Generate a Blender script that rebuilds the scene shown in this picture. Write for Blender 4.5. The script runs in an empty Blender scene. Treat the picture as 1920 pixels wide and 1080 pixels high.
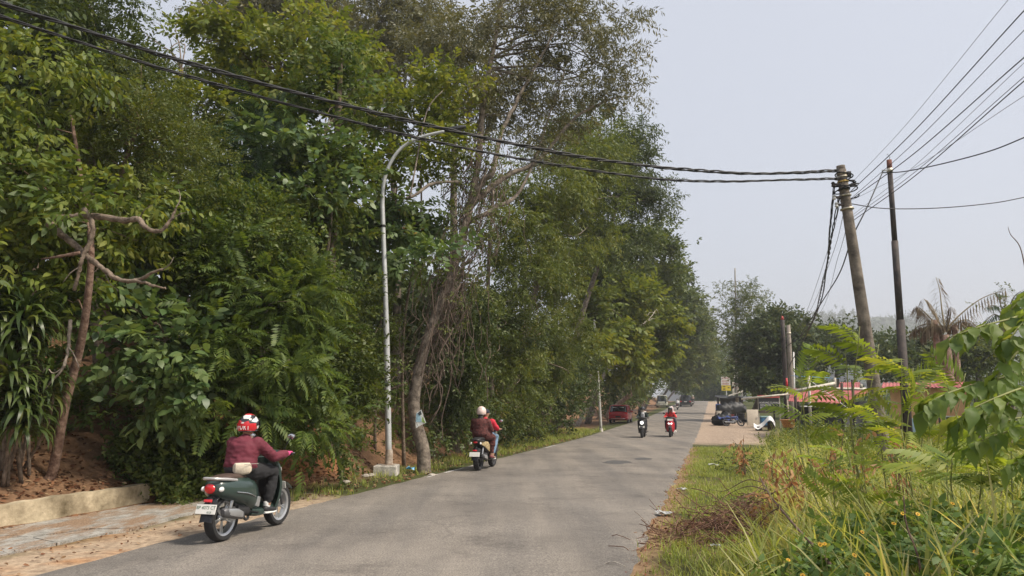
import bpy, bmesh, math, random
import numpy as np
from mathutils import Vector, Matrix

random.seed(7); RNG = np.random.default_rng(7)
SC = bpy.context.scene
COL = SC.collection

# ------------------------------------------------------------------ camera, sky, sun, exposure
CAM_Z = 1.75; FPX = 1387.0; PITCH = math.atan((748 - 540) / FPX)
cam_d = bpy.data.cameras.new('camera'); cam = bpy.data.objects.new('camera', cam_d); COL.objects.link(cam)
cam.location = (0, 0, CAM_Z); cam.rotation_euler = (math.pi / 2 + PITCH, 0, 0)
cam_d.sensor_width = 36; cam_d.lens = 36 * FPX / 1920; cam_d.clip_start = 0.05; cam_d.clip_end = 6000
SC.camera = cam

SUN_EL = math.radians(52); SUN_AZ = math.radians(112)          # azimuth clockwise from +Y (ahead): from the right, a little behind
world = bpy.data.worlds.new('World'); SC.world = world; world.use_nodes = True
wn = world.node_tree.nodes; wl = world.node_tree.links; wn.clear()
w_out = wn.new('ShaderNodeOutputWorld'); w_bg = wn.new('ShaderNodeBackground'); w_sky = wn.new('ShaderNodeTexSky'); w_mix = wn.new('ShaderNodeMix')
w_sky.sky_type = 'NISHITA'; w_sky.sun_disc = False; w_sky.sun_elevation = SUN_EL; w_sky.sun_rotation = SUN_AZ
w_sky.air_density = 1.0; w_sky.dust_density = 4.0; w_sky.ozone_density = 1.0
w_mix.data_type = 'RGBA'; w_mix.inputs[0].default_value = 0.72; w_mix.inputs[7].default_value = (5.55, 5.75, 6.3, 1)   # an even veil of thin cloud
wl.new(w_sky.outputs[0], w_mix.inputs[6]); wl.new(w_mix.outputs[2], w_bg.inputs[0]); w_bg.inputs[1].default_value = 0.1
wl.new(w_bg.outputs[0], w_out.inputs[0])
sun_d = bpy.data.lights.new('sun', 'SUN'); sun = bpy.data.objects.new('sun', sun_d); COL.objects.link(sun)
sun_d.energy = 3.4; sun_d.angle = math.radians(10); sun_d.color = (1.0, 0.9, 0.76)
sdir = Vector((math.sin(SUN_AZ) * math.cos(SUN_EL), math.cos(SUN_AZ) * math.cos(SUN_EL), math.sin(SUN_EL)))
sun.rotation_euler = sdir.to_track_quat('Z', 'Y').to_euler(); sun.location = sdir * 60
SC.view_settings.view_transform = 'Standard'; SC.view_settings.look = 'None'; SC.view_settings.gamma = 1
SC.view_settings.exposure = 0.55; SC.view_settings.use_curve_mapping = False
SC.render.engine = 'CYCLES'
SC.cycles.max_bounces = 6; SC.cycles.transparent_max_bounces = 6; SC.cycles.transmission_bounces = 4; SC.cycles.diffuse_bounces = 3
SC.cycles.volume_bounces = 0

def P(px, py, Y):
    """the place in the world at distance Y ahead that the photograph shows at pixel (px, py)"""
    u = (px - 960) / FPX; v = -(py - 540) / FPX
    dy = math.cos(PITCH) - v * math.sin(PITCH); dz = math.sin(PITCH) + v * math.cos(PITCH)
    k = Y / dy
    return np.array([u * k, Y, CAM_Z + dz * k])

# ------------------------------------------------------------------ properties
def tag(o, label=None, cat=None, group=None, kind=None):
    if label: o['label'] = label
    if cat: o['category'] = cat
    if group: o['group'] = group
    if kind: o['kind'] = kind
    return o
def empty(name, loc=(0, 0, 0), rz=0.0):
    o = bpy.data.objects.new(name, None); COL.objects.link(o); o.location = tuple(loc); o.rotation_euler = (0, 0, rz)
    o.empty_display_size = 0.2
    return o
def thing(name, label, cat, loc=(0, 0, 0), rz=0.0, group=None):
    return tag(empty(name, loc, rz), label, cat, group)
def copy_tree(o, parent=None):
    c = o.copy(); COL.objects.link(c); c.parent = parent
    for ch in list(o.children): copy_tree(ch, c)
    return c

# ------------------------------------------------------------------ materials
MATS = {}
def _nodes(name):
    m = bpy.data.materials.new(name); m.use_nodes = True
    nt = m.node_tree; nt.nodes.clear()
    return m, nt.nodes, nt.links
def mat(name, col, rough=0.6, var=0.18, scale=6.0, bump=0.0, bscale=40.0, metal=0.0, col2=None, coat=0.0, spec=0.5, detail=6.0):
    """principled surface, two tones mixed by a noise, fine bump"""
    if name in MATS: return MATS[name]
    m, n, l = _nodes(name)
    out = n.new('ShaderNodeOutputMaterial'); b = n.new('ShaderNodeBsdfPrincipled'); l.new(b.outputs[0], out.inputs[0])
    b.inputs['Roughness'].default_value = rough; b.inputs['Metallic'].default_value = metal
    b.inputs['Specular IOR Level'].default_value = spec; b.inputs['Coat Weight'].default_value = coat
    tc = n.new('ShaderNodeTexCoord')
    nz = n.new('ShaderNodeTexNoise'); nz.inputs['Scale'].default_value = scale; nz.inputs['Detail'].default_value = detail; nz.inputs['Roughness'].default_value = 0.65
    l.new(tc.outputs['Object'], nz.inputs['Vector'])
    r = n.new('ShaderNodeValToRGB'); l.new(nz.outputs[0], r.inputs[0])
    c1 = tuple(c * (1 - var) for c in col[:3]); c2 = tuple(min(1, c * (1 + var)) for c in (col2 or col)[:3])
    r.color_ramp.elements[0].position = 0.32; r.color_ramp.elements[1].position = 0.68
    r.color_ramp.elements[0].color = (*c1, 1); r.color_ramp.elements[1].color = (*c2, 1)
    l.new(r.outputs[0], b.inputs['Base Color'])
    if bump:
        bz = n.new('ShaderNodeTexNoise'); bz.inputs['Scale'].default_value = bscale; bz.inputs['Detail'].default_value = 4
        l.new(tc.outputs['Object'], bz.inputs['Vector'])
        bp = n.new('ShaderNodeBump'); bp.inputs['Strength'].default_value = bump; bp.inputs['Distance'].default_value = 0.02
        l.new(bz.outputs[0], bp.inputs['Height']); l.new(bp.outputs[0], b.inputs['Normal'])
    MATS[name] = m
    return m
def leaf_mat(name, cols, trans=0.38, rough=0.5, spec=0.35, tcol=None):
    """leaf: colour from the per-leaf random attribute and a slow drift over the crown; light passes through the blade"""
    if name in MATS: return MATS[name]
    m, n, l = _nodes(name)
    out = n.new('ShaderNodeOutputMaterial'); b = n.new('ShaderNodeBsdfPrincipled'); t = n.new('ShaderNodeBsdfTranslucent'); mx = n.new('ShaderNodeMixShader')
    a = n.new('ShaderNodeAttribute'); a.attribute_name = 'rnd'
    oi = n.new('ShaderNodeObjectInfo')
    tc = n.new('ShaderNodeTexCoord'); nz = n.new('ShaderNodeTexNoise'); nz.inputs['Scale'].default_value = 0.55; nz.inputs['Detail'].default_value = 3
    l.new(tc.outputs['Object'], nz.inputs['Vector'])
    m1 = n.new('ShaderNodeMath'); m1.operation = 'MULTIPLY_ADD'; m1.inputs[1].default_value = 0.5; m1.inputs[2].default_value = -0.25
    l.new(nz.outputs[0], m1.inputs[0])
    m2 = n.new('ShaderNodeMath'); m2.operation = 'ADD'; l.new(a.outputs['Fac'], m2.inputs[0]); l.new(m1.outputs[0], m2.inputs[1])
    r = n.new('ShaderNodeValToRGB'); l.new(m2.outputs[0], r.inputs[0])
    els = r.color_ramp.elements
    pos = [0.05 + 0.9 * i / (len(cols) - 1) for i in range(len(cols))]
    while len(els) < len(cols): els.new(0.5)
    for i, c in enumerate(cols):
        if isinstance(c[0], tuple): pos[i], c = c[1], c[0]
        els[i].position = pos[i]; els[i].color = (*c, 1)
    hs = n.new('ShaderNodeHueSaturation'); l.new(r.outputs[0], hs.inputs['Color'])
    m3 = n.new('ShaderNodeMath'); m3.operation = 'MULTIPLY_ADD'; m3.inputs[1].default_value = 0.3; m3.inputs[2].default_value = 0.85
    l.new(oi.outputs['Random'], m3.inputs[0]); l.new(m3.outputs[0], hs.inputs['Value'])
    l.new(hs.outputs[0], b.inputs['Base Color']); b.inputs['Roughness'].default_value = rough; b.inputs['Specular IOR Level'].default_value = spec
    tm = n.new('ShaderNodeMix'); tm.data_type = 'RGBA'; tm.blend_type = 'MULTIPLY'; tm.inputs[0].default_value = 1.0; tm.inputs[7].default_value = (*(tcol or (1.5, 1.35, 0.6)), 1)
    l.new(hs.outputs[0], tm.inputs[6]); l.new(tm.outputs[2], t.inputs[0])
    mx.inputs[0].default_value = trans; l.new(b.outputs[0], mx.inputs[1]); l.new(t.outputs[0], mx.inputs[2]); l.new(mx.outputs[0], out.inputs[0])
    MATS[name] = m
    return m
def glass_mat(name, col=(0.02, 0.025, 0.03)):
    if name in MATS: return MATS[name]
    return mat(name, col, rough=0.06, var=0.05, spec=0.8, coat=0.3)

# ------------------------------------------------------------------ numpy meshes
def mesh_np(name, V, F, rnd=None, smooth=False):
    V = np.ascontiguousarray(V, dtype=np.float32); F = np.ascontiguousarray(F, dtype=np.int32)
    me = bpy.data.meshes.new(name); nf = len(F); k = F.shape[1]
    me.vertices.add(len(V)); me.vertices.foreach_set('co', V.ravel())
    me.loops.add(nf * k); me.loops.foreach_set('vertex_index', F.ravel())
    me.polygons.add(nf); me.polygons.foreach_set('loop_start', np.arange(nf, dtype=np.int32) * k)
    if smooth: me.polygons.foreach_set('use_smooth', np.ones(nf, dtype=bool))
    if rnd is not None:
        at = me.attributes.new('rnd', 'FLOAT', 'FACE'); at.data.foreach_set('value', np.ascontiguousarray(rnd, dtype=np.float32))
    me.update(calc_edges=True)
    return me
def np_obj(name, V, F, m, parent=None, rnd=None, smooth=False, origin=None):
    if origin is not None: V = np.asarray(V) - np.asarray(origin)
    o = bpy.data.objects.new(name, mesh_np(name, V, F, rnd, smooth)); COL.objects.link(o)
    o.data.materials.append(m)
    if parent is not None: o.parent = parent
    elif origin is not None: o.location = tuple(origin)
    return o
def join_np(parts):
    Vs, Fs, k = [], [], 0
    for V, F in parts:
        Vs.append(V); Fs.append(F + k); k += len(V)
    return np.concatenate(Vs), np.concatenate(Fs)
def norm(a): return a / (np.linalg.norm(a, axis=-1, keepdims=True) + 1e-9)
def tube_np(pts, radii, sides=6, caps=True):
    pts = np.asarray(pts, float); n = len(pts)
    radii = np.broadcast_to(np.asarray(radii, float), (n,)) if np.ndim(radii) <= 1 else radii
    tan = norm(np.gradient(pts, axis=0))
    ref = np.array([0, 0, 1.0]) if abs(tan[0][2]) < 0.9 else np.array([1.0, 0, 0])
    u = norm(np.cross(tan[0], ref)); rings = []
    ang = np.linspace(0, 2 * math.pi, sides, endpoint=False)
    for i in range(n):
        u = norm(u - tan[i] * np.dot(u, tan[i])); w = np.cross(tan[i], u)
        rings.append(pts[i] + radii[i] * (np.cos(ang)[:, None] * u + np.sin(ang)[:, None] * w))
    V = np.concatenate(rings); F = []
    for i in range(n - 1):
        for j in range(sides):
            a = i * sides + j; b = i * sides + (j + 1) % sides
            F += [(a, b, b + sides), (a, b + sides, a + sides)]
    if caps:
        for j in range(1, sides - 1):
            F.append((0, j + 1, j)); k = (n - 1) * sides; F.append((k, k + j, k + j + 1))
    return V, np.array(F, dtype=np.int32)
def spline(pts, n=8):
    """Catmull-Rom through the given points"""
    p = np.asarray(pts, float); p = np.vstack([2 * p[0] - p[1], p, 2 * p[-1] - p[-2]]); out = []
    for i in range(1, len(p) - 2):
        for t in np.linspace(0, 1, n, endpoint=False):
            out.append(0.5 * ((2 * p[i]) + (-p[i - 1] + p[i + 1]) * t + (2 * p[i - 1] - 5 * p[i] + 4 * p[i + 1] - p[i + 2]) * t * t + (-p[i - 1] + 3 * p[i] - 3 * p[i + 1] + p[i + 2]) * t ** 3))
    out.append(p[-2])
    return np.array(out)

# ------------------------------------------------------------------ polygon builder for made things
class G:
    def __init__(s): s.v = []; s.f = []
    def add(s, V, F):
        k = len(s.v); s.v += [tuple(map(float, v)) for v in V]; s.f += [tuple(int(i) + k for i in f) for f in F]; return s
    def box(s, c, d, rot=None, ch=0.0):
        x, y, z = (q / 2 for q in d)
        if ch <= 0:
            V = [(-x, -y, -z), (x, -y, -z), (x, y, -z), (-x, y, -z), (-x, -y, z), (x, -y, z), (x, y, z), (-x, y, z)]
            F = [(3, 2, 1, 0), (4, 5, 6, 7), (0, 1, 5, 4), (1, 2, 6, 5), (2, 3, 7, 6), (3, 0, 4, 7)]
        else:
            bm = bmesh.new(); bmesh.ops.create_cube(bm, size=1.0)
            for v in bm.verts: v.co = Vector((v.co.x * d[0], v.co.y * d[1], v.co.z * d[2]))
            bmesh.ops.bevel(bm, geom=list(bm.edges), offset=ch, segments=2, affect='EDGES', profile=0.6)
            bm.verts.index_update(); V = [tuple(v.co) for v in bm.verts]; F = [tuple(v.index for v in f.verts) for f in bm.faces]; bm.free()
        if rot is not None: V = [tuple(rot @ Vector(v)) for v in V]
        return s.add([(v[0] + c[0], v[1] + c[1], v[2] + c[2]) for v in V], F)
    def tube(s, pts, r, sides=8):
        V, F = tube_np(pts, r, sides); return s.add(V, F)
    def loft(s, secs, n=16, axis='x', e=2.4):
        """secs: (along, centre a, centre b, half a, half b[, exponent]) superellipse rings along an axis, capped"""
        V = []; F = []
        for q in secs:
            x, ca, cb, ha, hb = q[:5]; ex = q[5] if len(q) > 5 else e
            for j in range(n):
                t = 2 * math.pi * j / n; c, d = math.cos(t), math.sin(t)
                a = ca + ha * math.copysign(abs(c) ** (2 / ex), c); b = cb + hb * math.copysign(abs(d) ** (2 / ex), d)
                V.append({'x': (x, a, b), 'y': (a, x, b), 'z': (a, b, x)}[axis])
        m = len(secs)
        for i in range(m - 1):
            for j in range(n): F.append((i * n + j, i * n + (j + 1) % n, (i + 1) * n + (j + 1) % n, (i + 1) * n + j))
        F.append(tuple(range(n - 1, -1, -1))); F.append(tuple((m - 1) * n + j for j in range(n)))
        return s.add(V, F)
    def lathe(s, prof, c=(0, 0, 0), axis='z', n=24, closed=False):
        V = []; F = []; m = len(prof)
        for r, h in prof:
            for j in range(n):
                t = 2 * math.pi * j / n; a, b = r * math.cos(t), r * math.sin(t)
                p = {'z': (a, b, h), 'y': (b, h, a), 'x': (h, a, b)}[axis]
                V.append((p[0] + c[0], p[1] + c[1], p[2] + c[2]))
        for i in range(m if closed else m - 1):
            i2 = (i + 1) % m
            for j in range(n): F.append((i * n + j, i * n + (j + 1) % n, i2 * n + (j + 1) % n, i2 * n + j))
        if not closed:
            F.append(tuple(range(n - 1, -1, -1))); F.append(tuple((m - 1) * n + j for j in range(n)))
        return s.add(V, F)
    def ball(s, c, r, n=12, m=8, rot=None):
        V = []; F = []
        for i in range(m + 1):
            ph = math.pi * i / m
            for j in range(n):
                t = 2 * math.pi * j / n
                v = Vector((r[0] * math.sin(ph) * math.cos(t), r[1] * math.sin(ph) * math.sin(t), r[2] * math.cos(ph)))
                if rot is not None: v = rot @ v
                V.append((v.x + c[0], v.y + c[1], v.z + c[2]))
        for i in range(m):
            for j in range(n): F.append((i * n + j, (i + 1) * n + j, (i + 1) * n + (j + 1) % n, i * n + (j + 1) % n))
        return s.add(V, F)
    def sheet(s, grid, th):
        """grid[i][j] of points made into a slab th thick (along the averaged normal)"""
        g = np.asarray(grid, float); a, b = g.shape[:2]
        du = np.gradient(g, axis=0); dv = np.gradient(g, axis=1); nn = norm(np.cross(du, dv)) * th
        V = np.concatenate([(g + nn / 2).reshape(-1, 3), (g - nn / 2).reshape(-1, 3)]); F = []; o = a * b
        for i in range(a - 1):
            for j in range(b - 1):
                k = i * b + j; F.append((k, k + b, k + b + 1, k + 1)); F.append((k + o, k + 1 + o, k + b + 1 + o, k + b + o))
        rim = [i * b for i in range(a)] + [(a - 1) * b + j for j in range(1, b)] + [i * b + b - 1 for i in range(a - 2, -1, -1)] + [j for j in range(b - 2, 0, -1)]
        for i in range(len(rim)):
            p, q = rim[i], rim[(i + 1) % len(rim)]; F.append((p, p + o, q + o, q))
        return s.add(V, F)
    def build(s, name, m, parent=None, smooth=True, angle=40, loc=None, rz=None):
        me = bpy.data.meshes.new(name); me.from_pydata(s.v, [], s.f); me.update()
        bm = bmesh.new(); bm.from_mesh(me); bmesh.ops.recalc_face_normals(bm, faces=bm.faces); bm.to_mesh(me); bm.free()
        if smooth:
            me.polygons.foreach_set('use_smooth', np.ones(len(me.polygons), dtype=bool)); me.set_sharp_from_angle(angle=math.radians(angle))
        o = bpy.data.objects.new(name, me); COL.objects.link(o); me.materials.append(m)
        if parent is not None: o.parent = parent
        if loc is not None: o.location = tuple(loc)
        if rz is not None: o.rotation_euler = (0, 0, rz)
        return o
def Rot(ax, deg): return Matrix.Rotation(math.radians(deg), 3, ax)
def lettering(text, size, m, parent, loc, rot, name='lettering', extr=0.0006, align='CENTER', sx=1.0):
    cu = bpy.data.curves.new(name, 'FONT'); cu.body = text; cu.size = size; cu.extrude = extr; cu.align_x = align; cu.align_y = 'CENTER'; cu.resolution_u = 2
    o = bpy.data.objects.new(name, cu); COL.objects.link(o)
    dg = bpy.context.evaluated_depsgraph_get(); me = bpy.data.meshes.new_from_object(o.evaluated_get(dg))
    bpy.data.objects.remove(o); bpy.data.curves.remove(cu)
    o = bpy.data.objects.new(name, me); COL.objects.link(o); me.materials.clear(); me.materials.append(m)
    o.parent = parent; o.location = loc; o.rotation_euler = rot; o.scale = (sx, 1, 1)
    return o
# ------------------------------------------------------------------ the lie of the land: road frame (s along, t across), heights
RA = math.radians(15.0); RD = np.array([math.sin(RA), math.cos(RA)]); RN = np.array([math.cos(RA), -math.sin(RA)]); C0 = np.array([-1.73, 8.15])
TL, TR = -2.95, 2.9
_tab_s = np.linspace(-400, 2500, 5801)
_tab_z = np.interp(_tab_s, [-400, -60, 0, 12, 32, 70, 100, 120, 145, 165, 190, 300, 600, 2500], [0, 0, 0, -.09, -.28, -.15, .15, .55, 1.05, 1.3, 1.1, -3, -6, -8])
_k = np.ones(25) / 25; _tab_z = np.convolve(np.pad(_tab_z, 12, mode='edge'), _k, mode='valid')
def zr(s): return np.interp(s, _tab_s, _tab_z)
def st(x, y):
    dx = np.asarray(x, float) - C0[0]; dy = np.asarray(y, float) - C0[1]
    return dx * RD[0] + dy * RD[1], dx * RN[0] + dy * RN[1]
def xy(s, t): return C0[0] + RD[0] * s + RN[0] * t, C0[1] + RD[1] * s + RN[1] * t
def smooth(a, b, x): q = np.clip((x - a) / (b - a), 0, 1); return q * q * (3 - 2 * q)
def wob(x, y, k=1.0, ph=0.0):
    return (np.sin(x * 1.7 * k + ph) * np.cos(y * 1.3 * k - ph) + 0.6 * np.sin(x * 3.9 * k + y * 2.7 * k + 1.3 + ph) + 0.35 * np.sin(x * 7.7 * k - y * 8.3 * k + ph * 2)) / 1.95
def gz(x, y):
    """ground height"""
    x = np.asarray(x, float); y = np.asarray(y, float); s, t = st(x, y)
    z = zr(s) - 0.015
    u = TL - t; w = t - TR
    u0 = np.interp(s, [-30, 3.6, 4.6, 6, 14, 25, 40, 90, 130], [2.72, 2.72, 2.3, 1.75, 1.6, 2.6, 7.0, 6.0, 4.0])
    a = u - u0
    wallstep = 0.30 * (1 - smooth(3.4, 4.2, s)) * smooth(0.0, 0.12, a)
    rise = wallstep + (1.0 - 0.6 * (1 - smooth(2.5, 5, s))) * smooth(0.0, 1.7, a) + 0.34 * np.clip(a - 0.9, 0, 24) + 0.1 * np.clip(a - 25, 0, 60)
    rise = rise * (1 - smooth(140, 200, s))
    z = z + np.where(a > 0, rise * (1 + 0.12 * wob(x, y, 0.8)), 0) + np.where((u > 0.15), 0.035 * wob(x, y, 1.1) * np.clip(u - .15, 0, 1), 0)
    z = z + np.where((w > 0.1), 0.03 * wob(x, y, 1.3, 2) * np.clip(w - .1, 0, 1) - 0.8 * smooth(9, 16, w), 0)
    z = z + 0.46 * smooth(0.9, 2.5, w) * (1 - smooth(-1.2, 2.0, s)) * smooth(-14, -7, s) * (1 + .12 * wob(x, y, 1.2, 5))      # weed bank beside the camera
    pit = (u > 1.38) & (u < 2.6) & (s > -7) & (s < 4.9)                          # the drain below the broken slab
    z = np.where(pit, z - 0.28, z)
    road = (t > TL + 0.25) & (t < TR - 0.25)
    return np.where(road, z - 0.06, z)
def on(px, Y, dz=0.0):
    """ground point under image column px at distance Y"""
    x = (px - 960) / FPX * Y / math.cos(PITCH) if False else P(px, 748, Y)[0]
    return np.array([x, Y, float(gz(x, Y)) + dz])

def lbase(Y, u=2.2):
    """ground point on the left, u metres off the asphalt, at distance Y"""
    s_ = (Y - C0[1] - RN[1] * (TL - u)) / RD[1]; x, y = xy(s_, TL - u); return np.array([x, y, float(gz(x, y))])
def grow(a, b, d0, g):
    out = [a]; d = d0; sg = 1 if b > a else -1
    while (b - out[-1]) * sg > 0: out.append(out[-1] + sg * d); d *= g
    return out
ss = sorted(set(grow(-8, -350, 0.5, 1.25)[1:] + list(np.arange(-8, 36, 0.28)) + grow(36, 2400, 0.4, 1.07)))
tt = sorted(set(grow(-10, -1400, 0.3, 1.13)[1:] + list(np.arange(-10, 9, 0.2)) + grow(9, 1700, 0.3, 1.12)))
S, T = np.meshgrid(np.array(ss), np.array(tt), indexing='ij'); X, Y_ = xy(S, T); Z = gz(X, Y_)
V = np.stack([X, Y_, Z], -1).reshape(-1, 3); a, b = S.shape
I = np.arange(a * b).reshape(a, b); F = np.stack([I[:-1, :-1], I[:-1, 1:], I[1:, 1:], I[1:, :-1]], -1).reshape(-1, 4)
# what the ground is made of, place by place
U = TL - T; W = T - TR
def lerp(c, d, k): return c * (1 - k[..., None]) + np.array(d) * k[..., None]
n1 = wob(X, Y_, 0.9, 1); n2 = wob(X, Y_, 2.3, 4)
C = np.zeros(S.shape + (3,)) + np.array([0.075, 0.085, 0.03])
C = lerp(C, (0.21, 0.125, 0.075), smooth(0.9, 1.9, U + 0.4 * n1) * (1 - smooth(12, 22, U)))                # earth of the bank
C = lerp(C, (0.34, 0.15, 0.065), smooth(1.7, 2.3, U) * (1 - smooth(3.6, 4.6, U)) * smooth(5, 6.5, S) * (1 - smooth(9.5, 10.5, S)) * smooth(-.4, .3, n2 + .3))   # red cut
C = lerp(C, (0.44, 0.34, 0.25), (1 - smooth(0.8, 1.2, U + .25 * n2)) * (U > -.4) * (1 - smooth(4.0, 6.0, S + n1)))      # pale dirt shoulder
C = lerp(C, (0.42, 0.24, 0.13), (U > 0) * (1 - smooth(1.0, 1.4, U)) * (1 - smooth(0.5, 2.2, S)) * smooth(0.1, .6, n2))   # orange clay
C = lerp(C, (0.40, 0.315, 0.25), smooth(26, 29, S + .9 * n1) * (W > -.5) * (1 - smooth(3.0, 5, W + .6 * n1)) * (1 - smooth(150, 170, S)))   # sandy yard
C = lerp(C, (0.17, 0.15, 0.06), smooth(-.2, .5, n1) * (W > 0) * (W < 6) * (S < 23) * .7)
C = lerp(C, (0.30, 0.20, 0.12), (W > -.3) * (1 - smooth(0.12, 0.45, W + .2 * n2)) * (S < 25))               # bare rim at the asphalt
C = lerp(C, (0.035, 0.05, 0.02), smooth(60, 120, np.abs(T)))
gme = mesh_np('ground', V, F, smooth=True)
ca = gme.color_attributes.new('tint', 'FLOAT_COLOR', 'POINT'); ca.data.foreach_set('color', np.concatenate([C.reshape(-1, 3), np.ones((a * b, 1))], 1).astype(np.float32).ravel())
m, n, l = _nodes('earth')
o_ = n.new('ShaderNodeOutputMaterial'); b_ = n.new('ShaderNodeBsdfPrincipled'); l.new(b_.outputs[0], o_.inputs[0]); b_.inputs['Roughness'].default_value = 0.95; b_.inputs['Specular IOR Level'].default_value = 0.15
at = n.new('ShaderNodeAttribute'); at.attribute_name = 'tint'; tc = n.new('ShaderNodeTexCoord')
nz = n.new('ShaderNodeTexNoise'); nz.inputs['Scale'].default_value = 9; nz.inputs['Detail'].default_value = 9; nz.inputs['Roughness'].default_value = 0.75; l.new(tc.outputs['Object'], nz.inputs['Vector'])
rp = n.new('ShaderNodeValToRGB'); rp.color_ramp.elements[0].position = .3; rp.color_ramp.elements[1].position = .72; rp.color_ramp.elements[0].color = (.45, .42, .40, 1); rp.color_ramp.elements[1].color = (1.45, 1.45, 1.4, 1)
l.new(nz.outputs[0], rp.inputs[0]); mm = n.new('ShaderNodeMix'); mm.data_type = 'RGBA'; mm.blend_type = 'MULTIPLY'; mm.inputs[0].default_value = 1
l.new(at.outputs['Color'], mm.inputs[6]); l.new(rp.outputs[0], mm.inputs[7]); l.new(mm.outputs[2], b_.inputs['Base Color'])
bp = n.new('ShaderNodeBump'); bp.inputs['Strength'].default_value = .8; bp.inputs['Distance'].default_value = .04; l.new(nz.outputs[0], bp.inputs['Height']); l.new(bp.outputs[0], b_.inputs['Normal'])
gme.materials.append(m); go = bpy.data.objects.new('ground', gme); COL.objects.link(go); tag(go, kind='structure')

# ------------------------------------------------------------------ road
rs = sorted(set(list(np.arange(-14, 40, 0.3)) + grow(40, 290, 0.5, 1.05)))
rt = np.concatenate([[TL, TL + .12], np.linspace(TL + .4, TR - .4, 9), [TR - .12, TR]])
S, T = np.meshgrid(np.array(rs), rt, indexing='ij')
edge = 0.07 * np.sin(S * 2.1) * np.cos(S * .77) + 0.05 * np.sin(S * 5.3 + 1) + 0.03 * np.sin(S * 11.7)
T = T + np.where(np.isclose(T, TR), edge, 0) + np.where(np.isclose(T, TL), edge[::-1] * .8, 0)
X, Y_ = xy(S, T); Z = zr(S) + 0.03 * (1 - (T / 2.95) ** 2) + 0.004 + np.where((T < TL + .1) | (T > TR - .1), -0.025, 0)
V = np.stack([X, Y_, Z], -1).reshape(-1, 3); a, b = S.shape; I = np.arange(a * b).reshape(a, b)
F = np.stack([I[:-1, :-1], I[:-1, 1:], I[1:, 1:], I[1:, :-1]], -1).reshape(-1, 4)
m, n, l = _nodes('asphalt')
o_ = n.new('ShaderNodeOutputMaterial'); b_ = n.new('ShaderNodeBsdfPrincipled'); l.new(b_.outputs[0], o_.inputs[0]); b_.inputs['Roughness'].default_value = 0.82; b_.inputs['Specular IOR Level'].default_value = 0.3
tc = n.new('ShaderNodeTexCoord')
def noise_node(scale, detail=4, rough=.6, vec=None):
    q = n.new('ShaderNodeTexNoise'); q.inputs['Scale'].default_value = scale; q.inputs['Detail'].default_value = detail; q.inputs['Roughness'].default_value = rough; l.new(vec or tc.outputs['Object'], q.inputs['Vector']); return q
mp = n.new('ShaderNodeMapping'); mp.inputs['Rotation'].default_value = (0, 0, RA); mp.inputs['Scale'].default_value = (1, .09, 1); l.new(tc.outputs['Object'], mp.inputs['Vector'])
big = noise_node(.45, 6, .6); lane = noise_node(1.3, 3, .5, mp.outputs[0]); fine = noise_node(55, 3, .8); mid = noise_node(7, 6, .7)
def ramp(src, p0, p1, c0, c1):
    r = n.new('ShaderNodeValToRGB'); r.color_ramp.elements[0].position = p0; r.color_ramp.elements[1].position = p1; r.color_ramp.elements[0].color = (*c0, 1); r.color_ramp.elements[1].color = (*c1, 1); l.new(src.outputs[0], r.inputs[0]); return r
def mul(a_, b_2, f=1.0, mode='MULTIPLY'):
    q = n.new('ShaderNodeMix'); q.data_type = 'RGBA'; q.blend_type = mode; q.inputs[0].default_value = f; l.new(a_, q.inputs[6]); l.new(b_2, q.inputs[7]); return q.outputs[2]
c = ramp(big, .35, .68, (.176, .163, .149), (.246, .228, .207)).outputs[0]
c = mul(c, ramp(lane, .35, .65, (.80, .80, .81), (1.16, 1.13, 1.09)).outputs[0])
blot = noise_node(.9, 8, .72); c = mul(c, ramp(blot, .30, .45, (.72, .72, .73), (1, 1, 1)).outputs[0])
vor = n.new('ShaderNodeTexVoronoi'); vor.feature = 'DISTANCE_TO_EDGE'; vor.inputs['Scale'].default_value = .55; wv = noise_node(1.6, 5, .6); ad = n.new('ShaderNodeMix'); ad.data_type = 'RGBA'; ad.inputs[0].default_value = .25; l.new(tc.outputs['Object'], ad.inputs[6]); l.new(wv.outputs['Color'], ad.inputs[7]); l.new(ad.outputs[2], vor.inputs['Vector'])
ck = ramp(vor, .0, .010, (.80, .80, .80), (1, 1, 1)).outputs[0]; ckm = ramp(noise_node(.35, 2, .5), .5, .56, (0, 0, 0), (1, 1, 1)).outputs[0]; qk = n.new('ShaderNodeMix'); qk.data_type = 'RGBA'; qk.blend_type = 'MULTIPLY'; l.new(ckm, qk.inputs[0]); l.new(c, qk.inputs[6]); l.new(ck, qk.inputs[7]); c = qk.outputs[2]
c = mul(c, ramp(mid, .3, .7, (.88, .88, .88), (1.1, 1.1, 1.1)).outputs[0])
c = mul(c, ramp(fine, .34, .66, (.45, .45, .46), (1.52, 1.49, 1.44)).outputs[0])
l.new(c, b_.inputs['Base Color'])
bp = n.new('ShaderNodeBump'); bp.inputs['Strength'].default_value = .5; bp.inputs['Distance'].default_value = .012; l.new(fine.outputs[0], bp.inputs['Height']); l.new(bp.outputs[0], b_.inputs['Normal'])
ro = np_obj('road', V, F, m, smooth=True); tag(ro, kind='structure')
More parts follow.
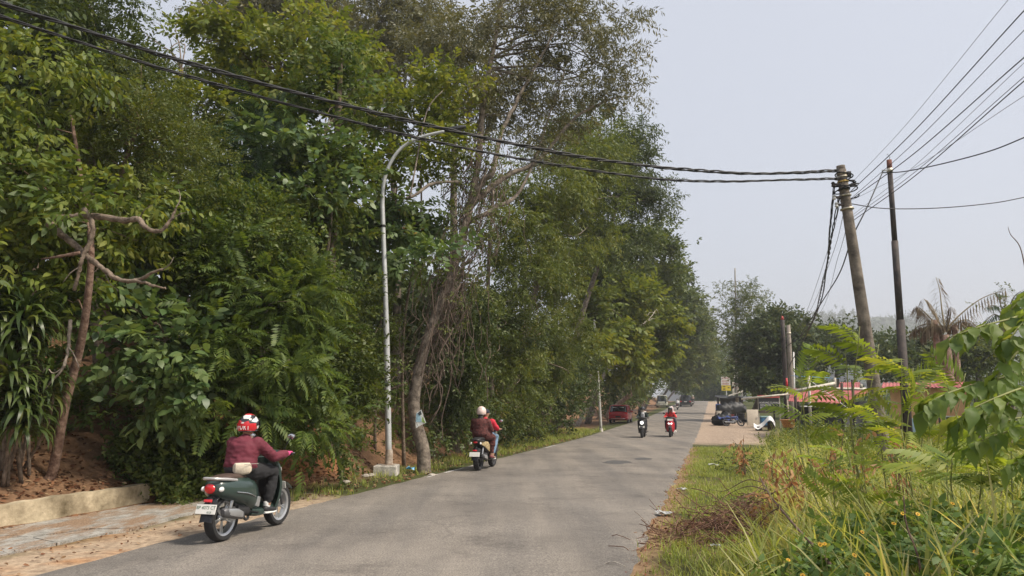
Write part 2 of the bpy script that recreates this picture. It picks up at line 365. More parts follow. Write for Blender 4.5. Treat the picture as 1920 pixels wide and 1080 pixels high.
# rest of the worn white edge line on the left
worn = mat('worn_line_paint', (.52, .51, .49), .8, .3, 20)
def mark(s0, s1, t, wd):
    q = np.linspace(s0, s1, 6); g = []
    for k, sv in enumerate(q):
        g.append([(*xy(sv, t - wd / 2 * (1 + .2 * math.sin(k * 3))), 0), (*xy(sv, t + wd / 2), 0)])
    g = np.array(g); sx, sy = st(g[..., 0], g[..., 1]); g[..., 2] = zr(sx) + .03 * (1 - (sy / 2.95) ** 2) + .009
    return G().sheet(g, .003).build('edge_line', worn, ro)
for s0, s1, w_ in ((10.4, 11.9, .07), (9.2, 9.9, .04), (12.3, 12.8, .05), (22, 24, .05)): mark(s0, s1, TL + .22, w_)
# tar patches
patch_m = mat('tar_patch', (.085, .082, .08), .8, .2, 30, .3, 90)
def patch(s0, t0, ls, lt, seed):
    r = random.Random(seed); ring = [(s0 + ls * math.cos(k * .5236) * r.uniform(.8, 1.1), t0 + lt * math.sin(k * .5236) * r.uniform(.8, 1.1)) for k in range(12)]
    V = []
    for dz in (.008, .002):
        for s_, t_ in ring: V.append((*xy(s_, t_), float(zr(s_) + .03 * (1 - (t_ / 2.95) ** 2) + dz)))
    F = [tuple(range(12))] + [(k, k + 12, (k + 1) % 12 + 12, (k + 1) % 12) for k in range(12)]
    return G().add(V, F).build('tar_patch', patch_m, ro)
patch(14.9, 1.0, .75, .42, 1); patch(16.6, 1.6, .5, .3, 2)

# ------------------------------------------------------------------ broken drain slabs and the low retaining wall at the left
m, n, l = _nodes('dirty_concrete')
o_ = n.new('ShaderNodeOutputMaterial'); b_ = n.new('ShaderNodeBsdfPrincipled'); l.new(b_.outputs[0], o_.inputs[0]); b_.inputs['Roughness'].default_value = .95; b_.inputs['Specular IOR Level'].default_value = .2; tc = n.new('ShaderNodeTexCoord')
mp = n.new('ShaderNodeMapping'); mp.inputs['Rotation'].default_value = (0, 0, RA); mp.inputs['Scale'].default_value = (1.6, .45, 1); l.new(tc.outputs['Object'], mp.inputs['Vector'])
d1 = noise_node(1.5, 8, .7, mp.outputs[0]); d2 = noise_node(5, 8, .75); d3 = noise_node(40, 4, .8)
c = ramp(d2, .32, .66, (.17, .16, .14), (.47, .45, .41)).outputs[0]; dirt_ = ramp(d3, .3, .7, (.16, .10, .065), (.38, .27, .18)).outputs[0]; fac = ramp(d1, .44, .56, (0, 0, 0), (1, 1, 1)).outputs[0]
q = n.new('ShaderNodeMix'); q.data_type = 'RGBA'; l.new(fac, q.inputs[0]); l.new(c, q.inputs[6]); l.new(dirt_, q.inputs[7]); l.new(mul(q.outputs[2], ramp(d3, .3, .7, (.75, .75, .75), (1.2, 1.2, 1.2)).outputs[0]), b_.inputs['Base Color'])
bp = n.new('ShaderNodeBump'); bp.inputs['Strength'].default_value = .9; bp.inputs['Distance'].default_value = .03; l.new(d2.outputs[0], bp.inputs['Height']); l.new(bp.outputs[0], b_.inputs['Normal']); conc = m
def slab(name, poly, th, parent=None, lift=.02):
    V = []
    for dz in (lift, lift - th):
        for s_, t_ in poly: V.append((*xy(s_, t_), float(zr(s_) + dz)))
    k = len(poly); F = [tuple(range(k)), tuple(range(2 * k - 1, k - 1, -1))] + [(i, i + k, (i + 1) % k + k, (i + 1) % k) for i in range(k)]
    return G().add(V, F).build(name, conc, parent, smooth=False)
ap = empty('drain_cover', (0, 0, 0)); tag(ap, 'pale broken concrete drain slabs in front of the low wall', 'drain cover')
slab('slab', [(-8, -5.62), (.454, -5.62), (.464, -4.74), (.24, -4.06), (-2, -3.95), (-8, -3.9)], .12, ap)
slab('slab', [(.46, -5.62), (1.194, -5.62), (1.194, -4.50), (.47, -4.75)], .12, ap, .023)
slab('slab', [(.47, -4.66), (1.15, -4.42), (1.35, -3.985), (.25, -4.05)], .12, ap, .018)
slab('slab', [(1.2, -5.62), (3.4, -5.6), (4.4, -5.2), (4.3, -4.5), (3.2, -4.15), (1.36, -3.98), (1.2, -4.42)], .12, ap, .022)
wall_m = mat('stained_wall_concrete', (.20, .155, .085), .95, .4, 1.8, .9, 14, col2=(.42, .35, .24), detail=10)
wallg = []
for sv in np.linspace(-7, 3.62, 70):
    jag = .006 * math.sin(sv * 4.1) + .006 * math.sin(sv * 11) + .006 * math.sin(sv * 29)
    wallg.append((sv, jag))
def wall_pts(t):
    lo = [(*xy(sv, t), float(zr(sv)) - .35) for sv, j in wallg]; hi = [(*xy(sv, t + .25 * j), float(zr(sv)) + .335 + j) for sv, j in wallg]; return [lo, hi]
A = wall_pts(-5.63); B_ = wall_pts(-5.80); nW = len(wallg)
V = A[0] + A[1] + B_[1] + B_[0]; F = []
for i in range(nW - 1):
    for r_ in range(3): F.append((r_ * nW + i, r_ * nW + i + 1, (r_ + 1) * nW + i + 1, (r_ + 1) * nW + i))
F += [(0, nW, 2 * nW, 3 * nW), (nW - 1, 4 * nW - 1, 3 * nW - 1, 2 * nW - 1)]
wo = G().add(V, F).build('retaining_wall', wall_m, None, False); tag(wo, 'low stained yellowish concrete wall holding back the leaf-covered bank', 'wall')

# ------------------------------------------------------------------ far hill in the haze
def ridge(name, pts, depth, seed, m):
    r = np.random.default_rng(seed); pts = np.array(pts); xs = np.linspace(pts[0][0], pts[-1][0], 70); top = np.interp(xs, pts[:, 0], pts[:, 1])
    base = np.array([P(px, 748, depth) for px in xs]); zt = np.array([P(px, py, depth)[2] for px, py in zip(xs, top)])
    rows = []
    for k, (fz, fy) in enumerate(((-.1, -500), (.35, -300), (.75, -120), (1.0, 0), (.7, 240), (-.1, 600))):
        rows.append(np.stack([base[:, 0], base[:, 1] + fy + 12 * r.normal(size=70), fz * (zt + 6) - 6 + (2.0 * r.normal(size=70) if 0 < k < 5 else 0)], -1))
    g = np.array(rows); V = g.reshape(-1, 3); I = np.arange(6 * 70).reshape(6, 70); F = np.stack([I[:-1, :-1], I[:-1, 1:], I[1:, 1:], I[1:, :-1]], -1).reshape(-1, 4)
    o = np_obj(name, V, F, m, smooth=True); return tag(o, kind='structure')
hill_m = mat('wooded_hill', (.035, .055, .025), .95, .5, .06, 1.0, .3, col2=(.06, .08, .035))
ridge('hill', [(1380, 640), (1460, 612), (1540, 600), (1640, 596), (1720, 600), (1800, 612), (1880, 622), (1990, 640)], 900, 3, hill_m)
# ------------------------------------------------------------------ leaves and sprigs (templates: verts, triangles, leaf number per triangle)
class Tm:
    def __init__(s): s.V = []; s.F = []; s.L = []; s.n = 0
    def leaf(s, base, d, up, ln, wd, four=False, fold=.25, curl=0.0):
        """blade from base along d; up gives its upper side"""
        d = np.asarray(d, float); d = d / (np.linalg.norm(d) + 1e-9); y = np.cross(up, d); y = y / (np.linalg.norm(y) + 1e-9); z = np.cross(d, y)
        b = np.asarray(base, float); k = len(s.V)
        if four:
            m1 = b + d * ln * .26 - z * curl * ln * .08; m2 = b + d * ln * .62 - z * curl * ln * .4; tip = b + d * ln - z * curl * ln; f1 = z * fold * wd * .4
            s.V += [b, m1 + y * wd * .46 + f1, m2 + y * wd * .40 + f1, tip, m2 - y * wd * .40, m1 - y * wd * .46]
            s.F += [(k, k + 5, k + 1), (k + 1, k + 5, k + 4), (k + 1, k + 4, k + 2), (k + 2, k + 4, k + 3)]; s.L += [s.n] * 4
        else:
            mid = b + d * ln * .45
            s.V += [b, mid + y * wd / 2 + z * fold * wd * .5, mid - y * wd / 2 + z * fold * wd * .5, b + d * ln - z * curl * ln]
            s.F += [(k, k + 2, k + 1), (k + 1, k + 2, k + 3)]; s.L += [s.n] * 2
        s.n += 1
    def strip(s, pts, wds, side):
        pts = np.asarray(pts, float); k = len(s.V); n = len(pts)
        for p, w in zip(pts, wds): s.V += [p + np.asarray(side) * w / 2, p - np.asarray(side) * w / 2]
        for i in range(n - 1):
            a = k + 2 * i; s.F += [(a, a + 1, a + 3), (a, a + 3, a + 2)]; s.L += [s.n] * 2
        s.n += 1
    def done(s): s.V = np.array(s.V); s.F = np.array(s.F, dtype=np.int32); s.L = np.array(s.L); return s
def sprig(n, length, ln, wd, droop=.3, spread=.9, four=False, seed=0, jit=.35, sag=.2):
    """twig along +x with alternate leaves"""
    r = np.random.default_rng(seed); t = Tm()
    for i in range(n):
        f = (i + .6) / n; b = np.array([length * f, 0, -sag * length * f * f]); sd = 1 if i % 2 else -1
        if i == n - 1: d = np.array([1, 0, -droop])
        else: d = np.array([.55, sd * spread, -droop])
        d = d + r.normal(size=3) * jit; up = np.array([0, 0, 1]) + r.normal(size=3) * .4
        t.leaf(b, d, up, ln * r.uniform(.75, 1.15), wd * r.uniform(.8, 1.15), four, .22, r.uniform(0, .25))
    return t.done()
def frond(pairs, length, pl, pw, droop=.5, seed=0, lift=.25, leaflets=0):
    """feather leaf: rachis along +x, paired pinnae hanging from it"""
    r = np.random.default_rng(seed); t = Tm()
    arc = lambda f: np.array([length * f * (1 - .12 * f), 0, length * (lift * f - (lift + .38) * f * f)])
    t.strip([arc(f) for f in (0, .35, .7, 1)], [.008, .006, .005, .003], (0, 1, 0))
    for i in range(pairs):
        f = (i + 1.2) / (pairs + .6); b = arc(f); sz = math.sin(math.pi * (.18 + .72 * f)) ** .6
        for sd in (-1, 1):
            d = np.array([.42 + .3 * f, sd, -droop * r.uniform(.6, 1.3)]); d /= np.linalg.norm(d); L_ = pl * sz * r.uniform(.85, 1.1)
            if not leaflets: t.leaf(b, d, (0, 0, 1), L_, pw, False, .1, .12)
            else:
                side = np.cross(d, (0, 0, 1)); side /= np.linalg.norm(side)
                for j in range(leaflets):
                    g = (j + .7) / leaflets; bb = b + d * L_ * g - np.array([0, 0, .1 * L_ * g * g])
                    for s2 in (-1, 1):
                        dd = side * s2 + d * .35 + np.array([0, 0, -.12]); k = len(t.V); w = L_ / leaflets * .46; ll = pw * .5 * (1 - .35 * abs(g - .4))
                        dd /= np.linalg.norm(dd)
                        t.V += [bb - d * w * .6, bb + d * w * .9, bb + dd * ll]; t.F.append((k, k + 1, k + 2)); t.L.append(t.n)
                t.n += 1
    return t.done()
def rosette(n, ln, wd, seed=0, up0=.9, down=.9):
    """sword leaves from one growing point, arching outward"""
    r = np.random.default_rng(seed); t = Tm()
    for i in range(n):
        az = i * 2.4 + r.uniform(-.3, .3); f = i / n; el = (1 - f) * up0 + f * -.35 + r.uniform(-.15, .15); L_ = ln * r.uniform(.75, 1.1)
        h = np.array([math.cos(az), math.sin(az), 0]); sd = np.array([-math.sin(az), math.cos(az), 0]); p = np.array([0, 0, -.25 * f * ln]); pts = [p]; e = el
        for k in range(5): p = p + (h * math.cos(e) + np.array([0, 0, math.sin(e)])) * L_ / 5; pts.append(p); e -= down * (.25 + .12 * k)
        t.strip(pts, [wd * .5, wd, wd * 1.1, wd * .9, wd * .55, .003], sd)
    return t.done()
def tuft(n, h, wd, seed=0, lean=.5, segs=3):
    r = np.random.default_rng(seed); t = Tm()
    for i in range(n):
        az = r.uniform(0, 6.28); hh = h * r.uniform(.5, 1.1); ln = r.uniform(.15, 1) * lean; o = np.array([r.normal() * .05, r.normal() * .05, 0])
        hd = np.array([math.cos(az), math.sin(az), 0]); az2 = az + 1.57 + r.uniform(-.5, .5); sd = np.array([math.cos(az2), math.sin(az2), 0])
        pts = [o + np.array([0, 0, 1]) * hh * f * (1 - .35 * ln * f) + hd * hh * ln * f * f for f in np.linspace(0, 1, segs + 1)]
        t.strip(pts, [wd * (1 - .85 * (f ** 1.5)) * r.uniform(.8, 1.1) for f in np.linspace(0, 1, segs + 1)], sd)
    return t.done()

def scatter(tms, pos, dirs, scale, roll=.5, rnd0=None, rng=RNG, spread=.5):
    """place templates; returns V, F, rnd"""
    n = len(pos); pos = np.asarray(pos, float); d = norm(np.asarray(dirs, float)); scale = np.broadcast_to(scale, (n,))
    up = np.array([0, 0, 1.0]) + rng.normal(size=(n, 3)) * roll
    y = norm(np.cross(up, d)); z = np.cross(d, y); which = rng.integers(0, len(tms), n); Vs, Fs, Rs, k = [], [], [], 0
    if rnd0 is None: rnd0 = rng.random(n)
    for i, t in enumerate(tms):
        q = np.where(which == i)[0]
        if not len(q): continue
        v = t.V[None, :, 0, None] * d[q][:, None, :] + t.V[None, :, 1, None] * y[q][:, None, :] + t.V[None, :, 2, None] * z[q][:, None, :]
        v = pos[q][:, None, :] + v * scale[q][:, None, None]; nv = len(t.V)
        Vs.append(v.reshape(-1, 3)); Fs.append((t.F[None] + (np.arange(len(q)) * nv)[:, None, None] + k).reshape(-1, 3)); k += nv * len(q)
        lr = rnd0[q][:, None] * (1 - spread) + spread * rng.random((len(q), t.n)); Rs.append(lr[:, t.L].ravel())
    return np.concatenate(Vs), np.concatenate(Fs), np.concatenate(Rs)

T_ = {
    'oval': [sprig(8, .42, .17, .062, 1.0, .75, True, i, .3, .35) for i in range(3)],          # drooping pointed leaves
    'small': [sprig(13, .34, .085, .042, .3, .9, False, 10 + i, .5, .25) for i in range(3)],
    'tiny': [sprig(13, .36, .066, .025, .2, 1.0, False, 20 + i, .5, .15) for i in range(3)],
    'sickle': [sprig(12, .42, .15, .038, .55, .8, False, 30 + i, .55, .35) for i in range(4)],
    'broad': [sprig(7, .42, .20, .10, .45, .9, True, 40 + i, .3, .2) for i in range(3)],
    'big': [sprig(6, .55, .25, .16, .5, .9, True, 50 + i, .25, .15) for i in range(3)],
    'frond': [frond(9, .46, .15, .042, .55, 60 + i) for i in range(3)],
    'fern': [frond(14, .75, .17, .034, .35, 70 + i, .3) for i in range(3)],
    'leuc': [frond(11, .42, .17, .034, .45, 80 + i, .2, 0) for i in range(3)],
    'palm': [frond(26, 1.0, .34, .028, .9, 90 + i, .55) for i in range(2)],
    'sword': [rosette(30, .62, .062, 100 + i) for i in range(3)],
    'herb': [sprig(8, .16, .075, .040, .1, .9, True, 110 + i, .35, .0) for i in range(3)],
    'dead': [sprig(9, .30, .12, .045, 1.3, .5, True, 120 + i, .4, .6) for i in range(3)],
    'far': [sprig(6, .75, .40, .20, .35, .9, False, 130 + i, .5, .2) for i in range(4)],
    'farsickle': [sprig(10, .9, .36, .11, .6, .8, False, 140 + i, .6, .35) for i in range(4)],
}
LM = {
    'oval': leaf_mat('leaf_fresh_green', [(0.034, 0.059, 0.014), (0.079, 0.124, 0.020), (0.159, 0.198, 0.034), (0.238, 0.247, 0.046)]),
    'dark': leaf_mat('leaf_dark_green', [(0.028, 0.047, 0.015), (0.048, 0.077, 0.021), (0.080, 0.111, 0.030), (0.127, 0.156, 0.045)], .3),
    'mid': leaf_mat('leaf_mid_green', [(0.039, 0.064, 0.018), (0.066, 0.102, 0.022), (0.112, 0.150, 0.035), (0.170, 0.188, 0.051)]),
    'olive': leaf_mat('leaf_olive', [(.048, .072, .018), (.082, .116, .026), (.125, .158, .036), (.19, .19, .042)]),
    'yellow': leaf_mat('leaf_yellow_green', [(0.070, 0.104, 0.019), (0.126, 0.175, 0.029), (0.206, 0.248, 0.042), (0.288, 0.289, 0.052)]),
    'grey': leaf_mat('leaf_grey_green', [(0.071, 0.076, 0.043), (0.111, 0.118, 0.062), (0.158, 0.158, 0.085), (0.223, 0.195, 0.093)], .3),
    'broad': leaf_mat('leaf_broad', [(.034, .068, .024), (.058, .108, .036), (.10, .16, .055), ((.17, .22, .08), .94), ((.42, .20, .03), .975)], .35, .42, .45),
    'teal': leaf_mat('leaf_blue_green', [(.025, .055, .028), (.04, .08, .035), (.07, .115, .05)], .3),
    'leuc': leaf_mat('leaf_feather', [(0.040, 0.074, 0.019), (0.068, 0.113, 0.026), (0.113, 0.163, 0.034), (0.170, 0.208, 0.046)], .4),
    'leucf': leaf_mat('leaf_feather_near', [(.12, .18, .03), (.18, .25, .045), (.26, .33, .055), (.36, .37, .08)], .5),
    'vine': leaf_mat('leaf_vine', [(0.032, 0.059, 0.014), (0.057, 0.099, 0.020), (0.102, 0.148, 0.028), (0.181, 0.198, 0.046)], .35),
    'sword': leaf_mat('leaf_sword', [(.03, .055, .014), (.055, .088, .02), (.09, .13, .03), (.16, .18, .05)], .3, .4, .5),
    'mango': leaf_mat('leaf_mango', [(0.030, 0.054, 0.023), (0.052, 0.080, 0.031), (0.082, 0.113, 0.041), (0.163, 0.173, 0.070)], .25),
    'dead': leaf_mat('leaf_dead', [(.22, .10, .04), (.40, .21, .10), (.52, .31, .16), (.58, .40, .24)], .3, .8, .15, (1.2, 1.0, .8)),
    'deadpalm': leaf_mat('leaf_dead_palm', [(.075, .055, .035), (.14, .105, .065), (.22, .17, .11), (.30, .25, .17)], .25, .8, .15, (1.1, 1.0, .8)),
    'grass': leaf_mat('grass_blade', [(.14, .19, .045), (.23, .285, .075), (.33, .375, .115), (.44, .43, .19), (.54, .48, .28)], .5, .5, .3),
    'turf': leaf_mat('turf_blade', [(.16, .205, .04), (.24, .295, .065), (.33, .375, .10), (.47, .42, .20)], .35, .6, .2),
    'herb': leaf_mat('leaf_herb', [(.05, .095, .025), (.085, .15, .038), (.14, .22, .06), (.21, .29, .09)], .35),
    'plume': leaf_mat('leaf_near_broad', [(.11, .18, .045), (.17, .25, .065), (.24, .32, .09), (.36, .40, .11)], .55, .5, .3),
    'litter': leaf_mat('leaf_litter', [(.07, .03, .016), (.17, .075, .04), (.28, .15, .08), (.42, .29, .17)], .1, .85, .15, (1, 1, 1)),
    'redlitter': leaf_mat('leaf_litter_red', [(.10, .035, .02), (.22, .07, .04), (.30, .12, .07), (.40, .25, .15)], .1, .85, .15, (1, 1, 1)),
}
BARK = {
    'brown': mat('bark_brown', (.12, .085, .06), .95, .45, 9, 1.0, 22, col2=(.20, .155, .115)),
    'red': mat('bark_red', (.12, .052, .030), .92, .5, 9, 1.0, 22, col2=(.20, .135, .10)),
    'grey': mat('bark_grey', (.10, .078, .06), .95, .45, 7, 1.0, 20, col2=(.21, .175, .14)),
    'pale': mat('bark_pale', (.30, .26, .22), .9, .3, 7, .8, 20, col2=(.40, .36, .31)),
    'twig': mat('dry_twig', (.10, .06, .045), .9, .4, 12, .5, 40, col2=(.17, .11, .08)),
}
def lobe(px, py, Y, rw, rh, rd=None):
    """a mass of foliage: centre seen at (px, py) at distance Y, half-sizes in photograph pixels, depth in metres"""
    k = Y / FPX; return (P(px, py, Y), np.array([rw * k, rd if rd else .5 * (rw + rh) * k, rh * k]))
def crown_pts(lobes, dens, clump=22, cr=.34, flat=.55, shell=.5, rng=RNG, updir=.35, sag=0.0):
    ps, ds, rs = [], [], []
    for c, r in lobes:
        area = 4 * math.pi * (r[0] * r[1] * r[2]) ** (2 / 3); n = max(6, int(dens * area)); nc = max(3, n // clump)
        dirs = norm(rng.normal(size=(nc, 3))); rad = shell + (1.06 - shell) * rng.random(nc) ** .6
        cc = c + dirs * r * rad[:, None]; idx = rng.integers(0, nc, n); cs = cr * (.6 + .8 * rng.random(nc))
        off = rng.normal(size=(n, 3)) * np.array([1, 1, flat]) * cs[idx][:, None] * .75
        p = cc[idx] + off; out = norm((p - c) / r)
        d = out * .8 + norm(off + 1e-6) * .7 + np.array([0, 0, updir]) + rng.normal(size=(n, 3)) * .35
        ps.append(p); ds.append(d); rs.append(.25 + .5 * rng.random(nc)[idx] + .25 * rng.random(n))
    return np.concatenate(ps), np.concatenate(ds), np.concatenate(rs)
def limbs_to(start_pts, r0, targets, rng, wob_=.25, thin=.25):
    """crooked limbs from points along the trunk to the leaf clumps"""
    out = []; sp = np.asarray(start_pts)
    for c in targets:
        w = np.linalg.norm(sp - c, axis=1) + np.clip(sp[:, 2] - c[2], 0, 99) * 1.5; i = int(np.argmin(w)); a = sp[i]; L_ = np.linalg.norm(c - a)
        pts = [a] + [a + (c - a) * f + rng.normal(size=3) * L_ * .07 + np.array([0, 0, .06 * L_ * math.sin(3.14 * f)]) for f in (.3, .55, .8)] + [c]
        r = max(.010, r0 * (.09 + .15 * min(1, L_ / 5))); out.append(tube_np(spline(pts, 3), np.linspace(r, r * thin * .5, 13), 5))
    return out
def plant(name, label, cat, lobes, tm, lm, dens, bark='brown', trunk=None, r0=.12, scale=1.0, group=None, n_limbs=14, seed=0, parts=None,
          clump=22, cr=.34, flat=.55, shell=.5, updir=.35, spread=.5, crown_name='crown', base=None, sub=6):
    """a tree or shrub: trunk with limbs, crown of leaf clumps"""
    rng = np.random.default_rng(seed + 1000)
    cbar = np.mean([c for c, r in lobes], axis=0)
    if trunk is None:
        b = base if base is not None else np.array([cbar[0], cbar[1], float(gz(cbar[0], cbar[1]))])
        trunk = [b - np.array([0, 0, .15]), b * .6 + cbar * .4 + rng.normal(size=3) * .12, b * .25 + cbar * .75 + rng.normal(size=3) * .15, cbar + np.array([0, 0, .3])]
    tr = spline(trunk, 6); root = thing(name, label, cat, tr[0], 0, group)
    pr = np.linspace(1, .35, len(tr)) * r0; pr[0] *= 1.3; pr[1] *= 1.1
    parts_ = [tube_np(tr, pr, 9)]
    if sub:                                                           # break each mass into smaller pads with gaps between
        fine_l = []
        for c, r in lobes:
            if max(r) < .75: fine_l.append((c, r)); continue
            for j in range(sub):
                az = j * 2 * math.pi / sub + rng.uniform(-.5, .5); el = rng.uniform(-.9, .9) if j else 1.3; dv = np.array([math.cos(az) * math.cos(el), math.sin(az) * math.cos(el), math.sin(el)])
                k_ = rng.uniform(.36, .52); fine_l.append((c + dv * r * rng.uniform(.55, .78), r * k_ * np.array([1.1, 1.1, .72])))
        lobes = fine_l
    p, d, r = crown_pts(lobes, dens * (.78 if sub else .74), clump, cr * (.8 if sub else 1), flat, shell, rng, updir)
    sel = p[rng.choice(len(p), min(n_limbs, len(p)), replace=False)] if n_limbs else []
    parts_ += limbs_to(tr[len(tr) // 3:], r0, sel, rng)
    V, F = join_np(parts_); np_obj('trunk', V - tr[0], F, BARK[bark], root, smooth=True)
    V, F, R = scatter(T_[tm] if isinstance(tm, str) else tm, p, d, scale * rng.uniform(.82, 1.32, len(p)), .5, r, rng, spread)
    np_obj(crown_name, V - tr[0], F, LM[lm], root, R)
    return root
# ------------------------------------------------------------------ left side: the wooded slope
WOOD = 'trees of the wooded slope'
# --- reddish leaning tree at the left with bare crooked boughs and hanging fresh leaves
rt_ = [on(98, 12.2) - [0, 0, .1], P(100, 878, 12.2), P(122, 760, 12.0), P(150, 650, 11.75), P(166, 545, 11.45), P(170, 450, 11.5), P(155, 350, 13.0), P(130, 200, 13.8)]
plant('leaning_tree', 'leaning red-barked tree with drooping bright leaves above the low wall', 'tree',
      [lobe(30, 330, 12.0, 120, 150, 1.2), lobe(10, 500, 11.6, 95, 90, .8), lobe(150, 440, 12.4, 130, 80, 1.0), lobe(230, 420, 12.6, 110, 90, .8), lobe(110, 590, 12.2, 80, 50, .4), lobe(60, 180, 12.6, 150, 110, 1.2)],
      'oval', 'oval', 25, 'red', rt_, .088, 1.0, WOOD, 12, 1, clump=18, cr=.32, updir=.1)
lt = [o for o in bpy.data.objects if o.name.startswith('leaning_tree')][0]; org = np.array(lt.location)
def bough(pts, r0, r1, name='bough', m='red', parent=None, o=None):
    q = spline(pts, 7); rj = np.random.default_rng(len(q)); V, F = tube_np(q + rj.normal(size=q.shape) * r0 * .10, np.linspace(r0, r1, len(q)) * rj.uniform(.82, 1.15, len(q)), 8); return np_obj(name, V - (org if o is None else o), F, BARK[m], lt if parent is None else parent, smooth=True)
bough([P(105, 410, 11.25), P(165, 405, 11.15), P(238, 413, 10.95), P(258, 410, 10.85), P(275, 428, 10.75), P(300, 433, 10.75), P(318, 415, 10.75), P(330, 390, 10.75)], .056, .018, m='brown')
bough([P(92, 420, 11.35), P(130, 450, 11.25), P(160, 478, 11.15), P(195, 505, 10.95), P(222, 524, 10.85), P(262, 528, 10.75), P(290, 536, 10.75), P(312, 541, 10.75)], .058, .012, m='brown')
bough([P(240, 528, 10.85), P(268, 522, 10.75), P(284, 512, 10.65), P(306, 505, 10.65)], .030, .018, m='brown')
bough([P(158, 392, 11.15), P(172, 415, 11.05), P(172, 445, 11.05), P(158, 475, 11.05), P(150, 500, 11.05), P(140, 545, 11.15)], .042, .026, m='brown')
bough([P(78, 486, 11.15), P(110, 481, 11.05), P(150, 474, 11.05)], .012, .03)
bough([P(132, 600, 11.25), P(128, 650, 11.15), P(118, 690, 11.05), P(92, 720, 11.05), P(82, 735, 11.05)], .03, .008, m='grey')
bough([P(128, 650, 11.15), P(140, 668, 11.05), P(148, 690, 11.05)], .012, .005, m='grey')
bough([P(118, 690, 11.05), P(100, 700, 11.05), P(88, 690, 11.05), P(80, 700, 11.05)], .012, .005, m='grey')
for tp in ([P(330, 390, 10.75), P(338, 372, 10.8), P(335, 355, 10.9)], [P(318, 415, 10.75), P(336, 402, 10.7), P(350, 398, 10.7)], [P(262, 410, 10.85), P(270, 395, 10.8), P(286, 384, 10.8)], [P(195, 505, 10.95), P(205, 530, 10.9), P(222, 545, 10.9)], [P(150, 500, 11.05), P(132, 512, 11.0), P(118, 530, 11.0)], [P(306, 505, 10.65), P(318, 496, 10.6), P(326, 482, 10.6)]): bough(tp, .010, .003, 'twig', 'grey')
# --- second thin trunk behind it
plant('slim_tree', 'slim grey trunk behind the sword-leaved shrubs at the left edge', 'tree', [lobe(60, 60, 14.5, 190, 120, 1.6), lobe(150, 190, 14.8, 120, 110, 1.2), lobe(-20, 240, 14, 90, 120, 1.2)],
      'oval', 'dark', 22, 'brown', [on(80, 13.2) - [0, 0, .1], P(78, 860, 13.2), P(72, 740, 13.3), P(66, 560, 13.6), P(70, 330, 14), P(80, 120, 14.5)], .10, 1.0, WOOD, 12, 2, updir=.05)
plant('leafy_tree', 'dark tree with small round leaves at the top left below the cable', 'tree', [lobe(180, 50, 16, 90, 110, 1.5), lobe(215, 150, 16, 70, 80, 1.2), lobe(120, -30, 16, 120, 80, 1.5)], 'small', 'dark', 40, 'brown', None, .14, 1.15, WOOD, 14, 3, base=on(190, 16.2))
# --- sword-leaved shrubs
for k, (px, py, Yd, hs, lab) in enumerate(((30, 560, 11.3, 1.15, 'tall sword-leaved shrub at the left edge, upright crown'), (38, 690, 11.0, 1.0, 'sword-leaved shrub with hanging strap leaves above the low wall'), (72, 640, 11.6, .8, 'smaller sword-leaved shrub beside the leaning red trunk'))):
    b = on(px - 6, Yd + .35); root = thing('sword_shrub', lab, 'shrub', b, 0, 'sword-leaved shrubs'); rng = np.random.default_rng(k); stems = []; ps = []; ds = []
    c = P(px, py, Yd)
    for j in range(5 if k < 2 else 3):
        top = c + np.array([rng.normal() * .22, rng.normal() * .18, rng.uniform(-.55, .45) * (1 if k else .6)]); stems.append(tube_np(spline([b + rng.normal(size=3) * [.12, .12, 0], (b + top) / 2 + rng.normal(size=3) * .08, top], 5), .03, 6)); ps.append(top); ds.append([1, rng.normal() * .3, rng.normal() * .2])
        ps.append(top - [0, 0, .28]); ds.append([rng.normal(), rng.normal(), .1])
    V, F = join_np(stems); np_obj('stem', V - b, F, BARK['brown'], root, smooth=True)
    V, F, R = scatter(T_['sword'], np.array(ps), np.array(ds), hs, .15, None, rng, .6); np_obj('leaf_crown', V - b, F, LM['sword'], root, R)
# --- fine olive tree, middle left
plant('olive_tree', 'fine-leaved olive green tree behind the bare crooked boughs', 'tree', [lobe(280, 270, 14.5, 110, 90, 1.2), lobe(355, 330, 14.2, 80, 80, 1.0), lobe(250, 200, 15, 90, 70, 1.2), lobe(190, 300, 14.8, 80, 110, 1), lobe(330, 395, 14, 60, 40, .7)],
      'tiny', 'olive', 52, 'red', [on(215, 14.8) - [0, 0, .1], P(205, 700, 14.8), P(196, 480, 14.8), P(230, 320, 14.6), P(262, 230, 14.6)], .10, 1.1, WOOD, 22, 4, cr=.3, updir=.5)
# --- airy dark tree against the sky
plant('airy_tree', 'airy dark tree with thin foliage against the sky at upper left', 'tree', [lobe(320, 120, 22, 80, 90, 1.5), lobe(420, 160, 22, 60, 70, 1.2), lobe(290, 200, 22, 70, 60, 1.5), lobe(400, 220, 21, 60, 60, 1.2), lobe(270, 30, 22, 30, 40, 1)],
      'small', 'dark', 9, 'brown', None, .14, 1.25, WOOD, 60, 5, clump=9, cr=.5, base=on(330, 22), sub=0)
plant('canopy_tree', 'yellow-green canopy tree high up left of the climber-clad tree', 'tree', [lobe(450, 110, 21, 90, 70, 1.8), lobe(560, 90, 21, 90, 50, 1.8), lobe(430, 200, 20.5, 80, 70, 1.5), lobe(510, 220, 20.5, 90, 90, 1.5), lobe(640, 110, 21.5, 80, 50, 1.5)],
      'broad', 'yellow', 17, 'brown', None, .16, 1.0, WOOD, 16, 6, base=on(500, 21))
